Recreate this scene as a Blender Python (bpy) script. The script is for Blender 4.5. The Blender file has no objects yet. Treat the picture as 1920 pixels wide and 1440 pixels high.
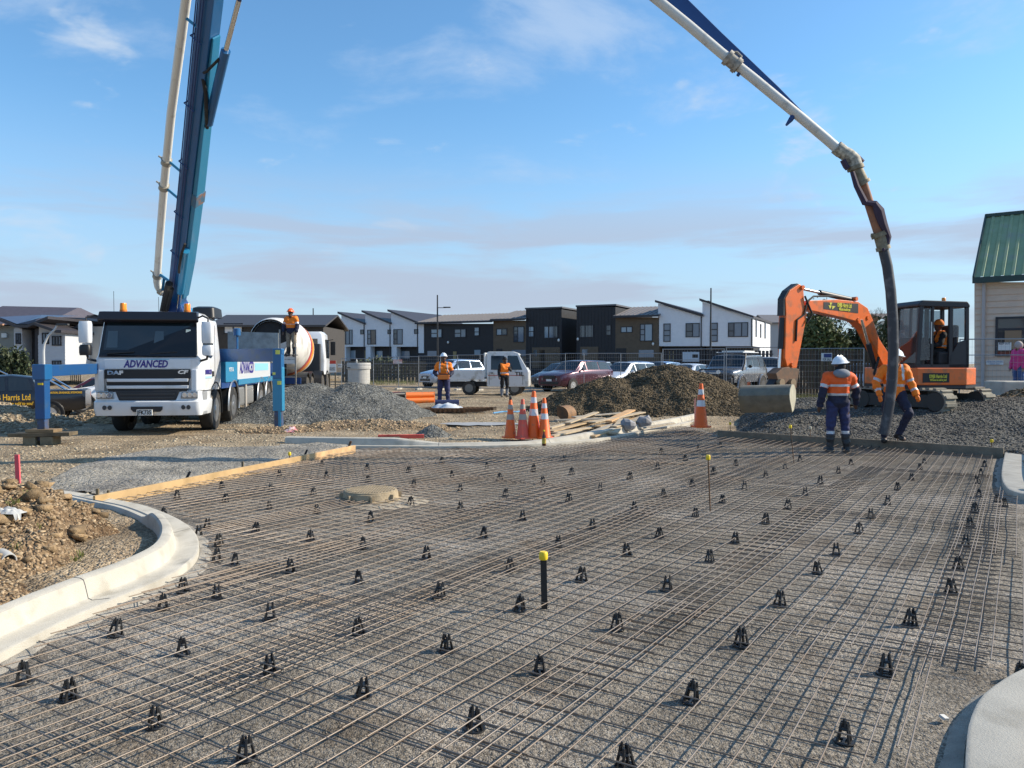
import bpy, bmesh, math, random
import numpy as np
from mathutils import Vector, Matrix, Euler

R = math.radians
SC = bpy.context.scene
C = SC.collection
random.seed(7)
RNG = np.random.default_rng(11)

# ---------------------------------------------------------------- camera
F, HOR, CAMH = 1480.0, 680.0, 1.68          # in pixels of a 1920 x 1440 frame
PITCH = math.atan((720 - HOR) / F)
cam_data = bpy.data.cameras.new('camera')
cam = bpy.data.objects.new('camera', cam_data)
C.objects.link(cam)
cam.location = (0, 0, CAMH)
cam.rotation_euler = (R(90) - PITCH, 0, 0)
cam_data.sensor_width = 36
cam_data.lens = F / 1920 * 36
cam_data.clip_start = 0.05
cam_data.clip_end = 3000
SC.camera = cam

# ---------------------------------------------------------------- sky
SUN_EL, SUN_AZ = R(32), R(82)               # azimuth measured from +Y towards +X
world = bpy.data.worlds.new('World')
SC.world = world
world.use_nodes = True
nt = world.node_tree
for n in list(nt.nodes):
    nt.nodes.remove(n)
N, LK = nt.nodes, nt.links
wout = N.new('ShaderNodeOutputWorld')
bg = N.new('ShaderNodeBackground')
sky = N.new('ShaderNodeTexSky')
sky.sky_type = 'NISHITA'
sky.sun_disc = False
sky.sun_elevation = SUN_EL
sky.sun_rotation = SUN_AZ
sky.altitude = 60
sky.air_density = 1.0
sky.dust_density = 0.6
sky.ozone_density = 2.2
bg.inputs[1].default_value = 0.11
tc = N.new('ShaderNodeTexCoord')
def wnode(t, **kw):
    n = N.new(t)
    for k, v in kw.items():
        setattr(n, k, v)
    return n
def cloud_layer(scale, loc, lo, hi, detail=6, rough=0.55, dist=0.3):
    mp = wnode('ShaderNodeMapping')
    mp.inputs['Scale'].default_value = scale
    mp.inputs['Location'].default_value = loc
    no = wnode('ShaderNodeTexNoise')
    no.inputs['Scale'].default_value = 1
    no.inputs['Detail'].default_value = detail
    no.inputs['Roughness'].default_value = rough
    no.inputs['Distortion'].default_value = dist
    rp = wnode('ShaderNodeMapRange')
    rp.interpolation_type = 'SMOOTHSTEP'
    rp.inputs[1].default_value = lo
    rp.inputs[2].default_value = hi
    LK.new(tc.outputs['Generated'], mp.inputs[0])
    LK.new(mp.outputs[0], no.inputs['Vector'])
    LK.new(no.outputs[0], rp.inputs[0])
    return rp.outputs[0]
def wmath(op, a, b):
    n = wnode('ShaderNodeMath', operation=op)
    for i, s in enumerate((a, b)):
        if isinstance(s, (int, float)):
            n.inputs[i].default_value = s
        else:
            LK.new(s, n.inputs[i])
    return n.outputs[0]
def wrange(src, a, b, c, d):
    n = wnode('ShaderNodeMapRange')
    n.interpolation_type = 'SMOOTHSTEP'
    for i, v in zip((1, 2, 3, 4), (a, b, c, d)):
        n.inputs[i].default_value = v
    LK.new(src, n.inputs[0])
    return n.outputs[0]
sep = wnode('ShaderNodeSeparateXYZ')
LK.new(tc.outputs['Generated'], sep.inputs[0])
zc = sep.outputs[2]
low = cloud_layer((2.6, 2.6, 19.0), (1.7, 0.4, 0.2), 0.40, 0.58)          # flat grey-mauve banks low down
low = wmath('MULTIPLY', low, wrange(zc, 0.13, 0.25, 1.0, 0.0))
haze_f = wrange(zc, 0.0, 0.32, 0.80, 0.0)                                  # milky horizon
wisp = cloud_layer((3.4, 3.4, 8.0), (9.3, 5.1, 2.9), 0.52, 0.74, 7, 0.6)   # thin white wisps higher up
wisp = wmath('MULTIPLY', wisp, 0.6)
puff = cloud_layer((7.0, 7.0, 15.0), (3.1, 8.4, 1.3), 0.60, 0.76, 5, 0.55)   # a few small puffs
puff = wmath('MULTIPLY', puff, 0.75)
def mixc(a, b, f):
    m = wnode('ShaderNodeMixRGB')
    LK.new(a, m.inputs[1])
    m.inputs[2].default_value = b
    LK.new(f, m.inputs[0])
    return m.outputs[0]
tint = wnode('ShaderNodeMixRGB', blend_type='MULTIPLY')
tint.inputs[0].default_value = 1
tint.inputs[2].default_value = (.80, 1.15, 1.30, 1)
LK.new(sky.outputs[0], tint.inputs[1])
c1 = mixc(tint.outputs[0], (3.25, 3.95, 5.0, 1), haze_f)
c2 = mixc(c1, (3.5, 4.4, 5.7, 1), wisp)
c2 = mixc(c2, (3.9, 4.6, 5.5, 1), puff)
c3 = mixc(c2, (3.0, 3.42, 4.3, 1), wmath('MULTIPLY', low, 0.8))
LK.new(c3, bg.inputs[0])
LK.new(bg.outputs[0], wout.inputs[0])

# ---------------------------------------------------------------- sun
sd = bpy.data.lights.new('sun', 'SUN')
sd.energy = 4.5
sd.angle = R(0.5)
sd.color = (1.0, 0.885, 0.72)
sun = bpy.data.objects.new('sun', sd)
C.objects.link(sun)
sdir = Vector((math.sin(SUN_AZ) * math.cos(SUN_EL), math.cos(SUN_AZ) * math.cos(SUN_EL), math.sin(SUN_EL)))
sun.rotation_euler = sdir.to_track_quat('Z', 'Y').to_euler()
sun.location = (40, 0, 40)

SC.view_settings.view_transform = 'Standard'
SC.view_settings.look = 'None'
SC.view_settings.exposure = 0.55
SC.view_settings.gamma = 1.0
SC.view_settings.use_curve_mapping = False
SC.render.engine = 'CYCLES'

# ---------------------------------------------------------------- pixel -> place
def ray(px, py):
    dx, dy = (px - 960) / F, -(py - 720) / F
    c, s = math.cos(PITCH), math.sin(PITCH)
    return Vector((dx, c + dy * s, -s + dy * c))
def at(px, py, z=0.0):
    d = ray(px, py)
    t = (z - CAMH) / d.z
    return Vector((d.x * t, d.y * t, z))
def atY(px, py, Y):
    d = ray(px, py)
    t = Y / d.y
    return Vector((d.x * t, Y, CAMH + d.z * t))
def at_plane(px, py, p0, nrm):
    d = ray(px, py)
    o = Vector((0, 0, CAMH))
    t = (Vector(p0) - o).dot(nrm) / d.dot(nrm)
    return o + d * t

# ---------------------------------------------------------------- noise
def _hash(i, j, s):
    n = (i * 374761393 + j * 668265263 + s * 974634777) & 0x7fffffff
    n = ((n ^ (n >> 13)) * 1274126177) & 0x7fffffff
    return ((n ^ (n >> 16)) & 0xffff) / 65535.0
def vnoise(x, y, s=0):
    x = np.asarray(x, float); y = np.asarray(y, float)
    i = np.floor(x).astype(np.int64); j = np.floor(y).astype(np.int64)
    u = x - i; v = y - j
    u = u * u * (3 - 2 * u); v = v * v * (3 - 2 * v)
    a = _hash(i, j, s); b = _hash(i + 1, j, s); c = _hash(i, j + 1, s); d = _hash(i + 1, j + 1, s)
    return (a * (1 - u) + b * u) * (1 - v) + (c * (1 - u) + d * u) * v - 0.5
def fbm(x, y, f=1.0, o=4, s=0):
    t = 0; a = 1.0
    for k in range(o):
        t = t + a * vnoise(np.asarray(x) * f, np.asarray(y) * f, s + k * 17)
        f *= 2.07; a *= 0.5
    return t

# ---------------------------------------------------------------- materials
M = {}
def mat(name, col, rough=0.6, metal=0.0, vary=0.0, vscale=4.0, bump=0.0, bscale=30.0, col2=None,
        spec=0.5, coat=0.0, island=0.0, trans=0.0, detail=5.0, dirt=None, emis=0.0):
    """Principled material; col/col2 blended by noise, 'vary' scales value by noise, 'dirt'=(colour, amount, scale)."""
    if name in M:
        return M[name]
    m = bpy.data.materials.new(name)
    m.use_nodes = True
    n, l = m.node_tree.nodes, m.node_tree.links
    p = n['Principled BSDF']
    p.inputs['Roughness'].default_value = rough
    p.inputs['Metallic'].default_value = metal
    p.inputs['Specular IOR Level'].default_value = spec
    p.inputs['Coat Weight'].default_value = coat
    p.inputs['Transmission Weight'].default_value = trans
    col = tuple(col) + (1,)
    p.inputs['Base Color'].default_value = col
    g = n.new('ShaderNodeNewGeometry')
    src = None
    if vary or col2 is not None:
        t = n.new('ShaderNodeTexNoise')
        t.inputs['Scale'].default_value = vscale
        t.inputs['Detail'].default_value = detail
        t.inputs['Roughness'].default_value = 0.6
        l.new(g.outputs['Position'], t.inputs['Vector'])
        mr = n.new('ShaderNodeMapRange')
        mr.inputs[1].default_value = 0.33
        mr.inputs[2].default_value = 0.67
        l.new(t.outputs[0], mr.inputs[0])
        mx = n.new('ShaderNodeMixRGB')
        c2 = tuple(col2) + (1,) if col2 is not None else tuple(c * (1 + vary) for c in col[:3]) + (1,)
        c1 = col if col2 is not None else tuple(c * (1 - vary) for c in col[:3]) + (1,)
        mx.inputs[1].default_value = c1
        mx.inputs[2].default_value = c2
        l.new(mr.outputs[0], mx.inputs[0])
        src = mx.outputs[0]
    if island:
        mu = n.new('ShaderNodeMapRange')
        mu.inputs[3].default_value = 1 - island
        mu.inputs[4].default_value = 1 + island
        l.new(g.outputs['Random Per Island'], mu.inputs[0])
        hs = n.new('ShaderNodeMixRGB')
        hs.blend_type = 'MULTIPLY'
        hs.inputs[0].default_value = 1
        hs.inputs[1].default_value = col
        if src:
            l.new(src, hs.inputs[1])
        l.new(mu.outputs[0], hs.inputs[2])
        src = hs.outputs[0]
    if dirt:
        t = n.new('ShaderNodeTexNoise')
        t.inputs['Scale'].default_value = dirt[2]
        t.inputs['Detail'].default_value = 6
        l.new(g.outputs['Position'], t.inputs['Vector'])
        mr = n.new('ShaderNodeMapRange')
        mr.inputs[1].default_value = 0.62 - dirt[1] * 0.3
        mr.inputs[2].default_value = 0.72
        l.new(t.outputs[0], mr.inputs[0])
        mx = n.new('ShaderNodeMixRGB')
        mx.inputs[1].default_value = col
        if src:
            l.new(src, mx.inputs[1])
        mx.inputs[2].default_value = tuple(dirt[0]) + (1,)
        l.new(mr.outputs[0], mx.inputs[0])
        src = mx.outputs[0]
    if src:
        l.new(src, p.inputs['Base Color'])
    if bump:
        t = n.new('ShaderNodeTexNoise')
        t.inputs['Scale'].default_value = bscale
        t.inputs['Detail'].default_value = 6
        t.inputs['Roughness'].default_value = 0.65
        l.new(g.outputs['Position'], t.inputs['Vector'])
        b = n.new('ShaderNodeBump')
        b.inputs['Strength'].default_value = min(bump, 1.0)
        b.inputs['Distance'].default_value = 0.02 if bump <= 1 else 0.02 * bump
        l.new(t.outputs[0], b.inputs['Height'])
        l.new(b.outputs[0], p.inputs['Normal'])
    if emis:
        p.inputs['Emission Color'].default_value = col
        p.inputs['Emission Strength'].default_value = emis
    M[name] = m
    return m

def gravel_mat(name, ca, cb, cc, vor=60.0, bumpd=0.02, patch=None, patch_scale=0.45, amp=.32, damp=0.0):
    """Loose stone: fine voronoi grains in three tones with relief, and broad patches of another tone."""
    m = bpy.data.materials.new(name)
    m.use_nodes = True
    n, l = m.node_tree.nodes, m.node_tree.links
    p = n['Principled BSDF']
    p.inputs['Roughness'].default_value = 0.92
    p.inputs['Specular IOR Level'].default_value = 0.2
    g = n.new('ShaderNodeNewGeometry')
    v = n.new('ShaderNodeTexVoronoi')
    v.inputs['Scale'].default_value = vor
    v.inputs['Randomness'].default_value = 1
    l.new(g.outputs['Position'], v.inputs['Vector'])
    v2 = n.new('ShaderNodeTexVoronoi')
    v2.inputs['Scale'].default_value = vor * 0.37
    l.new(g.outputs['Position'], v2.inputs['Vector'])
    rp = n.new('ShaderNodeValToRGB')
    rp.color_ramp.elements[0].color = tuple(ca) + (1,)
    rp.color_ramp.elements[1].color = tuple(cc) + (1,)
    e = rp.color_ramp.elements.new(0.5)
    e.color = tuple(cb) + (1,)
    s = n.new('ShaderNodeSeparateColor')
    l.new(v.outputs['Color'], s.inputs[0])
    l.new(s.outputs[0], rp.inputs[0])
    src = rp.outputs[0]
    big = n.new('ShaderNodeTexNoise')
    big.inputs['Scale'].default_value = 1.3
    big.inputs['Detail'].default_value = 7
    big.inputs['Roughness'].default_value = 0.65
    l.new(g.outputs['Position'], big.inputs['Vector'])
    mr = n.new('ShaderNodeMapRange')
    mr.inputs[1].default_value = 0.3
    mr.inputs[2].default_value = 0.7
    mr.inputs[3].default_value = 1 - amp
    mr.inputs[4].default_value = 1 + amp
    l.new(big.outputs[0], mr.inputs[0])
    mu = n.new('ShaderNodeMixRGB')
    mu.blend_type = 'MULTIPLY'
    mu.inputs[0].default_value = 1
    l.new(src, mu.inputs[1])
    l.new(mr.outputs[0], mu.inputs[2])
    src = mu.outputs[0]
    if patch:
        t = n.new('ShaderNodeTexNoise')
        t.inputs['Scale'].default_value = patch_scale
        t.inputs['Detail'].default_value = 6
        t.inputs['Roughness'].default_value = 0.6
        l.new(g.outputs['Position'], t.inputs['Vector'])
        r2 = n.new('ShaderNodeMapRange')
        r2.inputs[1].default_value = 0.48
        r2.inputs[2].default_value = 0.62
        r2.inputs[4].default_value = patch[1]
        l.new(t.outputs[0], r2.inputs[0])
        mx = n.new('ShaderNodeMixRGB')
        mx.blend_type = 'MULTIPLY'
        mx.inputs[2].default_value = tuple(patch[0]) + (1,)
        l.new(src, mx.inputs[1])
        l.new(r2.outputs[0], mx.inputs[0])
        src = mx.outputs[0]
    if damp:
        t = n.new('ShaderNodeTexNoise')
        t.inputs['Scale'].default_value = 1.1
        t.inputs['Detail'].default_value = 8
        t.inputs['Roughness'].default_value = 0.7
        t.inputs['Distortion'].default_value = 0.6
        l.new(g.outputs['Position'], t.inputs['Vector'])
        r3 = n.new('ShaderNodeMapRange')
        r3.inputs[1].default_value = 0.53
        r3.inputs[2].default_value = 0.68
        r3.inputs[4].default_value = damp
        l.new(t.outputs[0], r3.inputs[0])
        mx = n.new('ShaderNodeMixRGB')
        mx.blend_type = 'MULTIPLY'
        mx.inputs[2].default_value = (.55, .46, .38, 1)
        l.new(src, mx.inputs[1])
        l.new(r3.outputs[0], mx.inputs[0])
        src = mx.outputs[0]
    l.new(src, p.inputs['Base Color'])
    ad = n.new('ShaderNodeMath'); ad.operation = 'ADD'
    l.new(v.outputs['Distance'], ad.inputs[0])
    m2 = n.new('ShaderNodeMath'); m2.operation = 'MULTIPLY'; m2.inputs[1].default_value = 1.6
    l.new(v2.outputs['Distance'], m2.inputs[0])
    l.new(m2.outputs[0], ad.inputs[1])
    b = n.new('ShaderNodeBump')
    b.invert = True
    b.inputs['Strength'].default_value = 0.9
    b.inputs['Distance'].default_value = bumpd
    l.new(ad.outputs[0], b.inputs['Height'])
    l.new(b.outputs[0], p.inputs['Normal'])
    M[name] = m
    return m

# ---------------------------------------------------------------- things
XF = {}                                       # world matrices of things
def thing(name, label, cat, loc=(0, 0, 0), rotz=0.0, group=None, rot=None):
    o = bpy.data.objects.new(name, None)
    o.empty_display_size = 0.2
    C.objects.link(o)
    o.location = loc
    e = Euler(rot) if rot else Euler((0, 0, rotz))
    o.rotation_euler = e
    tag(o, label, cat, group)
    XF[o.name] = Matrix.Translation(Vector(loc)) @ e.to_matrix().to_4x4()
    return o
def tag(o, label=None, cat=None, group=None, kind=None):
    if label: o['label'] = label
    if cat: o['category'] = cat
    if group: o['group'] = group
    if kind: o['kind'] = kind
    return o
def dup(root, loc, rotz, label=None, s=1.0):
    r = root.copy(); C.objects.link(r)
    r.location = loc; r.rotation_euler = (0, 0, rotz); r.scale = (s, s, s)
    if label: r['label'] = label
    for ch in list(root.children):
        c = ch.copy(); C.objects.link(c); c.parent = r
        for g in list(ch.children):
            d = g.copy(); C.objects.link(d); d.parent = c
    return r

class MB:
    def __init__(s):
        s.v = []; s.f = []; s.mi = []; s.cur = 0
    def add(s, vs, fs):
        o = len(s.v)
        s.v += [tuple(v) for v in vs]
        for f in fs:
            s.f.append(tuple(i + o for i in f)); s.mi.append(s.cur)
        return s
    def box(s, c, d, rot=None, taper=None):
        x, y, z = d[0] / 2, d[1] / 2, d[2] / 2
        vs = [Vector((a, b, e)) for e in (-z, z) for a, b in ((-x, -y), (x, -y), (x, y), (-x, y))]
        if taper:
            for v in vs[4:]:
                v.x *= taper[0]; v.y *= taper[1]
        if rot is not None:
            q = rot if isinstance(rot, Matrix) else Euler(rot).to_matrix()
            vs = [q @ v for v in vs]
        c = Vector(c)
        return s.add([v + c for v in vs], [(3, 2, 1, 0), (4, 5, 6, 7), (0, 1, 5, 4), (1, 2, 6, 5), (2, 3, 7, 6), (3, 0, 4, 7)])
    def bx(s, x0, x1, y0, y1, z0, z1):
        return s.box(((x0 + x1) / 2, (y0 + y1) / 2, (z0 + z1) / 2), (abs(x1 - x0), abs(y1 - y0), abs(z1 - z0)))
    def bar(s, p, q, w, h, up=(0, 0, 1)):
        p, q = Vector(p), Vector(q)
        d = (q - p); L = d.length; d.normalize()
        up = Vector(up)
        if abs(d.dot(up)) > 0.99: up = Vector((1, 0, 0))
        sx = d.cross(up).normalized(); sz = sx.cross(d)
        m = Matrix((sx, d, sz)).transposed()
        return s.box((p + q) / 2, (w, L, h), rot=m)
    def tube(s, pts, r, n=8, cap=True, closed=False):
        pts = [Vector(p) for p in pts]
        k = len(pts)
        rs = r if isinstance(r, (list, tuple)) else [r] * k
        rings = []
        prev = None
        for i, p in enumerate(pts):
            if closed:
                t = pts[(i + 1) % k] - pts[i - 1]
            else:
                t = pts[min(i + 1, k - 1)] - pts[max(i - 1, 0)]
            t.normalize()
            if prev is None:
                a = Vector((0, 0, 1)) if abs(t.z) < 0.9 else Vector((1, 0, 0))
                u = t.cross(a).normalized()
            else:
                u = prev - t * prev.dot(t)
                u.normalize()
            prev = u
            w = t.cross(u)
            rings.append([p + (u * math.cos(2 * math.pi * j / n) + w * math.sin(2 * math.pi * j / n)) * rs[i] for j in range(n)])
        vs = [v for rg in rings for v in rg]
        fs = []
        for i in range(k if closed else k - 1):
            a, b = i * n, ((i + 1) % k) * n
            for j in range(n):
                fs.append((a + j, a + (j + 1) % n, b + (j + 1) % n, b + j))
        if cap and not closed:
            fs.append(tuple(range(n - 1, -1, -1)))
            fs.append(tuple((k - 1) * n + j for j in range(n)))
        return s.add(vs, fs)
    def cyl(s, p, q, r, n=16):
        return s.tube([p, q], r, n)
    def lathe(s, prof, n=24, c=(0, 0, 0), axis='z', cap=True):
        vs = []
        for r, h in prof:
            for j in range(n):
                a = 2 * math.pi * j / n
                x, y = r * math.cos(a), r * math.sin(a)
                if axis == 'z': v = (x, y, h)
                elif axis == 'x': v = (h, x, y)
                else: v = (y, h, x)
                vs.append((v[0] + c[0], v[1] + c[1], v[2] + c[2]))
        fs = []
        for i in range(len(prof) - 1):
            for j in range(n):
                fs.append((i * n + j, i * n + (j + 1) % n, (i + 1) * n + (j + 1) % n, (i + 1) * n + j))
        if cap:
            fs.append(tuple(range(n - 1, -1, -1)))
            fs.append(tuple((len(prof) - 1) * n + j for j in range(n)))
        return s.add(vs, fs)
    def prism(s, poly, a, b, axis='y'):
        """poly in the two other axes, extruded from a to b along axis"""
        def mk(p, t):
            if axis == 'y': return (p[0], t, p[1])
            if axis == 'x': return (t, p[0], p[1])
            return (p[0], p[1], t)
        k = len(poly)
        vs = [mk(p, a) for p in poly] + [mk(p, b) for p in poly]
        fs = [tuple(range(k)), tuple(range(2 * k - 1, k - 1, -1))]
        for i in range(k):
            j = (i + 1) % k
            fs.append((i, i + k, j + k, j))
        return s.add(vs, fs)
    def loft(s, rings, cap=True, closed=True):
        n = len(rings[0]); k = len(rings)
        vs = [v for r in rings for v in r]
        fs = []
        for i in range(k - 1):
            for j in range(n if closed else n - 1):
                fs.append((i * n + j, i * n + (j + 1) % n, (i + 1) * n + (j + 1) % n, (i + 1) * n + j))
        if cap:
            fs.append(tuple(range(n - 1, -1, -1)))
            fs.append(tuple((k - 1) * n + j for j in range(n)))
        return s.add(vs, fs)
    def ell(s, c, r, nu=12, nv=8, rot=None, cut=None):
        vs = []; c = Vector(c)
        q = Euler(rot).to_matrix() if rot else None
        for i in range(nv + 1):
            t = math.pi * i / nv
            zz = math.cos(t)
            if cut is not None: zz = max(zz, cut)
            for j in range(nu):
                a = 2 * math.pi * j / nu
                v = Vector((r[0] * math.sin(t) * math.cos(a), r[1] * math.sin(t) * math.sin(a), r[2] * zz))
                vs.append((q @ v if q else v) + c)
        fs = []
        for i in range(nv):
            for j in range(nu):
                fs.append((i * nu + j, (i + 1) * nu + j, (i + 1) * nu + (j + 1) % nu, i * nu + (j + 1) % nu))
        return s.add(vs, fs)
    def build(s, name, m, parent=None, smooth=False, bevel=0.0, world=False, seg=2, weld=True):
        me = bpy.data.meshes.new(name)
        vs = s.v
        if world and parent is not None:
            iv = XF[parent.name].inverted()
            vs = [iv @ Vector(v) for v in vs]
        me.from_pydata([tuple(v) for v in vs], [], s.f)
        ms = m if isinstance(m, (list, tuple)) else [m]
        for q in ms:
            me.materials.append(q)
        if len(ms) > 1:
            me.polygons.foreach_set('material_index', s.mi)
        bm = bmesh.new(); bm.from_mesh(me)
        if weld:
            bmesh.ops.remove_doubles(bm, verts=bm.verts, dist=1e-5)
        bmesh.ops.recalc_face_normals(bm, faces=bm.faces)
        if bevel:
            es = [e for e in bm.edges if len(e.link_faces) == 2 and e.calc_face_angle(0) > 0.5]
            bmesh.ops.bevel(bm, geom=es, offset=bevel, segments=seg, affect='EDGES', profile=0.6, clamp_overlap=True)
        bm.to_mesh(me); bm.free()
        return link(name, me, parent, smooth)
def link(name, me, parent=None, smooth=False):
    if smooth and len(me.polygons):
        me.polygons.foreach_set('use_smooth', [True] * len(me.polygons))
        me.update()
        if smooth != 'all':
            me.set_sharp_from_angle(angle=R(38))
    o = bpy.data.objects.new(name, me)
    C.objects.link(o)
    if parent is not None:
        o.parent = parent
        if parent.name in XF:
            XF[o.name] = XF[parent.name]
    return o
def np_mesh(name, V, Fq, m, parent=None, smooth=False):
    me = bpy.data.meshes.new(name)
    V = np.asarray(V, np.float32); Fq = np.asarray(Fq, np.int32)
    me.vertices.add(len(V)); me.vertices.foreach_set('co', V.ravel())
    k = Fq.shape[1]
    me.loops.add(Fq.size); me.loops.foreach_set('vertex_index', Fq.ravel())
    me.polygons.add(len(Fq))
    me.polygons.foreach_set('loop_start', np.arange(0, Fq.size, k, dtype=np.int32))
    me.polygons.foreach_set('loop_total', np.full(len(Fq), k, np.int32))
    if smooth: me.polygons.foreach_set('use_smooth', np.ones(len(Fq), bool))
    me.update(calc_edges=True); me.validate()
    me.materials.append(m)
    o = bpy.data.objects.new(name, me); C.objects.link(o)
    if parent is not None:
        o.parent = parent
    return o
def grid_faces(nx, ny):
    i = np.arange(nx - 1)[None, :] + np.arange(ny - 1)[:, None] * nx
    i = i.ravel()
    return np.stack([i, i + 1, i + 1 + nx, i + nx], 1)

_OCT = np.array([[1, 0, 0], [-1, 0, 0], [0, 1, 0], [0, -1, 0], [0, 0, 1], [0, 0, -1]], float)
_OCF = np.array([[0, 2, 4], [2, 1, 4], [1, 3, 4], [3, 0, 4], [2, 0, 5], [1, 2, 5], [3, 1, 5], [0, 3, 5]])
_CUB = np.array([[x, y, z] for z in (-.62, .62) for x, y in ((-.8, -.7), (.75, -.8), (.8, .7), (-.7, .8))], float)
_CUF = np.array([[3, 2, 1], [3, 1, 0], [4, 5, 6], [4, 6, 7], [0, 1, 5], [0, 5, 4], [1, 2, 6], [1, 6, 5], [2, 3, 7], [2, 7, 6], [3, 0, 4], [3, 4, 7]])
def stones(name, P, size, m, parent=None, chunky=False, flat=0.75):
    """many small angular stones at P (n,3) with sizes (n,)"""
    base, fc = (_CUB, _CUF) if chunky else (_OCT, _OCF)
    P = np.asarray(P, float)
    n = len(P); k = len(base)
    B = base[None] * (1 + RNG.uniform(-.38, .38, (n, k, 1))) + RNG.uniform(-.14, .14, (n, k, 3))
    B = B * np.stack([RNG.uniform(.75, 1.3, n), RNG.uniform(.6, 1.1, n), RNG.uniform(.5, 1, n) * flat], 1)[:, None]
    a = RNG.uniform(0, 6.283, n); t = RNG.uniform(-.7, .7, n)
    ca, sa, ct, st = np.cos(a), np.sin(a), np.cos(t), np.sin(t)
    y = B[..., 1] * ct[:, None] - B[..., 2] * st[:, None]
    z = B[..., 1] * st[:, None] + B[..., 2] * ct[:, None]
    x = B[..., 0] * ca[:, None] - y * sa[:, None]
    y = B[..., 0] * sa[:, None] + y * ca[:, None]
    V = np.stack([x, y, z], -1) * np.asarray(size)[:, None, None] + P[:, None]
    FF = fc[None] + (np.arange(n) * k)[:, None, None]
    o = np_mesh(name, V.reshape(-1, 3), FF.reshape(-1, 3), m, parent)
    o['kind'] = 'stuff'
    return o

_TXT = {}
def text(name, s, size, m, parent, loc, rot=(R(90), 0, 0), shear=0.0, extrude=0.003, width=None, bold=0.0, align='CENTER'):
    cu = bpy.data.curves.new('t', 'FONT')
    cu.body = s; cu.size = size; cu.extrude = extrude; cu.shear = shear; cu.offset = bold
    cu.align_x = align; cu.align_y = 'CENTER'; cu.resolution_u = 2
    to = bpy.data.objects.new('t', cu)
    C.objects.link(to)
    me = bpy.data.meshes.new_from_object(to.evaluated_get(bpy.context.evaluated_depsgraph_get()))
    bpy.data.objects.remove(to)
    if width:
        xs = [v.co.x for v in me.vertices]
        k = width / max(1e-6, max(xs) - min(xs))
        for v in me.vertices: v.co.x *= k
    me.materials.clear(); me.materials.append(m)
    o = bpy.data.objects.new(name, me); C.objects.link(o)
    o.location = loc; o.rotation_euler = rot
    if parent is not None: o.parent = parent
    return o

# ================================================================ materials used all over
gravel_mat('dirt', (.20, .150, .095), (.34, .262, .168), (.52, .42, .29), vor=50, bumpd=.02, patch=((.70, .68, .68), .8), patch_scale=.35, amp=.4, damp=.7)
gravel_mat('subbase', (.105, .091, .072), (.20, .175, .142), (.325, .29, .24), vor=105, bumpd=.006, patch=((1.38, 1.40, 1.46), .9), patch_scale=.5, amp=.42, damp=.8)
gravel_mat('apron', (.16, .147, .122), (.27, .249, .21), (.40, .367, .31), vor=45, bumpd=.015, patch=((.75, .75, .78), .8), patch_scale=.8)
gravel_mat('pile_grey', (.08, .08, .073), (.15, .15, .138), (.25, .25, .232), vor=28, bumpd=.03)
gravel_mat('pile_brown', (.06, .045, .025), (.12, .09, .055), (.22, .17, .11), vor=22, bumpd=.04)
gravel_mat('bed_dark', (.05, .048, .042), (.10, .096, .085), (.18, .172, .155), vor=26, bumpd=.03)
gravel_mat('soil', (.13, .085, .05), (.24, .165, .095), (.40, .29, .18), vor=44, bumpd=.035, patch=((.62, .55, .5), .8), patch_scale=1.4, amp=.4)
mat('stone_grey', (.155, .155, .143), .9, island=.45)
mat('stone_brown', (.098, .073, .040), .9, island=.55)
mat('stone_dark', (.098, .092, .078), .85, island=.5)
mat('stone_tan', (.34, .285, .20), .92, island=.4)
mat('stone_soil', (.33, .245, .15), .92, island=.5)
mat('stone_base', (.20, .176, .145), .9, island=.45)
mat('concrete', (.46, .43, .365), .85, vary=.10, vscale=3.0, bump=.25, bscale=90, dirt=((.35, .32, .26), .35, 5))
mat('concrete_rough', (.36, .33, .28), .95, vary=.2, vscale=9.0, bump=1.0, bscale=55)
mat('steel_bar', (.225, .19, .16), .42, .3, col2=(.20, .145, .10), vscale=2.5)
mat('black_plastic', (.012, .012, .013), .45)
mat('yellow_cap', (.85, .60, .02), .45)
mat('ply', (.50, .33, .155), .7, vary=.14, vscale=5, dirt=((.38, .25, .11), .3, 3))
mat('board_grey', (.20, .165, .12), .8, vary=.2, vscale=4, bump=.3, bscale=40)
mat('timber_pale', (.50, .40, .27), .8, island=.25, vary=.15, vscale=8)
mat('timber_dark', (.13, .10, .06), .85, vary=.3, vscale=5)
mat('pink_paint', (.85, .11, .13), .6)
mat('rust_steel', (.16, .075, .03), .8, col2=(.08, .05, .03), vscale=7)
mat('hi_orange', (.90, .20, .012), .6)
mat('cone_orange', (.88, .135, .012), .5, dirt=((.5, .14, .05), .2, 9))
mat('cone_red', (.72, .10, .06), .6, dirt=((.45, .16, .10), .35, 9))
mat('reflect', (.62, .62, .64), .35, .3)
mat('reflect_dirty', (.36, .33, .29), .6)
mat('white_paint', (.74, .75, .76), .28, coat=.4)
mat('rubber', (.018, .018, .018), .8, dirt=((.10, .085, .06), .25, 5))
mat('dusty_rubber', (.05, .045, .038), .9, dirt=((.16, .13, .09), .4, 6))
mat('black_metal', (.018, .018, .02), .5)
mat('dark_grey', (.05, .05, .052), .6)
mat('chrome', (.7, .7, .7), .15, 1.0)
mat('alu', (.55, .55, .55), .35, .9)
mat('galv', (.34, .35, .36), .45, .7)
mat('glass_dark', (.015, .02, .025), .06, spec=.7)
mat('glass_house', (.05, .065, .085), .05, spec=.9)
mat('plate_white', (.75, .75, .72), .4)
mat('ink', (.01, .01, .012), .5)

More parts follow.
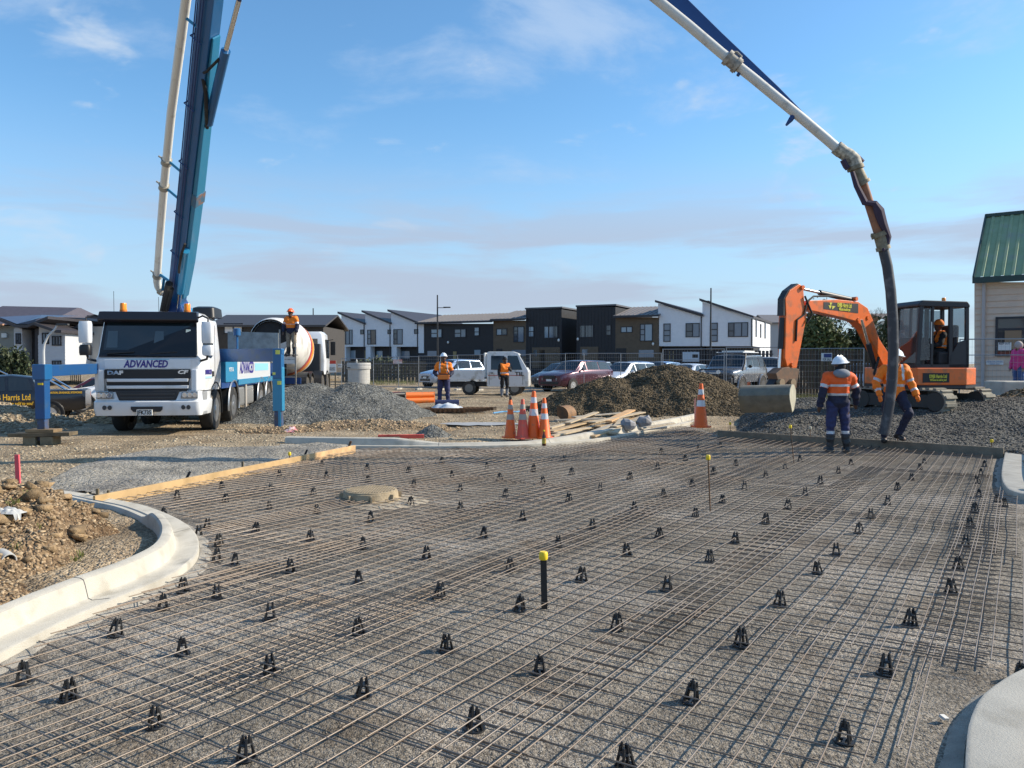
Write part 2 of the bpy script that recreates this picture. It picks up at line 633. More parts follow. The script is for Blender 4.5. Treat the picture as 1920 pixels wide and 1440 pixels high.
# ================================================================ ground
def in_poly(x, y, poly):
    x = np.asarray(x); y = np.asarray(y)
    c = np.zeros(np.broadcast(x, y).shape, bool)
    k = len(poly)
    for i in range(k):
        x0, y0 = poly[i]; x1, y1 = poly[(i + 1) % k]
        if y0 == y1: continue
        h = ((y0 > y) != (y1 > y)) & (x < (x1 - x0) * (y - y0) / (y1 - y0) + x0)
        c ^= h
    return c
def poly_dist(x, y, poly):
    d = np.full(np.broadcast(np.asarray(x), np.asarray(y)).shape, 1e9)
    k = len(poly)
    for i in range(k):
        x0, y0 = poly[i]; x1, y1 = poly[(i + 1) % k]
        dx, dy = x1 - x0, y1 - y0
        t = np.clip(((x - x0) * dx + (y - y0) * dy) / (dx * dx + dy * dy + 1e-12), 0, 1)
        d = np.minimum(d, np.hypot(x - x0 - t * dx, y - y0 - t * dy))
    return d
def P2(px, py, z=0.0):
    v = at(px, py, z)
    return (v.x, v.y)
def smooth_path(pts, step=0.12):
    """Catmull-Rom through 2-d points, resampled"""
    P = [np.array(p, float) for p in pts]
    P = [2 * P[0] - P[1]] + P + [2 * P[-1] - P[-2]]
    out = []
    for i in range(1, len(P) - 2):
        L = np.linalg.norm(P[i + 1] - P[i])
        n = max(2, int(L / step))
        for k in range(n):
            t = k / n
            a, b, c, d = P[i - 1], P[i], P[i + 1], P[i + 2]
            out.append(.5 * ((2 * b) + (-a + c) * t + (2 * a - 5 * b + 4 * c - d) * t * t + (-a + 3 * b - 3 * c + d) * t ** 3))
    out.append(P[-2])
    return out
# kerb lines: foot of the channel's outer edge, read off the picture on the level of the base
K1 = [(-2.95, 2.2), (-2.86, 3.6)] + [P2(*p) for p in ((92, 1202), (214, 1144), (305, 1104), (363, 1067), (376, 1034), (363, 1006), (330, 982), (275, 960), (214, 947), (171, 938), (120, 930), (60, 922))]
K2 = [P2(*p) for p in ((524, 843), (668, 845), (780, 846), (895, 845), (1015, 841), (1124, 831), (1190, 819), (1245, 808), (1290, 799), (1345, 786), (1420, 774))]
K3 = [P2(*p) for p in ((1899, 800), (1889, 822), (1882, 862), (1876, 900), (1882, 924), (1899, 937), (1935, 944), (2030, 948))]
K4 = [P2(*p) for p in ((2100, 1240), (1980, 1258), (1917, 1281), (1877, 1303), (1840, 1332), (1822, 1360), (1810, 1395), (1805, 1440), (1803, 1520), (1806, 1700))]
BL = [P2(205, 947), P2(667, 849)]
BR = [P2(1346, 822), P2(1882, 860)]
SLAB = ([(-2.6, 1.0)] + K1[:-2] + [BL[1]] + [p for p in K2[1:9]] + [BR[0], BR[1]] + K3[2:6] + [(9.5, 9.6), (9.5, 5.0), (4.2, 4.45)] + K4[1:8] + [(1.7, 1.0)])
def zout(x, y):
    return .03 + .003 * np.clip(y, 0, 130)
def gz(x, y):
    x = np.asarray(x, float); y = np.asarray(y, float)
    ins = in_poly(x, y, SLAB); d = poly_dist(x, y, SLAB)
    sd_ = np.where(ins, -d, d)
    t = np.clip((sd_ + .05) / .35, 0, 1); t = t * t * (3 - 2 * t)
    near = np.clip(1.4 - y / 60, .25, 1)
    dipx = np.clip((-12.0 - x) / 2.4, 0, 1); dipy = np.clip((y - 22.0) / 2.5, 0, 1) * np.clip((48 - y) / 8, 0, 1)
    dip = .68 * dipx * dipx * (3 - 2 * dipx) * dipy * dipy * (3 - 2 * dipy)
    bumps = (fbm(x, y, .55, 4, 3) * .09 + fbm(x, y, 2.6, 3, 9) * .035) * near
    flat = np.exp(-((x + 8) ** 2 / 9 + (y - 20) ** 2 / 40)) * .8
    return -.05 * (1 - t) + t * (zout(x, y) + bumps * (1 - flat)) - dip
def gzf(x, y):
    return float(gz(np.array([x]), np.array([y]))[0])
xs = np.unique(np.concatenate([np.linspace(-500, -16, 30), np.linspace(-16, 16, 260), np.linspace(16, 500, 30)]))
ys = np.unique(np.concatenate([np.linspace(-30, 1.5, 8), np.linspace(1.5, 30, 230), np.linspace(30, 60, 60), np.linspace(60, 1200, 24)]))
X, Y = np.meshgrid(xs, ys)
Z = gz(X, Y)
o = np_mesh('ground', np.stack([X, Y, Z], -1).reshape(-1, 3), grid_faces(len(xs), len(ys)), M['dirt'], smooth=True)
tag(o, kind='structure')
# loose stones on the dirt
def scatter(n, x0, x1, y0, y1, zf, keep=None, power=1.0):
    x = RNG.uniform(x0, x1, n); y = y0 + (y1 - y0) * RNG.uniform(0, 1, n) ** power
    k = np.ones(n, bool) if keep is None else keep(x, y)
    x, y = x[k], y[k]
    return np.stack([x, y, zf(x, y)], 1)
P = scatter(26000, -13, 10, 8.5, 34, gz, lambda x, y: ~in_poly(x, y, SLAB) & (fbm(x, y, .5, 3, 4) > -.12) & (abs(x) < y * .7 + .5), 1.3)
o = stones('loose_stones', P, RNG.uniform(.012, .045, len(P)) * RNG.uniform(.5, 1.2, len(P)), M['stone_tan'])
tag(o, 'loose tan stones strewn over the churned site dirt', 'stones')
# apron of packed grey gravel behind the plywood board
AP = [BL[0], BL[1], P2(640, 836), P2(520, 846), P2(420, 846), P2(330, 845), P2(240, 858), P2(150, 880), P2(100, 905), P2(70, 921), P2(120, 930), P2(171, 938)]
gx = np.linspace(-8, -2.4, 110); gy = np.linspace(8.8, 17, 150)
X, Y = np.meshgrid(gx, gy)
dd = poly_dist(X, Y, AP) + fbm(X, Y, 1.5, 3, 5) * .35
Zs = gz(X, Y) + np.where(in_poly(X, Y, AP), .022, -.05) + .0 * X
Fq = grid_faces(len(gx), len(gy))
inn = (in_poly(X, Y, AP) & (dd > .03)).ravel()
Fq = Fq[inn[Fq].all(1)]
o = np_mesh('gravel_apron', np.stack([X, Y, Zs], -1).reshape(-1, 3), Fq, M['apron'], smooth=True)
tag(o, kind='structure')

# sub-base of the slab
gx = np.linspace(-4.6, 10.5, 190); gy = np.linspace(.8, 20.5, 240)
X, Y = np.meshgrid(gx, gy)
def base_z(x, y):
    return fbm(x, y, .9, 3, 21) * .018 + fbm(x, y, 5, 2, 23) * .008
Zs = base_z(X, Y)
inn = (in_poly(X, Y, SLAB) | (poly_dist(X, Y, SLAB) < .3)).ravel()
Fq = grid_faces(len(gx), len(gy)); Fq = Fq[inn[Fq].all(1)]
o = np_mesh('slab_base', np.stack([X, Y, Zs], -1).reshape(-1, 3), Fq, M['subbase'], smooth=True)
tag(o, kind='structure')
P = scatter(42000, -4, 8, 2.0, 12, base_z, lambda x, y: in_poly(x, y, SLAB) & (abs(x) < y * .68 + .4), 1.25)
o = stones('base_chips', P, RNG.uniform(.002, .0085, len(P)), M['stone_base'])
tag(o, 'fine grey stone chips covering the slab base', 'gravel')

# ================================================================ kerbs
def kerb(name, label, path, side, hfun, chan=.22, top=.14, lip=.045, flip=1, cut=None, zb=-.06):
    """Channel and kerb swept along path (outer foot of the channel); side=+1: kerb lies to the left of travel."""
    pts = smooth_path(path, .1)
    n = len(pts)
    rings = []
    Ls = [0]
    for i in range(1, n):
        Ls.append(Ls[-1] + float(np.linalg.norm(pts[i] - pts[i - 1])))
    for i, p in enumerate(pts):
        t = pts[min(i + 1, n - 1)] - pts[max(i - 1, 0)]
        t = t / (np.linalg.norm(t) + 1e-9)
        nn = np.array([-t[1], t[0]]) * side
        h = hfun(Ls[i] / Ls[-1])
        e = .02
        prof = [(0, zb), (.012, lip), (.03, lip + .01), (chan - .03, lip - .012), (chan, lip + .0), (chan + .022, lip + .012 + h * .55),
                (chan + .035, lip + h - .012), (chan + .06, lip + h), (chan + top - .02, lip + h + .003), (chan + top, lip + h - .015), (chan + top + .03, zb)]
        rings.append([(p[0] + nn[0] * a, p[1] + nn[1] * a, b) for a, b in prof])
    b = MB(); b.loft(rings)
    o = b.build(name, M['concrete'], None, smooth=True)
    tag(o, label, 'kerb')
    # rough spill of concrete along the foot
    sp = []
    for i, p in enumerate(pts):
        t = pts[min(i + 1, n - 1)] - pts[max(i - 1, 0)]
        t = t / (np.linalg.norm(t) + 1e-9)
        nn = np.array([-t[1], t[0]]) * side
        w = .09 + .05 * float(vnoise(i * .37, 1.0, 5)) + .03 * float(vnoise(i * .9, 4.0, 6))
        sp.append([(p[0] + nn[0] * a, p[1] + nn[1] * a, c) for a, c in ((-w, -.01), (-w * .6, .010 + .006 * math.sin(i)), (-.012, .020), (.004, .022))])
    s = MB(); s.loft(sp, cap=False, closed=False)
    s.build('concrete_spill', M['concrete_rough'], o, smooth=True)
    # control joints
    j = MB()
    for k in range(1, 12):
        d = k * 2.4 + .7
        if d > Ls[-1]: break
        i = min(range(n), key=lambda q: abs(Ls[q] - d))
        r0 = rings[i]
        if i + 1 < n:
            tt = pts[min(i + 1, n - 1)] - pts[i - 1]
            tt = tt / np.linalg.norm(tt) * .004
            for q in range(2, 9):
                a, c = r0[q], r0[q + 1]
                j.add([(a[0] - tt[0], a[1] - tt[1], a[2] + .0015), (a[0] + tt[0], a[1] + tt[1], a[2] + .0015), (c[0] + tt[0], c[1] + tt[1], c[2] + .0015), (c[0] - tt[0], c[1] - tt[1], c[2] + .0015)], [(0, 1, 2, 3)])
    if j.f: j.build('joint', M['dark_grey'], o)
    return o
def ramp(a, b, lo, hi):
    return lambda s: lo if s <= a else hi if s >= b else lo + (hi - lo) * (1 - math.cos(math.pi * (s - a) / (b - a))) / 2
kerb('concrete_kerb', 'curved pale concrete kerb and channel around the dirt mound', K1, 1, ramp(.60, .66, .135, .025), chan=.20, top=.13, lip=.07)
def h2(s):
    if s < .12: return .13
    if s < .17: return .13 - .10 * (s - .12) / .05
    if s < .27: return .03
    if s < .37: return .03 + .09 * (s - .27) / .1
    return .12
kerb('concrete_kerb', 'long grey concrete kerb curving behind the slab past the cones', K2, 1, h2, chan=.24, top=.16, lip=.09)
kerb('concrete_kerb', 'white rounded kerb end at the right edge beside the back board', K3, 1, lambda s: .10, chan=.34, top=.2, lip=.10)
kerb('concrete_kerb', 'white rounded kerb corner at the bottom right', K4, 1, lambda s: .04, chan=.26, top=.2, lip=.085)

# ================================================================ formwork boards
def board(name, label, p, q, h, th, m, z0=-.01, z1=None):
    p, q = Vector((p[0], p[1], 0)), Vector((q[0], q[1], 0))
    b = MB(); zc_ = z0 + h / 2
    b.bar((p.x, p.y, zc_), (q.x, q.y, zc_), th, h)
    o = b.build(name, m, None, bevel=.004)
    return tag(o, label, 'board')
bl0, bl1 = Vector(BL[0] + (0,)), Vector(BL[1] + (0,))
off = Vector((-.02, .01, 0))
mid = bl0.lerp(bl1, .70)
board('form_board', 'long orange plywood form board from the left kerb to its joint', bl0 + off - (bl1 - bl0) * .035, mid + off, .15, .035, M['ply'])
board('form_board', 'shorter paler form board ending at the centre kerb', mid + off * 1.0 + (bl1 - bl0) * .002, bl1 + off, .152, .037, mat('ply_pale', (.56, .36, .18), .7, vary=.2, vscale=7))
br0, br1 = Vector(BR[0] + (0,)), Vector(BR[1] + (0,))
m1 = br0.lerp(br1, .45)
board('form_board', 'grey timber form board behind the slab on the left of the navy-trousered worker', br0, m1, .19, .045, M['board_grey'])
board('form_board', 'grey timber form board behind the slab running right to the white kerb', m1 + Vector((.02, .006, 0)), br1, .20, .045, M['board_grey'])

# ================================================================ reinforcing mesh
TH = R(32.5)
D1 = np.array([math.sin(TH), math.cos(TH)]); D2 = np.array([math.cos(TH), -math.sin(TH)])
SHR = SLAB
def mesh_z(x, y, lay):
    return .054 + fbm(x, y, .8, 2, 31 + 7 * lay) * .016 + .007 * lay
def clip_runs(a0, a1, fx):
    """sample points along a line; return runs that stay inside the slab"""
    n = max(2, int((a1 - a0) / .16))
    t = np.linspace(a0, a1, n)
    P_ = np.array([fx(v) for v in t])
    ok = in_poly(P_[:, 0], P_[:, 1], SHR) & (poly_dist(P_[:, 0], P_[:, 1], SHR) > .035)
    aa_ = P_ @ D1; bb_ = P_ @ D2
    ok &= ~((bb_ > .10) | ((aa_ < 4.85) & (bb_ > -.30)))
    runs, cur = [], []
    for k in range(n):
        if ok[k]: cur.append(P_[k])
        else:
            if len(cur) > 2: runs.append(np.array(cur))
            cur = []
    if len(cur) > 2: runs.append(np.array(cur))
    return runs
def wires(runs, lay, r, dz=0.0):
    b = MB()
    for rn in runs:
        step = rn[::3] if len(rn) > 4 else rn
        if not np.allclose(step[-1], rn[-1]): step = np.vstack([step, rn[-1]])
        z = mesh_z(step[:, 0], step[:, 1], lay) + dz
        jx = fbm(step[:, 0], step[:, 1], .7, 2, 77 + lay) * .010
        b.tube([(p[0] + jx[k], p[1], z[k]) for k, p in enumerate(step)], r, 5, cap=False)
    return b
PIT = .15
SW, SL = 1.56, 4.1
for bi in range(-11, 4):
    for ai in range(-1, 6):
        b0 = -1.98 + bi * SW + ((ai * 37 + bi * 11) % 5) * .008
        a0 = .8 + ai * SL - (bi % 3) * 1.15
        c_ = (a0 + SL / 2) * D1 + (b0 + SW / 2) * D2
        if c_[1] < 1.6 or c_[1] > 21 or abs(c_[0]) > c_[1] * .75 + 3.5: continue
        skew = ((ai * 13 + bi * 7) % 7 - 3) * .0022
        dz = ((ai + 2 * bi) % 3) * .006
        lr, cr = [], []
        nb = int((SW + .26) / PIT) + 1
        for k in range(nb):
            bb = b0 + k * PIT
            lr += clip_runs(a0 - .1, a0 + SL + .22, lambda a, bb=bb: D1 * a + D2 * (bb + (a - a0) * skew))
        for k in range(int((SL + .2) / PIT) + 1):
            aa = a0 + k * PIT
            cr += clip_runs(b0 - .06, b0 + SW + .3, lambda b_, aa=aa: D1 * (aa - (b_ - b0) * skew) + D2 * b_)
        if len(lr) + len(cr) < 4: continue
        t = thing('reinforcing_mesh', 'welded steel reinforcing mesh sheet on bar chairs over the slab base', 'steel mesh', (c_[0], c_[1], 0), 0, 'reinforcing mesh sheets lapped over the slab base')
        for nm, rr, ly in (('long_wires', lr, 1), ('cross_wires', cr, 0)):
            if rr:
                w = wires(rr, ly, .0039, dz).build(nm, M['steel_bar'], t, smooth='all', world=True, weld=False)
                w['kind'] = 'stuff'

# ================================================================ bar chairs
CH = [(44,1280),(129,1312),(292,1365),(461,1425),(342,1226),(216,1194),(506,1161),(672,1187),(507,1264),(680,1307),(837,1221),(890,1365),
(1157,1180),(1390,1212),(1012,1262),(1295,1315),(1173,1440),(1661,1262),(1582,1390),(1707,1172),(1912,1275),
(604,874),(612,896),(688,881),(766,887),(829,869),(848,896),(913,877),(1000,883),(938,900),(1018,907),(690,904),(776,913),(863,922),(948,930),(588,929),(770,948),(594,963),(695,977),(863,958),(980,976),(582,1014),(681,1027),(906,1007),(800,1047),(1047,1024),(673,1093),(824,1123),(957,1071),(974,1145),
(1058,865),(1072,890),(1125,919),(1181,899),(1233,880),(1285,864),(1067,942),(1245,930),(1298,911),(1338,889),(1380,872),(1189,956),(1396,916),(1436,895),(1111,993),(1354,942),(1236,1008),(1304,968),(1176,1041),(1435,981),(1378,1019),(1331,1055),(1090,1090),(1251,1109),
(1472,879),(1500,865),(1596,872),(1572,887),(1538,906),(1510,929),(1477,955),(1733,869),(1725,880),(1709,899),(1683,918),(1664,945),(1633,971),(1611,999),(1568,1040),(1533,1077),(1462,1137),(1846,875),(1839,891),(1833,907),(1835,932),(1828,961),(1820,990),(1810,1024),(1797,1067),(1783,1113),(1870,941),(1883,948),
(332,936),(416,916),(422,941),(508,920),(506,954),(524,893),(307,968),(388,989),(372,1005),(479,998),(411,1022),(406,1052),(440,1058),(545,1073),(344,1109),(406,1120),(305,1140),(1310,845),(1350,838),(1240,851)]
chair0 = thing('bar_chair', 'small black plastic bar chair holding up the reinforcing mesh', 'bar chair', (0, 0, 0), 0, 'black bar chairs under the reinforcing mesh')
b = MB(); b.lathe([(.034, 0), (.052, 0), (.054, .004), (.052, .009), (.034, .009), (.034, 0)], 18, cap=False)
b.bar((-.04, 0, .005), (.04, 0, .005), .012, .008)
b.build('base_ring', M['black_plastic'], chair0, smooth=True)
for k in range(4):
    a = math.pi / 4 + k * math.pi / 2
    b = MB(); c_, s_ = math.cos(a), math.sin(a)
    b.tube([(.042 * c_, .042 * s_, .004), (.026 * c_, .026 * s_, .07), (.02 * c_, .02 * s_, .104)], [.0085, .0075, .007], 5)
    b.build('leg', M['black_plastic'], chair0)
b = MB()
b.lathe([(.026, .066), (.030, .072), (.026, .080)], 10)
for a in (0.4, 3.5):
    b.tube([(.017 * math.cos(a), .017 * math.sin(a), .07), (.016 * math.cos(a), .016 * math.sin(a), .118)], [.010, .006], 5)
b.build('clip', M['black_plastic'], chair0)
for i, (px, py) in enumerate(CH):
    p = at(px, py, .003)
    loc = (p.x, p.y, float(base_z(np.array([p.x]), np.array([p.y]))[0]) + .002)
    rz = random.uniform(0, 6.28)
    if i == 0:
        chair0.location = loc; chair0.rotation_euler = (0, 0, rz)
    else:
        c_o = dup(chair0, loc, rz, s=random.uniform(.84, 1.0))
        c_o.rotation_euler = (random.gauss(0, .06), random.gauss(0, .06), rz)

# ================================================================ pegs and caps
def cap_mesh(b, x, y, z, r=.022, h=.045):
    b.lathe([(r * .9, 0), (r, .006), (r, h * .8), (r * .8, h)], 10, (x, y, z))
def peg(name, label, px, pyb, pyt, kind, z0=0.0, lean=0.0):
    p = at(px, pyb, z0)
    d = p.y
    h = (pyb - pyt) / F * d
    t = thing(name, label, 'peg', (p.x, p.y, z0))
    b = MB()
    if kind == 'flat':
        b.bar((0, 0, -.05), (lean, 0, h - .02), .042, .014, up=(0, 1, 0))
        for k in range(4): b.cyl((lean * k / 4, -.009, h * (.25 + .18 * k)), (lean * k / 4, -.0068, h * (.25 + .18 * k)), .004, 6)
    else:
        b.cyl((0, 0, -.05), (lean, 0, h - .02), .008, 7)
    b.build('shaft', M['rust_steel'] if kind != 'flat' else mat('peg_steel', (.03, .028, .026), .55, .3), t)
    c = MB(); r = .03 if kind == 'flat' else .026
    cap_mesh(c, lean, 0, h - .05, r, .055)
    c.build('cap', M['yellow_cap'] if kind != 'pale' else mat('cap_pale', (.55, .53, .42), .6), t, smooth=True)
    return t
peg('form_peg', 'thick black steel peg with yellow cap standing in the middle of the mesh', 1021, 1142, 1034, 'flat', lean=-.008)
peg('form_peg', 'thin steel rod with yellow cap standing in the mesh right of centre', 1332, 960, 853, 'rod', lean=-.03)
peg('form_peg', 'thin leaning rod with yellow cap just left of the navy-trousered worker', 1489, 868, 797, 'rod', lean=-.07)
peg('form_peg', 'short peg with a pale cap behind the back board', 1519, 820, 800, 'pale', z0=.15)
peg('form_peg', 'yellow-capped peg beside the far end of the kerb near the cone', 1369, 806, 792, 'rod', z0=.14)
peg('form_peg', 'yellow-capped peg by the hose end and the stepping boot', 1683, 822, 808, 'rod', z0=.22)
peg('form_peg', 'yellow-capped peg behind the board next to the white kerb', 1859, 841, 824, 'rod', z0=.16)
peg('form_peg', 'yellow-capped peg behind the plywood board on the left', 543, 863, 848, 'rod', z0=.1)
def stake(name, label, px, pyb, pyt, w, th, m, z0=.05, lean=(0, 0), cat='stake'):
    p = at(px, pyb, z0); h = (pyb - pyt) / F * p.y
    b = MB(); b.bar((p.x, p.y, z0 - .1), (p.x + lean[0], p.y + lean[1], z0 + h), w, th, up=(0, 1, 0))
    o = b.build(name, m, None, bevel=.003)
    return tag(o, label, cat)
stake('timber_stake', 'bright pink painted wooden stake at the left edge', 37, 946, 852, .045, .02, M['pink_paint'], z0=.25, lean=(-.02, 0))
stake('timber_stake', 'thin pink stake just left of the lone tall cone', 1303, 790, 747, .035, .03, mat('stake_pink', (.75, .33, .26), .7), z0=.1)
stake('form_stake', 'short dark stake behind the board at its left end', 183, 928, 916, .03, .03, M['timber_dark'], z0=.08)
stake('form_stake', 'second short dark stake behind the board near the left kerb', 199, 927, 919, .025, .03, M['timber_dark'], z0=.08, lean=(.03, 0))
stake('form_stake', 'leaning black stake behind the plywood board', 343, 897, 884, .03, .03, M['black_metal'], z0=.08, lean=(.10, 0))
stake('form_stake', 'short black stake behind the middle of the plywood board', 455, 876, 865, .03, .03, M['timber_dark'], z0=.08)
stake('form_stake', 'slanting black stake near the joint of the plywood boards', 566, 855, 843, .03, .03, M['black_metal'], z0=.1, lean=(.09, 0))
stake('form_stake', 'rusty stake at the kerb end of the pale form board', 650, 838, 827, .04, .03, M['rust_steel'], z0=.12, lean=(.08, 0))

# ================================================================ manhole
mp = at(695, 941, .0)
t = thing('manhole', 'round concrete manhole cover raised above the reinforcing mesh', 'manhole', (mp.x, mp.y, 0))
mat('manhole_con', (.36, .285, .185), .9, vary=.18, vscale=8, bump=.4, bscale=60)
b = MB(); b.lathe([(.36, -.02), (.36, .05), (.335, .06), (.325, .13), (.315, .135)], 40)
b.build('frame', M['manhole_con'], t, smooth=True)
b = MB(); b.lathe([(.312, .10), (.312, .148), (.305, .152)], 40)
cov = b.build('cover', M['manhole_con'], t, smooth=True)
b = MB()
for i in range(-9, 10):
    for j in range(-9, 10):
        x, y = i * .032, j * .032
        if x * x + y * y < .29 ** 2: b.box((x, y, .155), (.02, .02, .008))
st = b.build('tread', M['manhole_con'], cov, weld=False); st['kind'] = 'stuff'
b = MB()
for k in range(8):
    a = k * math.pi / 4 + .2
    b.box((.345 * math.cos(a), .345 * math.sin(a), .085), (.05, .02, .07), rot=(0, 0, a))
b.build('rib', M['manhole_con'], t)
ap = MB(); n = 44
rg = [[(r_ * (1 + .12 * float(vnoise(math.cos(a) * 2 + 5, math.sin(a) * 2, 3))) * math.cos(a) + (.16 if r_ > .5 else .05) * (1 if r_ > .38 else 0), r_ * (1 + .12 * float(vnoise(math.cos(a) * 2 + 5, math.sin(a) * 2, 3))) * math.sin(a) * (1 if r_ < .5 else .9), z_) for a in [2 * math.pi * j / n for j in range(n)]] for r_, z_ in ((.34, .036), (.5, .032), (.62, -.02))]
ap.loft(rg, cap=False)
ap.build('mortar_apron', mat('mortar', (.40, .345, .26), .95, vary=.15, vscale=8, bump=.6, bscale=50), t, smooth=True)

# ================================================================ piles
def heap(name, label, cat, x0, x1, y0, y1, step, hf, core, stone, n, smin, smax, chunky=False, kind=None, base_eps=.02):
    gx = np.arange(x0, x1, step); gy = np.arange(y0, y1, step)
    X, Y = np.meshgrid(gx, gy)
    H = hf(X, Y)
    Z = gz(X, Y) * (H < 1e-3) + (np.maximum(H, 0) + zout(X, Y)) * (H >= 1e-3) - base_eps * (H < 1e-3)
    Fq = grid_faces(len(gx), len(gy))
    inn = (H > -.03).ravel()
    Fq = Fq[inn[Fq].any(1)]
    used = np.unique(Fq); mp_ = np.full(X.size, -1); mp_[used] = np.arange(len(used))
    V = np.stack([X, Y, Z], -1).reshape(-1, 3)[used]
    o = np_mesh(name, V, mp_[Fq], core, smooth=True)
    tag(o, label, cat, kind=kind)
    if n:
        px = RNG.uniform(x0, x1, n); py = RNG.uniform(y0, y1, n)
        h = hf(px, py); k = h > .01
        px, py, h = px[k], py[k], h[k]
        P_ = np.stack([px, py, h + zout(px, py) + .002], 1)
        s = stones('pile_stones', P_, RNG.uniform(smin, smax, len(P_)), stone, o, chunky)
    return o
def dome(x, y, cx, cy, rx, ry, h, p=1.35, ang=0.0):
    c, s = math.cos(ang), math.sin(ang)
    u = ((x - cx) * c + (y - cy) * s) / rx; v = (-(x - cx) * s + (y - cy) * c) / ry
    r = np.sqrt(u * u + v * v)
    return h * (1 - np.minimum(r, 1.3) ** p)
def smax(a, b, k=.12):
    d = np.clip(.5 + .5 * (a - b) / k, 0, 1)
    return b * (1 - d) + a * d + k * d * (1 - d)
# grey crushed-stone heap right of the pump truck: ridge from px 500 to 690, foot to 770
def grey_h(x, y):
    a = dome(x, y, -6.1, 23.3, 2.4, 3.0, 1.0, 1.25)
    b = dome(x, y, -4.6, 23.2, 2.35, 2.7, 1.02, 1.25)
    c = dome(x, y, -7.1, 22.2, 1.3, 1.8, .42, 1.2)
    return smax(smax(a, b), c) + fbm(x, y, 1.6, 3, 41) * .14 + fbm(x, y, 7, 2, 43) * .03
heap('gravel_pile', 'grey crushed stone heap between the blue outrigger leg and the pump operator', 'gravel pile', -10.5, -1.8, 19.3, 26.5, .09, grey_h, M['pile_grey'], M['stone_grey'], 42000, .008, .024)
# brown heap in the middle
def brown_h(x, y):
    a = dome(x, y, 5.3, 26.6, 3.6, 3.6, 1.55, 1.25)
    b = dome(x, y, 3.2, 26.0, 2.8, 3.0, 1.12, 1.2)
    c = dome(x, y, 7.4, 25.3, 2.4, 2.4, .62, 1.1)
    return smax(smax(a, b), c) + fbm(x, y, 1.3, 3, 51) * .2 + fbm(x, y, 6, 2, 53) * .05
heap('gravel_pile', 'large heap of dark brown stones in front of the parked cars', 'gravel pile', -.6, 10.2, 21.8, 31, .1, brown_h, M['pile_brown'], M['stone_brown'], 75000, .010, .034, True)
# dark gravel bed on the right under the excavator
def bed_h(x, y):
    ax, ay = BR[0]; bx_, by_ = BR[1]
    nx, ny = -(by_ - ay), (bx_ - ax); L = math.hypot(nx, ny); nx, ny = nx / L, ny / L
    d = (x - ax) * nx + (y - ay) * ny
    rise = np.clip((d - .02) / 3.6, 0, 1)
    h = .07 + .40 * rise * rise * (3 - 2 * rise)
    h = h + dome(x, y, 12.2, 19.0, 3.2, 2.4, .28, 1.3).clip(0) + dome(x, y, 6.4, 17.6, 1.6, 1.2, .16, 1.3).clip(0)
    side = np.clip((x - 4.9 - .34 * np.clip(y - 17.5, 0, 30) * .9) / .8, 0, 1)
    back = np.clip((26.5 - y) / 3, 0, 1)
    h = h * side * back - .05 * (1 - side) - .05 * (1 - back)
    h = np.where(d < .03, -.1, h)
    return h + fbm(x, y, .9, 3, 61) * .14 * np.clip(d, 0, 1) * side + fbm(x, y, 5, 2, 63) * .035
o = heap('gravel_bed', 'bed of dark crushed gravel behind the board under the excavator', 'gravel', 4.4, 19, 13.2, 27, .1, bed_h, M['bed_dark'], M['stone_dark'], 52000, .012, .034)
o['kind'] = 'structure'
if 'category' in o: del o['category']
for c_ in o.children: c_['kind'] = 'stuff'
def bedz(x, y):
    return float(bed_h(np.array([x]), np.array([y]))[0] + zout(x, y))
# brown soil spill behind the excavator at right
heap('soil_pile', 'low brown soil heap behind the excavator tracks', 'soil', 11.5, 18, 19.5, 24, .1, lambda x, y: dome(x, y, 14.2, 21.6, 2.3, 1.8, .86, 1.4) + fbm(x, y, 2, 3, 71) * .12, M['soil'], M['stone_brown'], 5000, .015, .05, True)
# excavated clay mound on the left
def mound_h(x, y):
    a = dome(x, y, -4.95, 6.3, 1.38, 1.1, .42, 3.0)
    b = dome(x, y, -4.85, 7.2, 1.2, .8, .46, 2.6)
    c = dome(x, y, -4.15, 5.05, .85, .95, .20, 1.6)
    h = smax(smax(a, b, .08), c, .08)
    return h + (fbm(x, y, 2.2, 4, 81) * .16 + fbm(x, y, 9, 2, 83) * .06) * np.clip(h * 4 + .3, 0, 1)
mo = heap('dirt_mound', 'rough tan clay mound with clods behind the left kerb', 'dirt mound', -7.2, -2.6, 3.9, 9.0, .045, mound_h, M['soil'], M['stone_soil'], 15000, .004, .02, True)
cx_ = RNG.uniform(-6.2, -3.6, 260); cy_ = RNG.uniform(4.6, 8.0, 260); ch_ = mound_h(cx_, cy_); kk = ch_ > .06
stones('clods', np.stack([cx_[kk], cy_[kk], ch_[kk] + zout(cx_[kk], cy_[kk])], 1), RNG.uniform(.025, .085, int(kk.sum())), mat('clod', (.27, .185, .10), .95, island=.45, vary=.25, vscale=20, bump=1, bscale=40), mo, True)
# grass tufts on the mound
def tuft(b, x, y, z, n, h, spread):
    for _ in range(n):
        a = random.uniform(0, 6.28); l = h * random.uniform(.5, 1.1); r = spread * random.uniform(0, 1)
        p = Vector((x + r * math.cos(a) * .6, y + r * math.sin(a) * .6, z))
        t = Vector((math.cos(a) * l * .55, math.sin(a) * l * .55, l))
        s = Vector((-math.sin(a), math.cos(a), 0)) * .004
        b.add([p - s, p + s, p + t * .6 + s * .8, p + t * .6 - s * .8, p + t * Vector((1, 1, 1)).x + Vector((t.x * .3, t.y * .3, -l * .1))], [(0, 1, 2, 3), (3, 2, 4)])
b = MB()
for (px, py) in ((55, 940), (48, 944), (62, 946), (30, 952), (20, 956), (150, 968), (140, 975), (30, 985), (70, 960), (12, 965)):
    p = at(px, py, .42)
    zz = float(mound_h(np.array([p.x]), np.array([p.y]))[0]) + zout(p.x, p.y)
    tuft(b, p.x, p.y, max(zz, .1) - .01, 16, .06, .07)
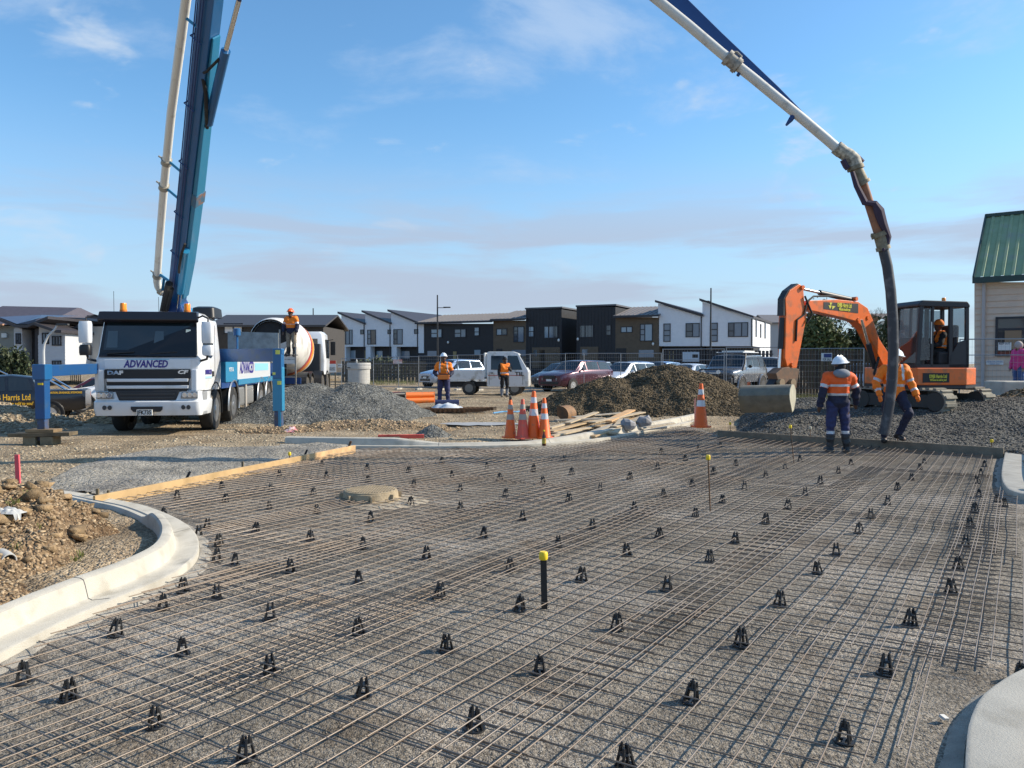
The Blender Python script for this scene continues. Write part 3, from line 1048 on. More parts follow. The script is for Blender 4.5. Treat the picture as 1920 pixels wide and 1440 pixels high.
o = b.build('grass_tufts', mat('grass', (.16, .17, .04), .8, island=.4), None, weld=False)
tag(o, 'sparse yellow-green grass tufts growing on the clay mound', 'grass', kind='stuff')
# white plastic sheet and pipe poking from the mound
p = at(8, 978, .38)
t = thing('plastic_pipe', 'broken white plastic pipe sticking out of the clay mound', 'pipe', (p.x, p.y, .38))
mat('white_plastic', (.50, .49, .46), .5, vary=.2)
b = MB(); rr = []
for x_ in (-.35, .0, .16):
    rr.append([(x_, .055 * math.cos(a), .055 * math.sin(a)) for a in [2 * math.pi * k / 16 for k in range(16)]])
for x_ in (.16, 0, -.35):
    rr.append([(x_, .047 * math.cos(a), .047 * math.sin(a)) for a in [2 * math.pi * k / 16 for k in range(16)]])
b.loft(rr, cap=False)
b.build('pipe_wall', M['white_plastic'], t, smooth=True)
t.rotation_euler = (0, R(8), R(-38)); t.location = at(2, 1040, .2)
def crumple(name, label, cat, c, rx, ry, h, m, seed, parent=None, n=14):
    gx = np.linspace(-1, 1, n); X, Y = np.meshgrid(gx, gy_ := np.linspace(-1, 1, n))
    rr_ = np.sqrt(X ** 2 + Y ** 2)
    Z = h * np.clip(1.05 - rr_ ** 2, 0, 1) * (.55 + 1.3 * np.abs(fbm(X, Y, 2.3, 3, seed))) + .01
    V = np.stack([c[0] + rx * X * (1 + .2 * fbm(X, Y, 2, 2, seed + 5)), c[1] + ry * Y * (1 + .2 * fbm(X, Y, 2, 2, seed + 9)), c[2] + Z - .05 * (rr_ > 1.15)], -1)
    Fq = grid_faces(n, n); keep = (rr_ < 1.25).ravel(); Fq = Fq[keep[Fq].all(1)]
    o = np_mesh(name, V.reshape(-1, 3), Fq, m, parent, smooth=False)
    if cat: tag(o, label, cat)
    return o
p = at(18, 968, .4)
crumple('plastic_sheet', 'crumpled white plastic sheet lying on top of the clay mound', 'plastic sheet', (p.x, p.y, .42), .13, .07, .045, M['white_plastic'], 5, n=22)

# low soil scrape in front of the grey pile
def scrape_h(x, y):
    return smax(dome(x, y, -3.4, 18.9, 2.2, .9, .20, 1.6), dome(x, y, -5.0, 18.3, 1.6, .6, .10, 1.5), .06) + fbm(x, y, 2.6, 3, 91) * .10
heap('soil_pile', 'low ridge of damp brown soil along the foot of the grey heap', 'soil', -6.8, -1.0, 17.2, 20.2, .07, scrape_h, mat('wet_soil', (.13, .085, .05), .9, col2=(.30, .21, .12), vscale=2.2, bump=2, bscale=18), M['stone_soil'], 5000, .01, .035, True)
heap('gravel_pile', 'tiny heap of grey stone behind the dropped kerb', 'gravel pile', -2.6, -.9, 16.3, 18, .05, lambda x, y: dome(x, y, -1.72, 17.1, .42, .35, .26, 1.2) + fbm(x, y, 4, 2, 95) * .04, M['pile_grey'], M['stone_grey'], 1500, .01, .025)
def left_h(x, y):
    return smax(dome(x, y, -13.6, 19.8, 2.6, 1.8, .62, 1.5), dome(x, y, -14.5, 18.6, 3.0, 2.2, .35, 1.4), .1) + fbm(x, y, 2, 3, 97) * .12
heap('soil_pile', 'tan rubble heap at the left edge below the black ute', 'soil', -17, -9.9, 16.2, 22, .09, left_h, M['dirt'], M['stone_tan'], 9000, .015, .05, True)
heap('soil_pile', 'small tan rubble heap between the outrigger leg and the truck cab', 'soil', -13, -8.6, 19.6, 24, .09, lambda x, y: dome(x, y, -10.6, 21.9, 1.5, 1.4, .55, 1.5) + fbm(x, y, 2.4, 3, 99) * .12, mat('tan_soil', (.36, .26, .14), .9, col2=(.22, .16, .09), vscale=3, bump=2, bscale=20), M['stone_soil'], 5000, .015, .05, True)

# ================================================================ cones
def cone(label, px, py, hpx, m, dirty=False, z=None, group=None, lean=0.0):
    z0 = .12 if z is None else z
    p = at(px, py, z0)
    h = hpx / F * p.y
    t = thing('traffic_cone', label, 'traffic cone', (p.x, p.y, z0), random.uniform(0, 1), group)
    t.rotation_euler = (0, lean, random.uniform(0, .6))
    b = MB(); w = h * .40
    b.prism([(w * .5 * c - w * .12 * 0, w * .5 * s) for c, s in ((-1, -.6), (-.6, -1), (.6, -1), (1, -.6), (1, .6), (.6, 1), (-.6, 1), (-1, .6))], 0, h * .035, 'z')
    b.build('base', m, t)
    def rad(u): return h * (.155 * (1 - u) + .038 * u)
    b = MB(); b.lathe([(rad(0) * 1.12, h * .03), (rad(.02), h * .06), (rad(.96), h * .97), (rad(.98) * .8, h)], 20)
    bd = b.build('cone_body', m, t, smooth=True)
    for a, c in ((.48, .62), (.75, .87)):
        s = MB(); s.lathe([(rad(a) + .004, h * a), (rad(c) + .004, h * c)], 20, cap=False)
        s.build('reflective_band', M['reflect_dirty'] if dirty else M['reflect'], t, smooth=True)
    return t
cone1 = cone('faded cone with a black top, leftmost of the four by the bottle', 957, 821, 72, M['cone_orange'], True)
cap_c = cone('short faded red cone, second from left of the four', 980, 822, 74, M['cone_red'], True)
cone('tallest bright orange cone of the four beside the timber', 1000, 821, 88, M['cone_orange'], lean=.01)
cone('orange cone directly behind the brown bottle', 1021, 822, 76, M['cone_orange'], lean=-.01)
lone = cone('lone tall orange cone on the kerb in front of the brown heap', 1314, 801, 82, M['cone_orange'], z=.17)
b = MB(); h_ = 72 / F * at(957, 821, .12).y
b.lathe([(.02, 0), (.03, .02), (.026, .09), (.012, .11)], 10, (0, 0, h_ - .02))
b.build('tip_cap', M['black_plastic'], cone1, smooth=True)
for lab, px, py, h in (('small far cone beside the silver four-wheel drive', 1404, 726, 22), ('small far cone just right of the excavator arm', 1475, 718, 16),
                       ('small far cone left of the white sign post', 1497, 722, 20), ('taller far cone behind the navy worker’s hood', 1521, 719, 25), ('far cone nearest the navy worker’s hood', 1530, 722, 18)):
    cone(lab.replace('’', "'"), px, py, h, M['cone_orange'], z=.30)

# ================================================================ bottle
p = at(1020, 836, .11)
t = thing('bottle', 'small brown glass bottle with yellow label standing on the kerb channel', 'bottle', (p.x, p.y, .11))
hb = 30 / F * p.y
b = MB(); b.lathe([(.10 * hb, 0), (.13 * hb, .03 * hb), (.13 * hb, .58 * hb), (.05 * hb, .76 * hb), (.045 * hb, .92 * hb)], 14)
b.build('glass', mat('brown_glass', (.07, .018, .006), .15), t, smooth=True)
b = MB(); b.lathe([(.134 * hb, .16 * hb), (.134 * hb, .5 * hb)], 14, cap=False)
b.build('paper_label', mat('label_paper', (.25, .12, .04), .6, col2=(.75, .62, .08), vscale=22), t, smooth=True)
b = MB(); b.lathe([(.058 * hb, .91 * hb), (.058 * hb, hb)], 12)
b.build('cap', M['yellow_cap'], t, smooth=True)

# ================================================================ loose timber
def plank(label, p0, p1, z0, z1, w, th, m, name='timber_plank'):
    a = at(p0[0], p0[1], z0); c = at(p1[0], p1[1], z1)
    b = MB(); b.bar(a, c, w * 1.35, th)
    return tag(b.build(name, m, None, bevel=.004), label, 'plank', 'loose planks heaped behind the kerb')
tp = M['timber_pale']; tp2 = mat('timber_tan', (.42, .30, .17), .8, vary=.2, vscale=6); tp3 = mat('timber_orange', (.60, .36, .17), .75, vary=.15, vscale=6); tp4 = mat('timber_grey', (.36, .32, .26), .85, vary=.2, vscale=6)
for args in (('pale plank at the bottom front of the timber heap', (1034, 818), (1135, 795), .13, .15, .10, .04, tp), ('tan plank second from the front of the heap', (1032, 809), (1130, 784), .16, .2, .12, .035, tp2),
             ('narrow pale plank along the left of the heap', (1030, 803), (1108, 781), .2, .24, .09, .04, tp), ('pale plank sticking up to the left above the heap', (1064, 793), (1118, 773), .25, .36, .12, .03, tp),
             ('grey plank lying across the middle of the heap', (1042, 788), (1132, 785), .27, .28, .10, .04, tp4), ('broad orange plank on top of the heap', (1139, 790), (1184, 769), .28, .42, .16, .035, tp3),
             ('long pale plank on the upper right of the heap', (1110, 792), (1205, 773), .28, .38, .14, .03, tp), ('short thick plank slanting down the front right', (1148, 812), (1170, 786), .15, .3, .17, .035, tp),
             ('dark edged plank under the slanting one', (1098, 815), (1152, 795), .14, .2, .10, .04, tp4), ('tan plank under the upper right corner', (1120, 800), (1196, 783), .18, .26, .13, .03, tp2),
             ('pale offcut at the right end of the heap', (1182, 792), (1208, 780), .22, .34, .15, .03, tp), ('pale plank across the lower left of the heap', (1040, 812), (1104, 802), .15, .16, .11, .03, tp), ('grey plank along the back of the heap', (1075, 782), (1168, 774), .26, .3, .12, .03, tp4), ('tan offcut leaning on the front of the heap', (1110, 818), (1146, 806), .13, .19, .12, .03, tp2), ('pale plank lying on the right of the heap', (1150, 800), (1200, 788), .24, .28, .12, .03, tp), ('grey rail lying along the kerb right of the heap', (1200, 803), (1262, 793), .17, .18, .06, .04, tp4)):
    plank(*args)
# wrapped blocks and rocks right of the timber
for i, (px, py, s, lab) in enumerate(((1178, 806, .26, 'grey lump of broken concrete at the right of the timber'), (1207, 801, .28, 'plastic wrapped grey lump at the far right of the timber'))):
    p = at(px, py, .14)
    b = MB(); b.ell((0, 0, s * .5), (s * .75, s * .6, s * .55), 9, 6)
    for k, v in enumerate(b.v):
        f_ = 1 + .35 * float(vnoise(v[0] * 9 + i * 3, v[1] * 9 + v[2] * 7, 8)); b.v[k] = (v[0] * f_ + p.x, v[1] * f_ + p.y, v[2] * f_ + .12)
    tag(b.build('rock', mat('wrap_grey', (.22, .22, .23), .55, vary=.25, vscale=9), None), lab, 'rock')
# rusty steel scoop by the brown heap
p = at(1057, 788, .12)
t = thing('steel_scoop', 'rusty curved steel bucket lying against the brown heap', 'steel bucket', (p.x, p.y, .06), R(-28))
b = MB(); prof = [(.26 * math.cos(a), .22 + .24 * math.sin(a)) for a in [R(d) for d in range(-60, 110, 15)]]
b.prism(prof + [(x * .93 - .01, z * .95 + .01) for x, z in reversed(prof)], -.26, .26, 'y')
b.build('shell', mat('scoop_rust', (.30, .16, .07), .75, col2=(.14, .08, .04), vscale=7), t, smooth=True)
for y_ in (-.28, .26):
    b = MB(); b.prism(prof + [(-.08, .22)], y_, y_ + .02, 'y'); b.build('cheek_plate', M['rust_steel'], t)

# ================================================================ orange and dark pipes
def pipe_at(label, pxa, pxb, y, z, D, r, m):
    a = atY(pxa, y, D); c = atY(pxb, y, D + .6)
    b = MB(); n = 14
    rg = [[(a.x, a.y + rr * math.cos(t_), z + rr * math.sin(t_)) for t_ in [2 * math.pi * k / n for k in range(n)]] for rr in (r * .88, r)] + \
         [[(c.x, c.y + rr * math.cos(t_), z + rr * math.sin(t_)) for t_ in [2 * math.pi * k / n for k in range(n)]] for rr in (r, r * .88)]
    rg.append(rg[0]); b.loft(rg, cap=False)
    return tag(b.build('drain_pipe', m, None, smooth=True), label, 'pipe', 'drain pipes on the ground')
po = mat('pipe_orange', (.75, .17, .02), .45, dirt=((.4, .15, .06), .3, 5))
gD = zout(0, 30)
for i, (dz, dy) in enumerate(((0, 0), (0, .23), (.20, .1), (.2, .33))):
    pipe_at(('lower front', 'lower rear', 'upper front', 'upper rear')[i] + ' orange drain pipe of the stack left of the operator', 762, 815, 735, gD + .11 + dz, 30 + dy, .11, po)
for i, (dz, dy) in enumerate(((0, 0), (.2, .1))):
    pipe_at(('lower', 'upper')[i] + ' black drain pipe left of the orange pipes', 722, 760, 735, gD + .11 + dz, 30.2 + dy, .11, M['black_plastic'])
def slab_box(name, label, cat, px, py, z, size, rz, m, rot=None):
    p = at(px, py, z)
    b = MB(); b.box((p.x, p.y, z + size[2] / 2), size, rot=rot or (0, 0, rz))
    return tag(b.build(name, m, None, bevel=.006), label, cat)
rp_ = mat('red_timber', (.62, .09, .06), .7, vary=.2)
slab_box('painted_block', 'short red painted block at the foot of the grey heap', 'block', 744, 741, gD, (.42, .2, .16), .2, rp_)
slab_box('painted_rail', 'red painted rail lying behind the dropped kerb', 'rail', 752, 822, .10, (.95, .08, .08), R(8), rp_)
slab_box('timber_rail', 'dark timber lying beside the red rail', 'rail', 722, 824, .10, (.6, .07, .05), R(14), M['timber_dark'])
p = at(547, 810, .1)
crumple('plastic_wrapper', 'crumpled red and white plastic wrapper beside the outrigger foot', 'wrapper', (p.x, p.y, .1), .22, .16, .10, mat('red_wrap', (.65, .06, .06), .5, col2=(.75, .70, .70), vscale=6), 15)
p = at(838, 771, .12)
crumple('plastic_bag', 'clear crumpled plastic bag with a dark roll in front of the operator', 'plastic bag', (p.x, p.y, .16), .62, .42, .22, mat('clear_wrap', (.52, .56, .60), .2, col2=(.80, .82, .84), vscale=9), 25, n=20)
b = MB(); b.cyl((p.x - .38, p.y, .40), (p.x + .38, p.y + .12, .40), .09, 14)
tag(b.build('fabric_roll', mat('navy_roll', (.02, .03, .09), .6), None, smooth=True), 'dark navy roll lying in the plastic bag', 'roll')
# spare mesh under the bag
t0 = at(845, 772, .12)
t = thing('rebar_stack', 'stack of rusty spare reinforcing mesh under the plastic bag', 'steel mesh', (t0.x, t0.y, .12))
b = MB()
for k in range(5):
    for i in range(14):
        x = -1.0 + i * .15
        b.tube([(x - .35, -.55 + k * .02, .02 + k * .022), (x + .35, .55 + k * .02, .03 + k * .022)], .007, 5)
s = b.build('cross_wires', M['rust_steel'], t, weld=False); s['kind'] = 'stuff'
b = MB()
for k in range(5):
    for i in range(6): b.tube([(-1.2 + i * .1, -.5 + i * .2, .03 + k * .022), (.95 + i * .1, -.5 + i * .2, .03 + k * .022)], .007, 5)
s = b.build('long_wires', M['rust_steel'], t, weld=False); s['kind'] = 'stuff'
# puddle-pale cement slurry and blue strap
p = at(905, 796, .1)
b = MB(); n = 30
b.add([(p.x + (1.0 + .3 * float(vnoise(k * .8, 2, 4))) * math.cos(2 * math.pi * k / n), p.y + (.55 + .3 * float(vnoise(k * .9, 5, 4))) * math.sin(2 * math.pi * k / n), gzf(p.x, p.y) + .045) for k in range(n)], [tuple(range(n))])
tag(b.build('slurry_puddle', mat('slurry', (.36, .34, .31), .45), None), 'pale grey slurry puddle left of the cones', 'puddle')
b = MB(); a = at(925, 777, .1); c = at(985, 773, .1)
b.tube([a + Vector((0, 0, .04)), a.lerp(c, .3) + Vector((0, .1, .06)), a.lerp(c, .7) + Vector((0, -.1, .04)), c + Vector((0, 0, .05))], .025, 6)
tag(b.build('blue_strap', mat('strap_blue', (.04, .25, .5), .6), None), 'light blue strap lying behind the cones', 'strap')
# concrete riser barrel
p = at(673, 722, .16)
t = thing('concrete_riser', 'pale grey concrete pipe riser standing behind the grey heap', 'concrete pipe', (p.x, p.y, .16))
k = 41 / F * p.y
b = MB(); b.lathe([(k * .46, 0), (k * .5, .02), (k * .5, k * .72), (k * .54, k * .74), (k * .54, k * .98), (k * .52, k * 1.02), (k * .42, k * 1.02), (k * .42, .1)], 32)
b.build('pipe_wall', mat('riser_con', (.44, .43, .40), .85, vary=.08, vscale=3), t, smooth=True)
b = MB(); b.bar((-k * .46, -k * .30, k * .8), (-k * .3, -k * .47, k * .8), .03, .08)
b.build('lifting_slot', M['dark_grey'], t)
b = MB(); b.lathe([(.05, 0), (.06, .02), (.05, .16), (.03, .2), (.02, .3)], 10, (p.x - .15, p.y, .16 + k * 1.02))
tag(b.build('spray_bottle', M['white_plastic'], None, smooth=True), 'white spray bottle standing on the concrete riser', 'bottle')
# litter on the slab
b = MB(); p = at(1770, 1347, .02); b.box((p.x, p.y, .025), (.035, .03, .012), rot=(.3, .2, .5))
tag(b.build('paper_scrap', M['white_plastic'], None), 'tiny white scrap on the gravel near the bottom right kerb', 'scrap')

# ================================================================ vehicle helpers
def rrect(w, y0, y1, z, rf, rb=None, n=4):
    """rounded rectangle ring in plan: half width w, from y0 (front) to y1 (back)"""
    rb = rf if rb is None else rb
    out = []
    for cx, cy, r, a0 in ((-w + rf, y0 + rf, rf, 180), (w - rf, y0 + rf, rf, 270), (w - rb, y1 - rb, rb, 0), (-w + rb, y1 - rb, rb, 90)):
        for k in range(n + 1):
            a = R(a0 + 90 * k / n)
            out.append((cx + r * math.cos(a), cy + r * math.sin(a), z))
    return out
def wheel(parent, x, y, r, w, side, rim=None, tyre=None, dish=.03, spokes=0, rimr=.60, name='wheel'):
    """side=+1: outer face towards +x"""
    b = MB()
    prof = [(r * rimr, -w / 2), (r * .93, -w / 2), (r, -w * .36), (r, w * .36), (r * .93, w / 2), (r * rimr, w / 2)]
    b.lathe(prof, 28, (x, y, r), 'x', cap=False)
    t = b.build(name, tyre or M['rubber'], parent, smooth=True)
    b = MB(); s = side; e = w / 2 * s
    b.lathe([(r * rimr, e * 1.0), (r * rimr * .94, e * 1.0), (r * rimr * .86, e - s * dish), (r * .22, e - s * dish * .6), (r * .2, e + s * .01), (r * .08, e + s * .015)], 24, (x, y, r), 'x')
    b.build('rim', rim or M['alu'], t, smooth=True)
    b = MB()
    if spokes:
        for k in range(spokes):
            a = 2 * math.pi * (k + .5) / spokes
            b.box((x + e - s * dish * .5, y + r * rimr * .62 * math.cos(a), r + r * rimr * .62 * math.sin(a)), (.012, r * rimr * .3, r * rimr * .26), rot=(a, 0, 0))
    else:
        for k in range(10):
            a = 2 * math.pi * k / 10
            b.cyl((x + e - s * dish * .9, y + r * .42 * math.cos(a), r + r * .42 * math.sin(a)), (x + e - s * dish * .45, y + r * .42 * math.cos(a), r + r * .42 * math.sin(a)), r * .06, 8)
    b.build('rim_holes', M['black_metal'], t)
    b = MB(); b.lathe([(r * rimr, -w / 2 * s * .6), (.01, -w / 2 * s * .6)], 20, (x, y, r), 'x')
    b.build('brake_drum', M['black_metal'], t)
    return t
BLUE = mat('boom_blue', (.011, .105, .27), .38, coat=.25, dirt=((.02, .09, .22), .3, 3))
BLUE2 = mat('boom_blue_pale_sunlit', (.02, .21, .38), .4, coat=.25)  # lighter blue; sunlit brightness of boom flank and right leg is coloured in
BLUED = mat('boom_blue_dark', (.008, .045, .17), .45)
WH = mat('truck_white', (.72, .74, .76), .25, coat=.5, dirt=((.62, .62, .60), .2, 2))
PIPE = mat('pipe_cream', (.78, .76, .68), .4, dirt=((.6, .56, .46), .15, 5))

# ================================================================ concrete pump truck
TA = R(7.6)
tz = .06
fc = Vector((-8.0, 17.35, tz))
pt = thing('concrete_pump_truck', 'white concrete pump truck with raised blue placing boom and blue outriggers', 'pump truck', tuple(fc), TA)
pt.scale = (.91, 1, 1)
XF[pt.name] = XF[pt.name] @ Matrix.Diagonal((.91, 1, 1, 1))
TM = XF[pt.name]
def tl(x, y, z): return TM @ Vector((x, y, z))
# cab shell
b = MB()
b.loft([rrect(1.20, .10, 1.95, .98, .10, .05), rrect(1.22, .02, 1.95, 1.25, .12, .05), rrect(1.22, .0, 1.95, 1.70, .13, .05), rrect(1.20, .06, 1.95, 1.78, .13, .05),
        rrect(1.13, .26, 1.93, 2.56, .16, .06), rrect(1.10, .32, 1.9, 2.68, .18, .08), rrect(1.0, .45, 1.8, 2.76, .18, .1)])
cab = b.build('cab', WH, pt, smooth=True)
# wind screen with black surround
def on_front(x, z, o=0.0):
    """point on the sloping cab front at height z"""
    k = (z - 1.78) / (2.56 - 1.78)
    y = .06 + .20 * k if z > 1.78 else .0
    return (x, y - o, z)
b = MB(); pw = [(-1.12, 1.745), (1.12, 1.745), (1.13, 1.80), (1.06, 2.62), (-1.06, 2.62), (-1.13, 1.80)]
b.add([on_front(x, z, .012) for x, z in pw] + [on_front(x, z, -.06) for x, z in pw], [tuple(range(6))] + [(i, (i + 1) % 6, 6 + (i + 1) % 6, 6 + i) for i in range(6)])
b.build('windscreen_surround', mat('gloss_black', (.01, .01, .012), .2), pt)
b = MB(); pw = [(-1.04, 1.90), (1.04, 1.90), (1.0, 2.52), (-1.0, 2.52)]
b.add([on_front(x, z, .02) for x, z in pw], [(0, 1, 2, 3)])
ws = b.build('windscreen', mat('glass_cab', (.012, .022, .03), .04, spec=.8), pt)
b = MB(); b.add([on_front(x, z, .026) for x, z in ((.84, 2.04), (.96, 2.04), (.945, 2.36), (.835, 2.36))], [(0, 1, 2, 3)])
b.build('permit_stickers', mat('sticker', (.45, .62, .55), .5, col2=(.6, .66, .62), vscale=14), ws)
for x0 in (-.95, .05):
    b = MB(); b.bar(on_front(x0, 1.82, .04), on_front(x0 + .62, 1.855, .05), .025, .02); b.build('wiper', M['black_metal'], pt)
# seats seen through: pale side window seen through the glass
for x0, x1 in ((-.98, -.72), (.1, .34)):
    b = MB(); b.add([on_front(x, z, .024) for x, z in ((x0, 1.95), (x1, 1.95), (x1 - .02, 2.32), (x0 + .02, 2.32))], [(0, 1, 2, 3)])
    b.build('far_window', mat('glass_pale', (.045, .07, .085), .05, spec=.9), ws)
# visor
b = MB(); b.loft([[(-1.16, .10, 2.50), (-1.16, .02, 2.56), (-1.12, .05, 2.74), (-1.12, .28, 2.76)], [(1.16, .10, 2.50), (1.16, .02, 2.56), (1.12, .05, 2.74), (1.12, .28, 2.76)]], closed=True)
b.build('sun_visor', mat('visor', (.012, .010, .014), .25), pt, bevel=.02)
# black grille panel with white bars
b = MB(); b.prism([(-.98, 1.27), (.98, 1.27), (.98, 1.47), (-.98, 1.47)], -.03, .05); b.prism([(-.90, .98), (.90, .98), (.96, 1.27), (-.96, 1.27)], -.025, .05)
b.build('grille', mat('grille_black', (.012, .012, .014), .4), pt)
for z in (1.235, 1.085):
    b = MB(); b.prism([(-.93, z - .035), (.93, z - .035), (.94, z + .035), (-.94, z + .035)], -.05, .03); b.build('grille_bar', WH, pt, bevel=.012)
b = MB(); b.prism([(-.62, .70), (.62, .70), (.74, 1.01), (-.74, 1.01)], -.06, .08)
g = b.build('lower_grille', mat('grille_mesh', (.03, .03, .033), .6), pt, bevel=.02)
for z in (.77, .85, .93):
    b = MB(); b.bx(-.62, .62, -.075, -.055, z - .015, z + .015); b.build('grille_slat', M['dark_grey'], g)
b = MB(); b.prism([(-.98, 1.48), (.98, 1.48), (1.0, 1.70), (-1.0, 1.70)], -.02, .05)
b.build('front_panel', WH, pt, bevel=.012)
# corner deflectors
for s in (-1, 1):
    b = MB(); b.loft([[(s * 1.0, -.02, z), (s * 1.12, -.03, z), (s * 1.24, .06, z), (s * 1.25, .3, z), (s * 1.0, .3, z)] for z in (1.0, 1.47)])
    b.build('corner_deflector', WH, pt, bevel=.02)
# bumper
b = MB()
b.loft([rrect(1.22, -.04, .9, .46, .10, .04), rrect(1.25, -.10, .9, .60, .14, .04), rrect(1.25, -.10, .95, .76, .14, .04), rrect(1.22, -.05, .95, .80, .12, .04), rrect(1.21, -.02, .95, 1.0, .12, .04)])
bp = b.build('bumper', WH, pt, smooth=True)
b = MB(); b.prism([(-.36, .60), (-.30, .545), (.30, .545), (.36, .60), (.36, .66), (-.36, .66)], -.13, -.06)
b.build('bumper_slot', M['black_metal'], bp)
for s in (-1, 1):
    b = MB(); b.prism([(s * .76, .83), (s * 1.16, .83), (s * 1.16, .99), (s * .80, .99)], -.075, .0)
    hl = b.build('headlight', mat('lamp_glass', (.30, .32, .33), .08, .5), pt, bevel=.012)
    b = MB()
    for k in range(3): b.lathe([(.062, -.083), (.055, -.085), (.03, -.072)], 16, (s * (.86 + .12 * k), 0, .91), 'y')
    b.build('lamp_lens', M['chrome'], hl, smooth=True)
    for k in range(2):
        b = MB(); b.lathe([(.05, -.14), (.045, -.145), (.02, -.13)], 14, (s * (.84 + .12 * k), .02, .64), 'y')
        b.build('fog_lamp', M['dark_grey'], pt, smooth=True)
b = MB(); b.bx(-.18 - .04, .18 - .04, -.165, -.135, .47, .595)
pl = b.build('number_plate', M['plate_white'], pt, bevel=.004)
text('plate_text', 'JFK735', .13, M['ink'], pl, (-.04, -.168, .532), width=.33, bold=.003)
NAVY = mat('navy_letter', (.035, .025, .22), .4)
text('door_letters', 'ADVANCED', .22, NAVY, pt, (-.04, -.024, 1.585), shear=.2, width=1.02, bold=.007)
b = MB(); b.bx(-.5, .5, -.026, -.02, 1.685, 1.697); b.build('letter_line', mat('cyan_line', (.10, .45, .62), .4), pt)
text('maker_letters', 'DAF', .115, M['chrome'], pt, (-.74, -.034, 1.395), width=.36, bold=.006)
text('model_letters', 'CF', .11, M['chrome'], pt, (.80, -.034, 1.41), width=.25, bold=.005, shear=.2)
# side: door, window, handle, lettering, wheel arch
b = MB(); b.prism([(.30, 1.80), (.95, 1.72), (1.15, 1.80), (1.15, 2.55), (.45, 2.55)], 1.135, 1.222, 'x')
b.build('side_window', mat('glass_side', (.02, .03, .04), .05, spec=.8), pt)
b = MB(); b.bx(1.222, 1.228, .18, 1.30, .98, 1.0); b.bx(1.222, 1.228, 1.29, 1.305, 1.0, 2.5); b.build('door_seam', M['dark_grey'], pt)
b = MB(); b.bx(1.22, 1.245, 1.02, 1.14, 1.30, 1.42); b.build('door_handle', M['black_metal'], pt)
text('side_letters', 'ADVANCED', .15, NAVY, pt, (1.228, .66, 1.40), rot=(R(90), 0, R(90)), shear=.2, width=.62, bold=.004)
b = MB(); b.bx(1.222, 1.230, .34, .98, 1.26, 1.31); b.build('side_strip', mat('pale_blue', (.35, .55, .68), .4), pt)
b = MB(); b.bx(1.10, 1.235, .14, .52, .46, .98); b.build('cab_step', mat('step_grey', (.26, .27, .28), .5), pt, bevel=.02)
# mirrors
for s in (-1, 1):
    xm = s * 1.40
    b = MB(); b.tube([(s * 1.05, .25, 2.60), (s * 1.25, .10, 2.66), (xm, .02, 2.60), (xm, .0, 2.50)], .022, 8); b.build('mirror_arm', M['black_metal'], pt, smooth=True)
    b = MB(); b.tube([(s * 1.20, .08, 1.66), (s * 1.36, .02, 1.70), (xm, .0, 1.85)], .028, 8); b.build('mirror_arm', M['black_metal'], pt, smooth=True)
    b = MB(); b.loft([rrect(.125, -.12, .10, 2.05, .06), rrect(.135, -.13, .10, 2.1, .06), rrect(.135, -.13, .10, 2.44, .06), rrect(.12, -.11, .09, 2.52, .06)])
    for k, v in enumerate(b.v): b.v[k] = (v[0] + xm, v[1], v[2])
    b.build('mirror_housing', WH, pt, smooth=True)
    b = MB(); b.loft([rrect(.12, -.11, .08, 1.78, .06), rrect(.13, -.12, .08, 1.84, .06), rrect(.13, -.12, .08, 1.96, .06), rrect(.11, -.1, .08, 2.01, .06)])
    for k, v in enumerate(b.v): b.v[k] = (v[0] + xm, v[1], v[2])
    b.build('wide_mirror', WH if s > 0 else M['black_plastic'], pt, smooth=True)
# beacons, antennas
for x in (-.70, .80):
    b = MB(); b.lathe([(.085, 2.76), (.085, 2.80)], 16, (x, .42, 0)); bb = b.build('beacon', mat('amber_base', (.55, .16, .01), .5), pt)
    b = MB(); b.lathe([(.078, 2.80), (.075, 2.93), (.066, 2.95)], 16, (x, .42, 0)); b.build('beacon_lens', mat('amber_lens', (.95, .27, .01), .2), bb, smooth=True)
for x_, z_ in ((-.95, 3.22), (.10, 3.1)):
    b = MB(); b.cyl((x_, .5, 2.74), (x_, .5, z_), .006, 5); b.build('antenna', M['black_metal'], pt)
b = MB(); b.loft([rrect(.3, 1.2, 2.1, 2.7, .1), rrect(.28, 1.25, 2.1, 2.92, .12), rrect(.2, 1.4, 2.0, 2.96, .1)])
for k, v in enumerate(b.v): b.v[k] = (v[0] + .95, v[1], v[2])
b.build('air_intake', M['black_plastic'], pt, smooth=True)
# chassis
b = MB(); b.bx(-.5, .5, .6, 10.2, .62, .92); b.bx(-1.1, 1.1, .3, 1.9, .55, .75); b.build('chassis', M['black_metal'], pt)
ax = [1.40, 3.34, 7.30, 8.70]
for i, y in enumerate(ax):
    for s in (-1, 1):
        wheel(pt, s * 1.06, y, .50, .32, s, M['alu'] if s > 0 else M['black_metal'], M['rubber'], dish=.05 if i < 2 else .12, rimr=.58)
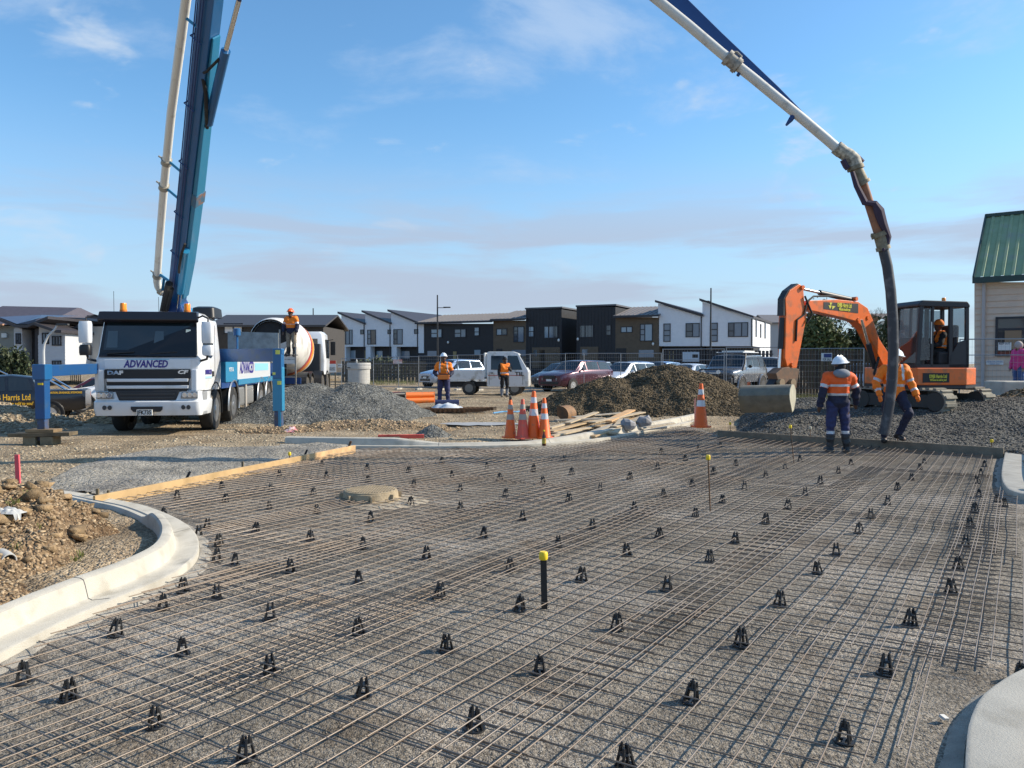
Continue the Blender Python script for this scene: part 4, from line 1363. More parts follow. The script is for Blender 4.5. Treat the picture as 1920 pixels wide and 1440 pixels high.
# mudguards
for i, y in enumerate(ax):
    for s in (-1, 1):
        if s < 0 and i > 1: continue
        b = MB(); rg = []
        for d in range(-12, 193, 17):
            a = R(d); r0 = .62
            rg.append([(s * .86, y + r0 * math.cos(a), .52 + r0 * math.sin(a)), (s * 1.22, y + r0 * math.cos(a), .52 + r0 * math.sin(a)), (s * 1.22, y + (r0 + .03) * math.cos(a), .52 + (r0 + .03) * math.sin(a)), (s * .86, y + (r0 + .03) * math.cos(a), .52 + (r0 + .03) * math.sin(a))])
        b.loft(rg)
        mg = b.build('mudguard', M['black_plastic'], pt)
        if i > 0 and s > 0:
            b = MB(); b.tube([(s * 1.222, y + .636 * math.cos(R(d)), .52 + .636 * math.sin(R(d))) for d in range(-12, 193, 12)], .03, 6)
            b.build('guard_edge', M['alu'], mg, smooth=True)
b = MB(); b.bx(.75, 1.18, 4.25, 6.3, .42, .95); b.build('fuel_tank', mat('tank_grey', (.30, .30, .29), .45, .5), pt, bevel=.06)
b = MB(); b.bx(1.18, 1.22, 4.9, 5.1, .30, 1.0); b.build('reflector_strip', M['reflect_dirty'], pt)
# deck with blue boxes and lettering on the right side
b = MB(); b.bx(-1.2, 1.2, 2.05, 10.3, .98, 1.12); b.build('deck', BLUED, pt)
b = MB(); b.bx(.80, 1.24, 2.4, 3.75, 1.12, 1.72); b.build('side_locker', BLUE2, pt, bevel=.02)
text('locker_letters', 'KCP-36', .15, M['plate_white'], pt, (1.244, 3.0, 1.44), rot=(R(90), 0, R(90)), width=.5)
b = MB(); b.bx(1.12, 1.22, 3.85, 9.0, 1.14, 1.74)
sp = b.build('side_panel', mat('panel_grey', (.52, .54, .55), .4), pt, bevel=.01)
b = MB(); b.bx(1.10, 1.245, 3.85, 9.3, 1.02, 1.17); b.build('side_rail', BLUE2, pt)
text('panel_letters', 'ADVANCED', .46, NAVY, sp, (1.224, 5.1, 1.47), rot=(R(90), 0, R(90)), shear=.2, width=2.0, bold=.012)
b = MB(); b.bx(1.221, 1.226, 6.3, 8.6, 1.38, 1.60); b.build('panel_blue_strip', mat('sky_strip', (.25, .55, .75), .4), sp)
# pedestal, turret
b = MB(); b.bx(-.6, .6, 2.1, 3.6, 1.1, 1.95); b.lathe([(.55, 1.95), (.55, 2.4), (.42, 2.45), (.42, 2.7)], 24, (-.05, 2.85, 0)); b.build('pedestal', BLUED, pt, smooth=True)
# hopper splash panel at the back (pale steel sheet)
b = MB(); b.prism([(-.3, 1.9), (1.5, 1.75), (1.5, 2.62), (-.3, 2.66)], 9.1, 9.16); b.build('splash_panel', mat('worn_sheet', (.30, .31, .30), .6, .2, vary=.22, vscale=5, bump=.3, bscale=12), pt)
b = MB(); b.loft([rrect(1.0, 9.0, 10.3, 1.0, .1), rrect(1.15, 8.9, 10.6, 1.6, .15)]); b.build('hopper', BLUED, pt)
b = MB(); b.box((1.22, 9.9, .62), (.12, .5, .7)); b.box((1.05, 10.2, 1.0), (.5, .2, .5)); b.build('rear_outrigger', BLUED, pt)
b = MB(); b.lathe([(.12, 0), (.12, .2), (.08, .22)], 14, (.55, 6.8, 2.45)); b.cyl((.55, 6.8, 1.1), (.55, 6.8, 2.46), .04, 8); b.build('water_tank', BLUE, pt, smooth=True)

# ---- outriggers
def w_build(b, name, m, parent, **kw):
    return b.build(name, m, parent, world=True, **kw)
# left front: leg standing forward and left of the cab
lf = atY(81, 812, 15.3); lf.z = 0
bt = tl(-1.0, 2.4, 1.52)
topL = Vector((lf.x, lf.y, 1.52))
b = MB(); b.bar(bt, topL, .24, .22)
OUT = mat('outrigger_blue', (.010, .07, .21), .4, dirt=((.03, .08, .16), .3, 4))
oL = w_build(b, 'outrigger_arm', OUT, pt, bevel=.012)
b = MB(); b.box((topL.x, topL.y, 1.50), (.25, .25, .30)); w_build(b, 'arm_head', BLUE, oL, bevel=.015)
b = MB(); b.box((topL.x, topL.y, 1.02), (.19, .19, .86)); w_build(b, 'leg_sleeve', OUT, oL, bevel=.012)
b = MB(); b.box((topL.x, topL.y, .42), (.145, .145, .50)); w_build(b, 'leg_ram', mat('ram_brown', (.08, .065, .05), .6, col2=(.03, .08, .2), vscale=6), oL)
b = MB(); b.box((topL.x + .02, topL.y - .1, 1.27), (.10, .012, .04)); w_build(b, 'warning_sticker', M['yellow_cap'], oL)
# packing under it
zz = gzf(lf.x, lf.y)
pk = thing('timber_packing', 'dark timber cribbing under the left outrigger leg', 'timber packing', (lf.x, lf.y, zz))
b = MB(); b.box((0, 0, .20), (1.15, .34, .07), rot=(0, R(-1), R(3))); b.build('bearer', M['timber_dark'], pk, bevel=.006)
b = MB(); b.box((0, .02, .27), (.55, .30, .06)); b.build('top_block', mat('packing_tan', (.22, .15, .08), .85, vary=.3), pk, bevel=.006)
for x in (-.19, .14):
    b = MB(); b.box((x, 0, .08), (.24, .3, .16)); b.build('block', mat('packing_block', (.20, .17, .11), .9, vary=.3), pk, bevel=.01)
# right front
rf = atY(523, 803, 18.9); gR = gzf(rf.x, rf.y)
topR = Vector((rf.x, rf.y, 1.86)); bR = tl(1.0, 2.35, 1.80)
b = MB(); b.bar(bR, topR, .22, .32)
oR = w_build(b, 'outrigger_arm', OUT, pt, bevel=.012)
b = MB(); b.box((topR.x, topR.y, 1.66), (.21, .25, .72)); b.box((topR.x + .06, topR.y, 1.94), (.12, .2, .12)); w_build(b, 'arm_head', BLUE, oR, bevel=.015)
b = MB(); b.box((topR.x, topR.y, 1.05), (.23, .22, 1.05)); w_build(b, 'leg_sleeve', BLUE2, oR, bevel=.012)  # sun on this leg is painted in as a lighter blue
b = MB(); b.box((topR.x, topR.y, .30), (.17, .17, .62)); w_build(b, 'leg_ram', M['ram_brown'], oR)
b = MB(); b.box((topR.x + .045, topR.y - .095, .30), (.06, .03, .6)); w_build(b, 'ram_stripe', BLUE2, oR)
b = MB(); b.lathe([(.14, 0), (.14, .04)], 16, (rf.x, rf.y, gR + .005)); w_build(b, 'foot_plate', M['black_metal'], oR)
b = MB(); b.box((topR.x + .02, topR.y - .13, 1.93), (.10, .012, .10)); b.box((topR.x - .07, topR.y - .12, 1.42), (.07, .012, .06)); b.box((topR.x + .05, topR.y - .12, 1.20), (.09, .012, .09)); w_build(b, 'warning_sticker', mat('sticker_yg', (.55, .60, .12), .5), oR)

# ---- boom, first section
B0 = tl(-.05, 2.85, 2.95)                  # foot pivot
B0 = atY(335, 575, 20.2)
B1 = atY(408, -70, 13.2)
ax1 = (B1 - B0).normalized()
sx = ax1.cross(Vector((0, 1, 0))).normalized()     # roughly camera-right
if sx.x < 0: sx = -sx
sy = ax1.cross(sx).normalized()
if sy.y > 0: sy = -sy                      # towards the camera
L1 = (B1 - B0).length
def bp_(t, u, v): return B0 + ax1 * (L1 * t) + sx * u + sy * v
def boxsec(b, ts, u0, u1, v0, v1):
    rg = []
    for t, a, c, d, e in zip(ts, u0, u1, v0, v1):
        rg.append([bp_(t, a, d), bp_(t, c, d), bp_(t, c, e), bp_(t, a, e)])
    b.loft(rg)
b = MB(); boxsec(b, [.02, .15, .45, .75, 1.0], [-.22, -.22, -.20, -.18, -.17], [.10, .12, .12, .12, .12], [-.14, -.16, -.15, -.13, -.12], [.14, .17, .17, .16, .15])
s1 = w_build(b, 'boom_section', BLUE, pt, bevel=.015)
b = MB(); boxsec(b, [.06, .2, .45, .6, .75, .86], [.125, .125, .125, .125, .125, .125], [.18, .22, .23, .21, .19, .16], [-.1, -.13, -.13, -.12, -.11, -.1], [.10, .14, .14, .13, .12, .1])
w_build(b, 'boom_flank', BLUE2, s1, bevel=.012)  # sunward side of the boom, its sunlit brightness put into the colour
b = MB(); boxsec(b, [.415, .45], [.12, .12], [.245, .245], [-.14, -.14], [.15, .15]); w_build(b, 'rusty_bracket', mat('rust_patch', (.06, .15, .24), .6, dirt=((.35, .14, .04), .5, 9)), s1)
# side lines (hydraulic tubes)
b = MB()
for k, (u, v) in enumerate(((-.245, .12), (-.255, .06), (-.245, .0), (-.1, .195), (-.05, .195))):
    b.tube([bp_(t, u, v) for t in (.10, .2, .4, .6, .8, 1.0)], .012, 6)
for t in (.22, .36, .52, .68, .84): b.cyl(bp_(t, -.265, -.02), bp_(t, -.265, .16), .014, 6); b.cyl(bp_(t, -.27, .16), bp_(t, .0, .205), .012, 6)
w_build(b, 'hydraulic_lines', BLUED, s1, smooth=True)
# delivery pipe beside it
def off_pipe(t, u, v): return bp_(t, u, v)
pp = [bp_(t, u, .05) for t, u in ((.075, -.66), (.2, -.665), (.4, -.66), (.62, -.62), (.82, -.53), (1.0, -.46))]
b = MB(); b.tube(pp, .085, 16); w_build(b, 'delivery_pipe', PIPE, s1, smooth=True)
b = MB(); el = [bp_(.075, -.66, .05), bp_(.05, -.655, .05), bp_(.03, -.62, .04), bp_(.018, -.55, .03), bp_(.014, -.46, .0), bp_(.014, -.28, -.05)]
b.tube(el, .09, 16); w_build(b, 'pipe_elbow', PIPE, s1, smooth=True)
for t, u in ((.40, -.66), (.48, -.645), (.075, -.66)):
    b = MB(); c0 = bp_(t, u, .05); b.tube([c0 - ax1 * .06, c0 - ax1 * .02, c0 + ax1 * .02, c0 + ax1 * .06], [.115, .105, .105, .115], 16)
    b.cyl(c0 + sx * -.08, c0 + sx * -.2, .02, 8)
    w_build(b, 'pipe_clamp', mat('clamp', (.40, .37, .30), .6, .3), s1, smooth=True)
b = MB(); c0 = bp_(.02, -.52, .03); b.tube([c0 - sx * .05, c0 + sx * .05], .115, 14)
w_build(b, 'pipe_clamp', M['clamp'], s1, smooth=True)
for t in (.40, .485, .86):
    b = MB(); b.bar(bp_(t, -.58, .05), bp_(t, -.12, .1), .05, .05); w_build(b, 'pipe_bracket', BLUE2, s1)
b = MB(); b.bar(bp_(.085, -.58, .05), bp_(.085, -.18, .05), .07, .06); b.bar(bp_(.085, -.46, .05), bp_(.03, -.48, .05), .06, .05); w_build(b, 'pipe_bracket', BLUE2, s1)
# lift cylinder in front right
b = MB(); b.tube([bp_(.10, .16, .22), bp_(.27, .20, .24)], .085, 14); cy = w_build(b, 'lift_cylinder', BLUE2, s1, smooth=True)
b = MB(); b.tube([bp_(-.02, .17, .25), bp_(.10, .16, .22)], .048, 12); w_build(b, 'cylinder_rod', M['chrome'], cy, smooth=True)
b = MB(); b.tube([bp_(.30, .2, .3), bp_(.26, .16, .34), bp_(.22, .2, .42), bp_(.2, .2, .4)], .03, 8); w_build(b, 'hose', M['rubber'], s1, smooth=True)
b = MB(); b.tube([bp_(.12, -.1, .32), bp_(.06, -.12, .36), bp_(.0, -.16, .36), bp_(-.02, -.22, .3)], .09, 8)
b.tube([bp_(.11, .0, .33), bp_(.05, -.02, .38), bp_(-.01, -.1, .36)], .05, 8)
w_build(b, 'hose_bundle', M['rubber'], s1, smooth=True)
# upper cylinder at the knee
b = MB(); b.tube([bp_(.66, .24, .05), bp_(.85, .40, .05)], .085, 14); cy = w_build(b, 'fold_cylinder', BLUE, s1, smooth=True)
b = MB(); b.tube([bp_(.85, .40, .05), bp_(.965, .52, .05)], .045, 12); w_build(b, 'cylinder_rod', M['chrome'], cy, smooth=True)
b = MB(); b.tube([bp_(.78, .08, .15), bp_(.79, .16, .19), bp_(.83, .34, .12)], .025, 8); b.tube([bp_(.765, .08, .15), bp_(.74, .2, .19), bp_(.69, .25, .17), bp_(.65, .24, .08)], .035, 8); w_build(b, 'cylinder_hose', M['rubber'], s1, smooth=True)
b = MB(); b.loft([[bp_(.955, -.36, v), bp_(.985, .56, v), bp_(1.02, .60, v), bp_(1.06, .2, v), bp_(1.06, -.3, v)] for v in (-.2, .2)]); w_build(b, 'knee_bracket', BLUED, s1)
b = MB(); b.loft([[bp_(.945, -.42, .1), bp_(.93, -.2, .1), bp_(1.01, -.2, .1), bp_(1.03, -.38, .1)], [bp_(.945, -.42, .3), bp_(.93, -.2, .3), bp_(1.01, -.2, .3), bp_(1.03, -.38, .3)]]); w_build(b, 'valve_box', BLUED, s1)
# turret head
b = MB(); q0 = B0 - ax1 * .02
b.loft([[q0 + Vector((x_, y_, -.62)) for x_, y_ in ((-.42, -.4), (.55, -.4), (.55, .4), (-.42, .4))], [q0 + Vector((x_, y_, -.30)) for x_, y_ in ((-.36, -.36), (.34, -.36), (.34, .36), (-.36, .36))], [q0 + Vector((x_, y_, .30)) for x_, y_ in ((-.26, -.3), (.05, -.3), (.05, .3), (-.26, .3))]])
w_build(b, 'turret', BLUED, pt, bevel=.03)
b = MB(); b.loft([[q0 + Vector((x_, y_, z_)) for x_, z_ in ((.05, -.35), (.62, -.55), (.62, -.42), (.34, -.05), (.14, .05))] for y_ in (-.2, .2)]); w_build(b, 'turret_lug', BLUE2, pt, bevel=.02)
b = MB(); b.box(q0 + Vector((-.22, -.42, -.28)), (.16, .05, .22)); w_build(b, 'turret_tag', M['plate_white'], pt)
# ---- sections out of frame and the tip section
B2 = Vector((-1.2, 10.5, 17.5)); B3 = atY(1170, -90, 14.2)
for i, (p_, q_, w_) in enumerate(((B1, B2, .40), (B2, B3, .32))):
    b = MB(); d_ = (q_ - p_).normalized()
    b.bar(p_ - d_ * .2, q_ + d_ * .2, w_, w_ * 1.1, up=(0, 1, 0)); sN = w_build(b, 'boom_section', BLUE, pt, bevel=.015)
    b = MB(); o_ = Vector((-.3, -.2, .2)); b.tube([p_ + o_, q_ + o_], .085, 12); w_build(b, 'delivery_pipe', PIPE, sN, smooth=True)
TY = 14.5
def tp_(px, py, dy=0): return atY(px, py, TY + dy)
# tapered tip arm: upper/lower edges read off the picture
up_ = [(1205, -95), (1256, -36), (1291, 0), (1353, 61), (1393, 99), (1460, 163), (1502, 206), (1545, 249), (1577, 283)]
lo_ = [(1150, -80), (1205, -28), (1248, 8), (1312, 64), (1362, 106), (1432, 164), (1482, 206), (1530, 249), (1572, 287)]
b = MB(); rg = []
for (a, c) in zip(up_, lo_):
    rg.append([tp_(*a, -.02), tp_(*c, -.02), tp_(*c, .2), tp_(*a, .2)])
b.loft(rg); s4 = w_build(b, 'boom_section', BLUED, pt, bevel=.008)
pl_ = [(1130, -82), (1190, -35), (1234, 1), (1292, 48), (1352, 99), (1414, 148), (1460, 186), (1505, 223), (1550, 261), (1575, 283)]
b = MB(); b.tube([tp_(x, y, -.14) for x, y in pl_], .088, 16); w_build(b, 'delivery_pipe', mat('pipe_white', (.62, .61, .56), .45, dirt=((.36, .34, .30), .25, 4)), s4, smooth=True)
b = MB(); a, c = tp_(1368, 111, -.14), tp_(1386, 126, -.14)
b.tube([a, c], .125, 14); b.tube([tp_(1362, 106, -.14), tp_(1368, 111, -.14)], .145, 14); b.tube([tp_(1378, 120, -.14), tp_(1384, 125, -.14)], .145, 14)
b.tube([tp_(1372, 98, -.2), tp_(1382, 98, -.2), tp_(1390, 106, -.2), tp_(1386, 112, -.2)], .025, 8)
w_build(b, 'pipe_clamp', mat('clamp_dirty', (.45, .42, .36), .7, .2, col2=(.2, .18, .15), vscale=14), s4, smooth=True)
b = MB(); b.tube([tp_(1388, 134, -.14), tp_(1383, 142, -.14)], .03, 7); w_build(b, 'hanger', BLUED, s4)
b = MB(); b.tube([tp_(1488, 216, -.14), tp_(1482, 225, -.14), tp_(1474, 235, -.14)], [.05, .045, .02], 7); w_build(b, 'hanger', BLUED, s4)
SPL = mat('splattered', (.55, .52, .42), .7, col2=(.13, .12, .10), vscale=16)
b = MB(); b.tube([tp_(1568, 276, -.14), tp_(1578, 284, -.14)], .125, 14); b.tube([tp_(1576, 283, -.14), tp_(1590, 291, -.14), tp_(1600, 300, -.14), tp_(1604, 312, -.14)], [.115, .125, .13, .125], 16)
w_build(b, 'tip_elbow', SPL, s4, smooth=True)
b = MB(); b.tube([tp_(1603, 311, -.14), tp_(1605, 318, -.14)], .15, 14); b.tube([tp_(1605, 317, -.14), tp_(1617, 343, -.14)], .115, 14); b.tube([tp_(1616, 341, -.14), tp_(1619, 346, -.14)], .14, 14)
w_build(b, 'tip_coupling', mat('coupling', (.16, .13, .08), .7, .3, col2=(.3, .27, .2), vscale=12), s4, smooth=True)
b = MB(); b.tube([tp_(1618, 345, -.14), tp_(1634, 395, -.14), tp_(1649, 440, -.14)], [.085, .085, .09], 14); w_build(b, 'reducer_pipe', mat('reducer_rust', (.33, .14, .07), .7, col2=(.22, .10, .06), vscale=8), s4, smooth=True)
b = MB(); b.tube([tp_(1647, 436, -.14), tp_(1650, 444, -.14)], .14, 12); b.tube([tp_(1650, 443, -.14), tp_(1656, 466, -.14)], .105, 12); b.tube([tp_(1655, 462, -.14), tp_(1657, 469, -.14)], .125, 12); b.box(tp_(1640, 441, -.14), (.12, .06, .06))
w_build(b, 'hose_coupling', M['coupling'], s4, smooth=True)
b = MB(); b.tube([tp_(1598, 322, -.28), tp_(1606, 348, -.28), tp_(1622, 380, -.26), tp_(1640, 382, -.3), tp_(1648, 395, -.28), tp_(1655, 420, -.24), tp_(1666, 445, -.2), tp_(1663, 466, -.2), tp_(1656, 468, -.26)], [.04, .05, .06, .06, .09, .08, .05, .03, .03], 6)
b.tube([tp_(1580, 300, -.2), tp_(1586, 312, -.2), tp_(1590, 316, -.2)], .05, 6); b.tube([tp_(1605, 290, 0), tp_(1618, 304, 0)], .04, 6)
w_build(b, 'safety_strap', mat('strap_purple', (.045, .032, .06), .8), s4)
hs = [(1655, 462, 14.36), (1664, 500, 14.36), (1670, 545, 14.36), (1674, 600, 14.36), (1675, 660, 14.38), (1673, 710, 14.4), (1668, 755, 14.4), (1661, 795, 14.4), (1656, 815, 14.4)]
b = MB(); b.tube([atY(*h) for h in hs], .09, 16); w_build(b, 'end_hose', mat('hose_rubber', (.035, .037, .045), .5, dirt=((.12, .12, .125), .35, 7)), s4, smooth=True)

# ================================================================ mixer truck behind the pump
mx = atY(512, 680, 29.8)
mt = thing('mixer_truck', 'white concrete mixer truck backed up behind the pump truck', 'mixer truck', (mx.x, mx.y, zout(0, 30) + .02), R(187))
# local: faces -y (its cab is away from the camera), rear at y = 0 .. cab at y = -8
b = MB(); b.bx(-.45, .45, -8.4, .6, .6, .95); b.build('chassis', M['black_metal'], mt)
drum_w = mat('drum_white', (.70, .69, .66), .4, dirt=((.45, .43, .38), .3, 2))
c0, c1 = Vector((.0, .35, 2.42)), Vector((0, -5.6, 1.9))
dx_ = (c1 - c0).normalized()
prof = [(.66, -.1), (.84, .25), (1.0, 1.4), (1.12, 2.6), (1.12, 3.6), (.95, 4.9), (.7, 5.6)]
def drumring(r, d, n=36):
    u = Vector((1, 0, 0)); w = dx_.cross(u)
    return [tuple(c0 + dx_ * d + (u * math.cos(2 * math.pi * k / n) + w * math.sin(2 * math.pi * k / n)) * r) for k in range(n)]
b = MB(); b.loft([drumring(r, d) for r, d in prof], cap=False)
dr = b.build('drum', drum_w, mt, smooth=True)
b = MB(); b.loft([drumring(.72, -.2), drumring(.72, .05), drumring(.64, .05), drumring(.64, -.2)], cap=False); b.loft([drumring(.64, -.1), drumring(.7, .9), drumring(.2, 1.2)])
b.build('drum_mouth', mat('drum_inside', (.03, .028, .026), .9), dr, smooth=True)
for nm, r0, d0, d1, col in (('red_stripe', 1.212, 2.6, 3.0, (.50, .05, .06)), ('orange_stripe', 1.205, 3.0, 3.45, (.80, .30, .02))):
    b = MB(); n_ = 36
    def rs(d): return float(np.interp(d, [p_[1] for p_ in prof], [p_[0] for p_ in prof])) + .012
    b.loft([drumring(rs(d), d) for d in np.linspace(d0, d1, 4)], cap=False)
    b.build(nm, mat(nm, col, .4), dr, smooth=True)
# rear pedestal, chute, hopper
b = MB(); b.loft([[(-.75, .45, 2.35), (.1, .45, 2.05), (.1, .95, 2.05), (-.75, .95, 2.35)], [(-.45, .5, 1.75), (.1, .5, 1.75), (.1, .85, 1.75), (-.45, .85, 1.75)]]); b.build('feed_hopper', drum_w, mt)
b = MB(); b.loft([[(-.55, .3, 2.1), (-.1, .7, 2.25), (.35, .3, 2.1)], [(-.40, 1.3, 1.55), (.05, 1.7, 1.7), (.45, 1.3, 1.55)], [(-.38, 1.3, 1.50), (.05, 1.68, 1.64), (.43, 1.3, 1.50)], [(-.52, .3, 2.05), (-.1, .68, 2.2), (.32, .3, 2.05)]]); b.build('chute', drum_w, mt)
b = MB()
for x in (-.5, .5): b.bar((x, .35, .9), (x, .35, 2.4), .12, .12)
b.build('drum_stand', M['black_metal'], mt)
# ladder platform
b = MB()
for x in (-.98, -.42): b.bar((x, 1.02, .55), (x, 1.02, 2.75), .05, .05, up=(0, 1, 0))
ld = b.build('ladder', mat('ladder_grey', (.35, .33, .30), .7, dirt=((.25, .2, .12), .4, 4)), mt)
b = MB()
for k in range(4): b.bar((-.98, 1.02, .7 + .32 * k), (-.42, 1.02, .7 + .32 * k), .04, .03)
b.build('rung', M['ladder_grey'], ld)
b = MB(); b.bx(-1.0, -.4, .6, 1.1, 1.80, 1.84); b.build('platform', M['dark_grey'], mt)
b = MB(); b.bx(-.95, -.45, 1.0, 1.04, 1.5, 1.78); b.build('kick_plate', drum_w, mt)
# cab
b = MB(); b.loft([rrect(1.18, -8.5, -6.7, 1.0, .1), rrect(1.2, -8.6, -6.7, 1.6, .1), rrect(1.12, -8.4, -6.72, 2.85, .14), rrect(1.0, -8.2, -6.8, 2.98, .14)]); mc = b.build('cab', WH, mt, smooth=True)
b = MB(); b.bx(-.85, .85, -6.70, -6.68, 1.55, 2.65); b.build('rear_window_panel', M['glass_dark'], mc)
b = MB(); b.prism([(-8.2, 1.75), (-7.1, 1.75), (-7.1, 2.62), (-8.05, 2.62)], -1.21, -1.13, 'x'); b.build('side_window', M['glass_dark'], mc)
b = MB(); b.bx(-1.5, -1.28, -8.3, -8.15, 1.9, 2.55); b.tube([(-1.1, -8.2, 2.6), (-1.4, -8.22, 2.65)], .02, 6); b.build('mirror', M['black_plastic'], mc, bevel=.03)
b = MB(); b.bx(-1.0, -.1, -6.66, -6.2, 1.0, 2.4); b.build('air_stack', M['dark_grey'], mt)
for i, y in enumerate((-7.4, -5.5, -1.9, -.55)):
    for s in (-1, 1):
        wheel(mt, s * 1.05, y, .5, .34, s, M['dark_grey'], M['dusty_rubber'])
        b = MB(); b.loft([[(s * .85, y + .62 * math.cos(R(d)), .52 + .62 * math.sin(R(d))), (s * 1.22, y + .62 * math.cos(R(d)), .52 + .62 * math.sin(R(d))), (s * 1.22, y + .66 * math.cos(R(d)), .52 + .66 * math.sin(R(d))), (s * .85, y + .66 * math.cos(R(d)), .52 + .66 * math.sin(R(d)))] for d in range(0, 181, 15)]); b.build('mudguard', M['black_plastic'], mt)
b = MB(); b.bx(-1.1, 1.1, .5, .62, .75, .98); b.build('rear_beam', BLUED, mt)

# ================================================================ cars
def lerp(a, b, t): return a + (b - a) * t
def car(name, label, cat, loc, rot, st, paint, roof=None, wheels=(.75, 3.3), wr=.31, ww=.2, winds=(), screen=None, rear=None, plate=None, rim=None, lamps=True, flare=0.0, grille=None, lampz=None, group='cars parked behind the fence', clad=None, tail=True):
    """st: stations (y, zbottom, zbelt, ztop, half width at belt, half width at roof); faces -y"""
    t = thing(name, label, cat, loc, rot, group)
    rings = []
    for (y, zb, zm, zt, wb, wt) in st:
        h = [(wb * .90, zb), (wb * .985, zb + .10), (wb, lerp(zb, zm, .55)), (wb * .985, zm - .05), (wb * .955, zm), (lerp(wb * .955, wt, .5), lerp(zm, zt, .5)), (wt, zt - .05 * min(1, (zt - zm) * 4)), (wt * .86, zt - .004), (wt * .4, zt + .012)]
        rings.append([(-x, y, z) for x, z in reversed(h)] + [(x, y, z) for x, z in h])
    # keep a consistent ring: closed through the floor
    b = MB(); b.loft(rings)
    body = b.build('body', paint, t, smooth=True)
    ysr = [s[0] for s in st]
    def sec(y, k):
        return float(np.interp(y, ysr, [s[k] for s in st]))
    def side_pt(y, f, s, o=.008):
        zm, zt, wb, wt = sec(y, 2), sec(y, 3), sec(y, 4) * .955, sec(y, 5)
        return (s * (lerp(wb, wt, f) + o), y, lerp(zm, zt, f))
    for s in (-1, 1):
        for (ya, yb, yc, yd, f0, f1) in winds:       # bottom ya..yb, top yc..yd
            n = 4
            lo_ = [side_pt(lerp(ya, yb, k / n), f0, s) for k in range(n + 1)]
            hi_ = [side_pt(lerp(yc, yd, k / n), f1, s) for k in range(n + 1)]
            b = MB(); b.add(lo_ + hi_, [(k, k + 1, n + 2 + k, n + 1 + k) for k in range(n)])
            b.build('side_window', M['glass_dark'], t)
    def panel(nm, ya, yb, f=.93, o=.012, m=None, w0=.93, w1=.93):
        za, zb = sec(ya, 3), sec(yb, 3)
        wa, wb_ = sec(ya, 5) * w0, sec(yb, 5) * w1
        n = 5
        vs = []
        for k in range(n + 1):
            y = lerp(ya, yb, k / n); z = sec(y, 3); w = lerp(wa, wb_, k / n)
            for j in range(5):
                x = -w + 2 * w * j / 4
                zz = z + .014 - .05 * abs(x / max(sec(y, 5), .01)) ** 4
                vs.append((x, y - o, zz + o * .6))
        fs = [(k * 5 + j, k * 5 + j + 1, (k + 1) * 5 + j + 1, (k + 1) * 5 + j) for k in range(n) for j in range(4)]
        b = MB(); b.add(vs, fs); return b.build(nm, m or M['glass_dark'], t, smooth=True)
    if screen: panel('windscreen', *screen)
    if rear: panel('rear_window', *rear, o=-.012)
    for i, y in enumerate(wheels):
        for s in (-1, 1):
            wx = s * (sec(y, 4) - ww / 2 + .01 + flare)
            b = MB(); b.lathe([(wr * 1.17, s * (ww / 2 - .02)), (wr * 1.17, s * (ww / 2 - .004)), (.05, s * (ww / 2 - .004))], 24, (wx, y, wr * 1.03), 'x')
            b.build('wheel_arch', M['black_metal'], t)
            wheel(t, wx + s * .012, y, wr, ww, s, rim or M['alu'], M['rubber'], dish=.02, spokes=5, rimr=.66)
            if flare:
                b = MB(); b.tube([(wx + s * ww * .42, y + wr * 1.2 * math.cos(R(d)), wr + wr * 1.2 * math.sin(R(d))) for d in range(-10, 191, 20)], .05, 6)
                b.build('fender_flare', clad or M['black_plastic'], t, smooth=True)
    y0 = st[0][0]; zb0, zm0, w0 = st[0][1], st[0][2], st[0][4]
    lz = lampz or lerp(zb0, zm0, .72)
    w1 = sec(y0 + .12, 4)
    if lamps:
        for s in (-1, 1):
            b = MB(); b.loft([[(s * w1 * .52, y0 - .02, lz - .07), (s * w1 * .52, y0 - .02, lz + .06), (s * w1 * .56, y0 + .05, lz + .07)], [(s * w1 * .86, y0 + .06, lz - .06), (s * w1 * .86, y0 + .06, lz + .09), (s * w1 * .86, y0 + .2, lz + .1)], [(s * w1 * .99, y0 + .3, lz - .02), (s * w1 * .99, y0 + .3, lz + .10), (s * w1 * .97, y0 + .34, lz + .1)]])
            b.build('headlight', M['lamp_glass'], t, smooth=True)
    if tail:
        yN = st[-1][0]; wN = sec(yN - .1, 4)
        for s in (-1, 1):
            b = MB(); b.bx(s * wN * .74, s * (wN * .92), yN - .12, yN + .0, st[-1][2] - .28, st[-1][2] - .05); b.build('tail_lamp', mat('tail_red', (.4, .02, .02), .3), t, bevel=.02)
    gz_ = grille or (lz - .1, lz + .05)
    b = MB(); b.bx(-w1 * .46, w1 * .46, y0 - .03, y0 + .05, gz_[0], gz_[1]); b.build('grille', M['black_plastic'], t, bevel=.01)
    b = MB(); b.bx(-w1 * .7, w1 * .7, y0 - .025, y0 + .05, zb0 + .06, zb0 + .2); b.build('air_intake', M['black_plastic'], t, bevel=.02)
    b = MB(); b.bx(-.18, .18, y0 - .045, y0 - .02, zb0 + .22, zb0 + .33); pl_2 = b.build('number_plate', M['plate_white'], t)
    for s in (-1, 1):
        ym = (screen[0] if screen else 1.2) + .35
        b = MB(); b.ell((s * (sec(ym, 4) + .09), ym, sec(ym, 2) + .10), (.10, .06, .075), 10, 6); b.build('door_mirror', M['black_plastic'] if random.random() < .5 else paint, t, smooth=True)
    return t
def paint(name, c, metal=.3):
    return mat('paint_' + name, c, .25, metal, coat=.7)
